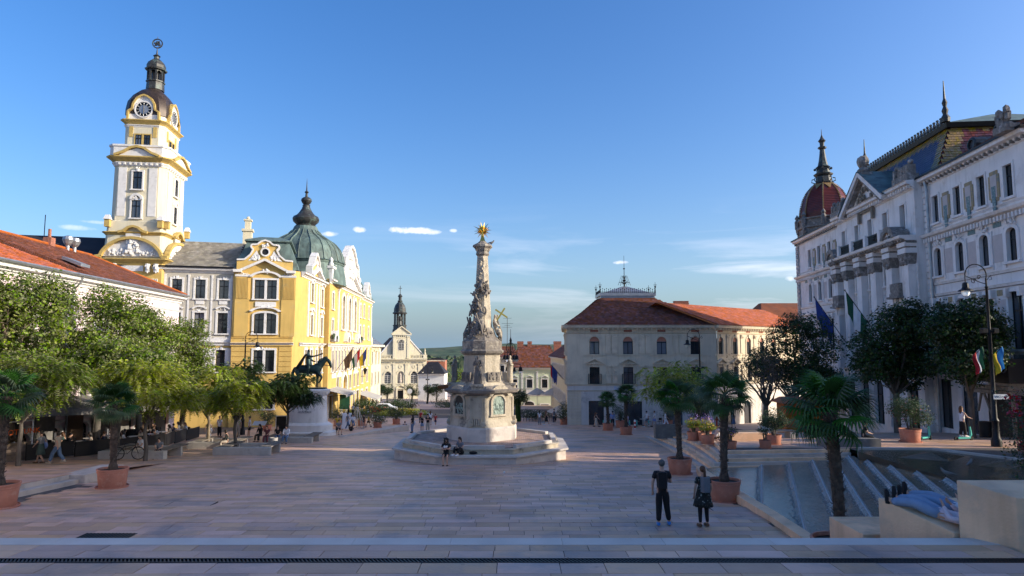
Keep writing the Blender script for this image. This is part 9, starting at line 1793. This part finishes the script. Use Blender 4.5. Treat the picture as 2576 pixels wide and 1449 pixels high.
# two on the monument steps
LDG = -.40
person(-3.35, 34.5, LDG-.46, PI, 'sit_up', 1.76, 'tee', 'cloth_black', 'shorts', 'cloth_black', ('hair_dark', 'curly'), 'person with long curly hair sitting on the monument steps holding a white snack', 'cloth_black')
b = MB(); b.blobs(-3.45, -3.3, LDG+.42, LDG+.5, 34.42, 8, .045, 3); tag(b.build('paper_bag', 'paint_white'), 'crumpled white snack wrapper held by the person with curly hair', 'food')
person(-2.62, 34.95, LDG, PI-.5, 'sit_floor', 1.68, 'tee', 'cloth_grey', 'trousers', 'cloth_black', ('hair_dark', 'tail'), 'woman with dark tied hair sitting cross legged on the monument steps', 'cloth_white', True)
b = MB(); b.ball((-2.0, 35.0, LDG+.08), .14, 8, sx=1.6, sz=.6); tag(b.build('handbag', 'cloth_black', smooth=True), 'black bag lying on the monument ledge beside the seated woman', 'bag')
# lying person on the sloping block
TB = Matrix.Rotation(R(8), 4, 'X')
lie = person(7.72, 12.35, 1.92, R(38), 'lie', 1.68, 'long', 'cloth_pink', 'wide', 'cloth_light_denim', ('hair_brown', 'long'), 'person in pale jeans and pink top lying on the sloping sandstone block', 'cloth_black', True, tilt=TB)
for (ex,ey,ez) in ((6.98,12.5,2.42),(7.35,12.68,2.46)):   # second pair of feet
 pass
person(8.15, 12.6, 1.95, R(45), 'lie', 1.72, 'tee', 'cloth_white', 'trousers', 'cloth_light_denim', HD, 'second person lying behind the one in the pink top, mostly hidden', 'cloth_black', tilt=TB)
# walking pair at the left
person(-24.3, 35.0, lz(35), R(90), 'walk_b', 1.68, 'tee', 'cloth_grey', 'skirt', 'cloth_green', ('hair_dark', 'short'), 'woman in a dark green skirt with a blue bag walking left', 'cloth_brown', True, bag='cloth_blue')
person(-23.3, 34.8, lz(34.8), R(90), 'walk', 1.68, 'tee', 'cloth_beige', 'wide', 'cloth_denim', ('hair_dark', 'bob'), 'woman in a beige checked top and wide jeans walking left', 'cloth_beige', True)
# scooter rider
def scooter(x,y,z,rz,label,grp=None):
 t = thing('electric_scooter', label, 'scooter', (x, y, z), rz, grp); W_ = Matrix.Translation((x, y, z)) @ Matrix.Rotation(rz, 4, 'Z')
 b = MB(W_); b.box(-.09, .09, -.35, .4, .12, .19); b.build('deck', 'mint', t); b = MB(W_); b.tube([(0, .4, .17), (0, .5, .3), (0, .46, .75)], [.06, .07, .045], 7); b.build('neck', 'mint', t); b = MB(W_); b.tube([(0, .46, .75), (0, .40, 1.12)], .024, 6); b.tube([(-.24, .38, 1.12), (.24, .38, 1.12)], .018, 6); b.build('handlebar', 'dark_metal', t)
 for yy in (-.45, .55): b = MB(W_ @ Matrix.Translation((0, yy, .115)) @ Matrix.Rotation(R(90), 4, 'Y')); b.lathe([(.115, -.035), (.115, .035)], 14); b.build('wheel', 'rubber', t)
 return t
scooter(24.9, 37.4, tz(37.4), R(-80), 'mint green electric scooter ridden by the red haired woman'); person(24.9, 37.4, tz(37.4)+.19, R(-80), 'scoot', 1.70, 'tank', 'cloth_white', 'wide', 'cloth_black', ('hair_brown', 'long'), 'red haired woman in a white top riding the mint green scooter', 'cloth_white', True)
scooter(22.9, 37.6, tz(37.6), R(-60), 'mint green electric scooter parked behind the pink flowered oleander')
for i, x in enumerate((10.2, 11.0, 13.1, 13.9, 15.2)): scooter(x, 75.3, gz(75.3), R(170), 'mint green electric scooter parked before the corner building door, number %s from the left' % ['one', 'two', 'three', 'four', 'five'][i], 'scooters parked before the corner building')
# bicycle on its stand at the left bench
t = thing('bicycle', 'black bicycle leaning on the left bench behind the palm', 'bicycle', (-20.9, 37.0, gz(37))); W_ = Matrix.Translation((-20.9, 36.95, gz(37)+.02)) @ Matrix.Rotation(R(8), 4, 'Z')
for xx in (-.52, .52): b = MB(W_ @ Matrix.Translation((xx, 0, .35)) @ Matrix.Rotation(R(90), 4, 'X')); b.tube([(.33*math.cos(a), .33*math.sin(a), 0) for a in [k*PI/12 for k in range(25)]], .025, 5); [b.tube([(0, 0, 0), (.32*math.cos(k), .32*math.sin(k), 0)], .004, 3) for k in range(7)]; b.build('wheel', 'rubber', t)
b = MB(W_); [b.tube(p_, .017, 5) for p_ in ([(-.52, 0, .35), (-.05, 0, .32), (-.2, 0, .82)], [(-.52, 0, .35), (-.17, 0, .72), (.36, 0, .76)], [(-.05, 0, .32), (.36, 0, .7)], [(.52, 0, .35), (.36, 0, .76), (.34, 0, .98), (.42, 0, 1.0)], [(.36, -.25, 1.0), (.36, .25, 1.0)])]; b.build('frame', 'dark_metal', t); b = MB(W_); b.box(-.3, -.08, -.06, .06, .84, .89); b.build('saddle', 'rubber', t)
person(-20.9, 38.3, gz(38.3)-.02, R(150), 'sit', 1.72, 'tee', 'cloth_white', 'trousers', 'cloth_beige', ('hair_grey', 'short'), 'man in a white shirt and pale sun hat sitting behind the left palm', hat='cloth_beige')
person(-19.7, 37.9, gz(38)-.02, R(190), 'sit', 1.55, 'tee', 'cloth_grey', 'shorts', 'cloth_black', HD, 'boy in a grey shirt sitting beside the bicycle', 'cloth_black')
person(-18.6, 44.3, gz(44.3), R(110), 'sit', 1.62, 'long', 'cloth_floral', 'trousers', 'cloth_beige', ('hair_dark', 'bob'), 'woman in a black and white floral shirt sitting on the middle bench', female=True)
person(-16.35, 49.15, gz(49.2)+.0, R(180), 'sit', 1.74, 'long', 'cloth_white', 'trousers', 'cloth_denim', HD, 'man in a white shirt and jeans sitting on the shaded bench')
person(-17.9, 49.5, gz(49.5), R(185), 'sit', 1.66, 'tee', 'cloth_maroon', 'trousers', 'cloth_maroon', ('hair_brown', 'long'), 'woman in maroon sitting at the left end of the shaded bench', female=True)
person(-17.2, 49.7, gz(49.7), R(200), 'sit', 1.68, 'tee', 'cloth_black', 'trousers', 'cloth_denim', HD, 'person in black sitting between the maroon woman and the man in white')
person(-19.0, 51.2, gz(51.2), R(160), 'sit', 1.7, 'long', 'cloth_black', 'trousers', 'cloth_black', ('hair_dark', 'long'), 'dark clad person sitting alone behind the shaded bench', female=True)
person(-15.4, 60.0, gz(60)+.02, R(215), 'sit', 1.72, 'tee', 'cloth_grey', 'shorts', 'cloth_black', HD, 'man in a grey shirt and shorts sitting on the statue base', 'cloth_grey')
person(-16.1, 62.5, gz(62.5), R(190), 'stand', 1.72, 'tee', 'cloth_yellow', 'trousers', 'cloth_black', HD, 'man in a mustard shirt standing beside the statue base')
GW = [(-24.0, 55.5, 'stand', 'tee', 'cloth_white', 'trousers', 'cloth_black', 20, 'man in a white shirt and black trousers standing among the left trees'),
  (-22.3, 55.0, 'stand', 'tee', 'cloth_beige', 'trousers', 'cloth_beige', 160, 'man all in beige talking below the feathery trees'),
  (-21.4, 55.2, 'stand_bent', 'tee', 'cloth_white', 'shorts', 'cloth_black', 250, 'man in a white shirt and black shorts talking to the man in beige'),
  (-22.4, 50.0, 'walk', 'tank', 'cloth_green', 'long_skirt', 'cloth_white', 10, 'woman in pale green with a white bag behind the sunlit trunk'),
  (-16.1, 68.5, 'walk', 'long', 'cloth_white', 'skirt', 'cloth_denim', 190, 'woman in a white jacket and denim skirt walking towards the camera'),
  (-16.9, 69.5, 'walk_b', 'tee', 'cloth_grey', 'trousers', 'cloth_denim', 95, 'person in jeans striding left behind the woman in denim skirt'),
  (-15.6, 73.6, 'walk', 'long', 'cloth_yellow', 'shorts', 'cloth_black', 280, 'boy in a yellow sweater walking past the wire cone'),
  (-16.3, 74.4, 'walk_b', 'tee', 'cloth_black', 'shorts', 'cloth_black', 280, 'boy in dark clothes walking beside the yellow sweater'),
  (-9.35, 63.6, 'stand_bent', 'tee', 'cloth_black', 'trousers', 'cloth_denim', 300, 'woman in black top and jeans carrying a large white bag by the kerb'),
  (-8.55, 64.4, 'phone', 'tank', 'cloth_black', 'shorts', 'cloth_light_denim', 200, 'blond woman in denim shorts behind the monument steps'),
  (-7.95, 63.9, 'phone', 'tee', 'cloth_black', 'trousers', 'cloth_beige', 170, 'man in a black shirt and pale trousers behind the monument steps'),
  (-10.6, 78.5, 'walk', 'tank', 'cloth_red', 'trousers', 'cloth_black', 350, 'man in a red vest walking away behind the trio'),
  (-9.3, 77.0, 'walk_b', 'tee', 'cloth_white', 'shorts', 'cloth_navy', 350, 'woman in a white top walking away behind the trio'),
  (-8.5, 75.0, 'walk', 'tee', 'cloth_red', 'shorts', 'cloth_navy', 10, 'child in a red shirt just behind the trio'),
  (-4.55, 64.0, 'walk', 'tee', 'cloth_red', 'shorts', 'cloth_black', 5, 'boy in a red shirt with a white backpack left of the monument'),
  (3.9, 76.8, 'walk', 'tank', 'cloth_black', 'skirt', 'cloth_black', 90, 'woman in a black dress striding left right of the monument'),
  (3.2, 78.6, 'stand', 'tee', 'cloth_white', 'trousers', 'cloth_grey', 20, 'woman in a white top standing near the striding woman in black'),
  (5.0, 80.2, 'walk_b', 'tee', 'cloth_white', 'trousers', 'cloth_navy', 5, 'person with a pale backpack walking away near the white oleander'),
  (9.2, 74.0, 'walk', 'tank', 'cloth_black', 'long_skirt', 'cloth_beige', 80, 'woman in a black top and patterned skirt beside the corner building'),
  (10.6, 74.3, 'stand', 'tee', 'cloth_black', 'shorts', 'cloth_grey', 10, 'man in a black shirt before the corner building door'),
  (11.0, 73.9, 'stand', 'long', 'cloth_blue', 'trousers', 'cloth_black', 10, 'man in a light blue shirt before the corner building door'),
  (11.9, 74.5, 'walk', 'tee', 'cloth_maroon', 'trousers', 'cloth_denim', 320, 'woman in dark red before the corner building door'),
  (12.7, 74.1, 'walk', 'tee', 'cloth_blue', 'trousers', 'cloth_light_denim', 300, 'child in pale blue before the corner building door'),
  (14.75, 74.0, 'walk', 'tee', 'cloth_white', 'shorts', 'cloth_grey', 260, 'man in a white shirt and grey shorts, left of the three in white'),
  (15.65, 74.2, 'walk_b', 'tee', 'cloth_white', 'shorts', 'cloth_blue', 260, 'man in a white shirt and blue shorts, middle of the three in white'),
  (16.75, 73.8, 'walk', 'tee', 'cloth_white', 'trousers', 'cloth_white', 100, 'man all in white, right of the three in white'),
  (23.6, 72.0, 'walk', 'tee', 'cloth_grey', 'skirt', 'cloth_denim', 0, 'woman in a blue dress walking far off under the dry tree'),
  (-22.6, 96.0, 'walk', 'tee', 'cloth_white', 'trousers', 'cloth_black', 0, 'man in a white shirt walking away beyond the wire cone'),
  (-24.0, 99.0, 'stand', 'tee', 'cloth_red', 'trousers', 'cloth_black', 30, 'person in red standing near the far awning'),
  (-25.2, 104.0, 'stand', 'tee', 'cloth_black', 'trousers', 'cloth_grey', 200, 'person in black near the far awning'),
  (-27.0, 122.0, 'walk', 'tee', 'cloth_white', 'shorts', 'cloth_beige', 180, 'distant walker in white near the stone house arcade'),
  (-25.8, 125.0, 'walk_b', 'tee', 'cloth_red', 'trousers', 'cloth_grey', 180, 'distant walker in red near the stone house arcade'),
  (-24.8, 124.0, 'stand', 'tee', 'cloth_pink', 'skirt', 'cloth_pink', 180, 'distant walker in pink near the stone house arcade')]
for i,(x,y,kd,tp_,tm_,bt,bm_,an,lb_) in enumerate(GW):
 fem = lb_.startswith('woman') or 'blond' in lb_; hair = (('hair_blond' if 'blond' in lb_ else ('hair_brown' if i % 3 == 0 else 'hair_dark')), 'long' if fem else 'short'); ch_ = 'boy' in lb_ or 'child' in lb_
 person(x, y, tz(y) if x > 18 else gz(y), R(-an), kd, 1.42 if ch_ else (1.66 if fem else 1.78), tp_, tm_, bt, bm_, hair, lb_, 'cloth_white' if i % 2 else 'cloth_black', fem, bag='cloth_white' if 'bag' in lb_ and 'back' not in lb_ else ('backpack_white' if 'backpack' in lb_ else None))
person(11.2, 38.2, tz(38.2), R(60), 'sit', 1.78, 'tee', 'cloth_black', 'shorts', 'cloth_beige', HD, 'man in a black shirt sitting behind the second palm trunk')
person(11.9, 38.0, tz(38.0), R(40), 'sit', 1.7, 'tee', 'cloth_white', 'trousers', 'cloth_white', ('hair_blond', 'short'), 'person in white sitting beside the man in black')
person(16.6, 34.6, tz(34.6)-.05, R(75), 'sit', 1.74, 'tee', 'cloth_blue', 'trousers', 'cloth_black', HD, 'person in a pale blue shirt sitting behind the near palm trunk')
person(17.9, 34.5, tz(34.6)-.05, R(-100), 'sit', 1.74, 'tee', 'cloth_black', 'trousers', 'cloth_black', HD, 'person in black sitting at the right end of the dark bench block')
person(-16.0, 67.3, gz(67.3)+.0, R(20), 'sit_floor', 1.65, 'tee', 'cloth_black', 'trousers', 'cloth_black', ('hair_blond', 'long'), 'blond woman in black sitting on the ground before the wire cone', female=True)
person(-10.9, 68.7, gz(68.7), R(0), 'sit_floor', 1.65, 'long', 'cloth_grey', 'trousers', 'cloth_grey', HD, 'person in grey sitting on the ground left of the trio, seen from behind')
cc = ['cloth_white', 'cloth_black', 'cloth_grey', 'cloth_red', 'cloth_beige', 'cloth_navy', 'cloth_green', 'cloth_brown']
for i,(x,y,z,rz) in enumerate(CAFE):
 if i % 4 == 3: continue
 person(x, y, z-.06, rz-PI if False else rz+PI if False else rz, 'sit', 1.72, 'tee', cc[(i*5) % 8], 'trousers', cc[(i*3+1) % 8], ('hair_dark' if i % 3 else 'hair_brown', 'short' if i % 2 else 'long'), 'cafe guest seated at a small round table in the shade of the left trees', female=bool(i % 2 == 0), grp='guests seated at the cafe tables')
b = MB(); b.ball((-1.35+1.0, 31.0, gz(31)+.03), .05, 6); tag(b.build('paper_scrap', 'paint_white'), 'tiny scrap of white paper on the slabs in front of the monument', 'litter')
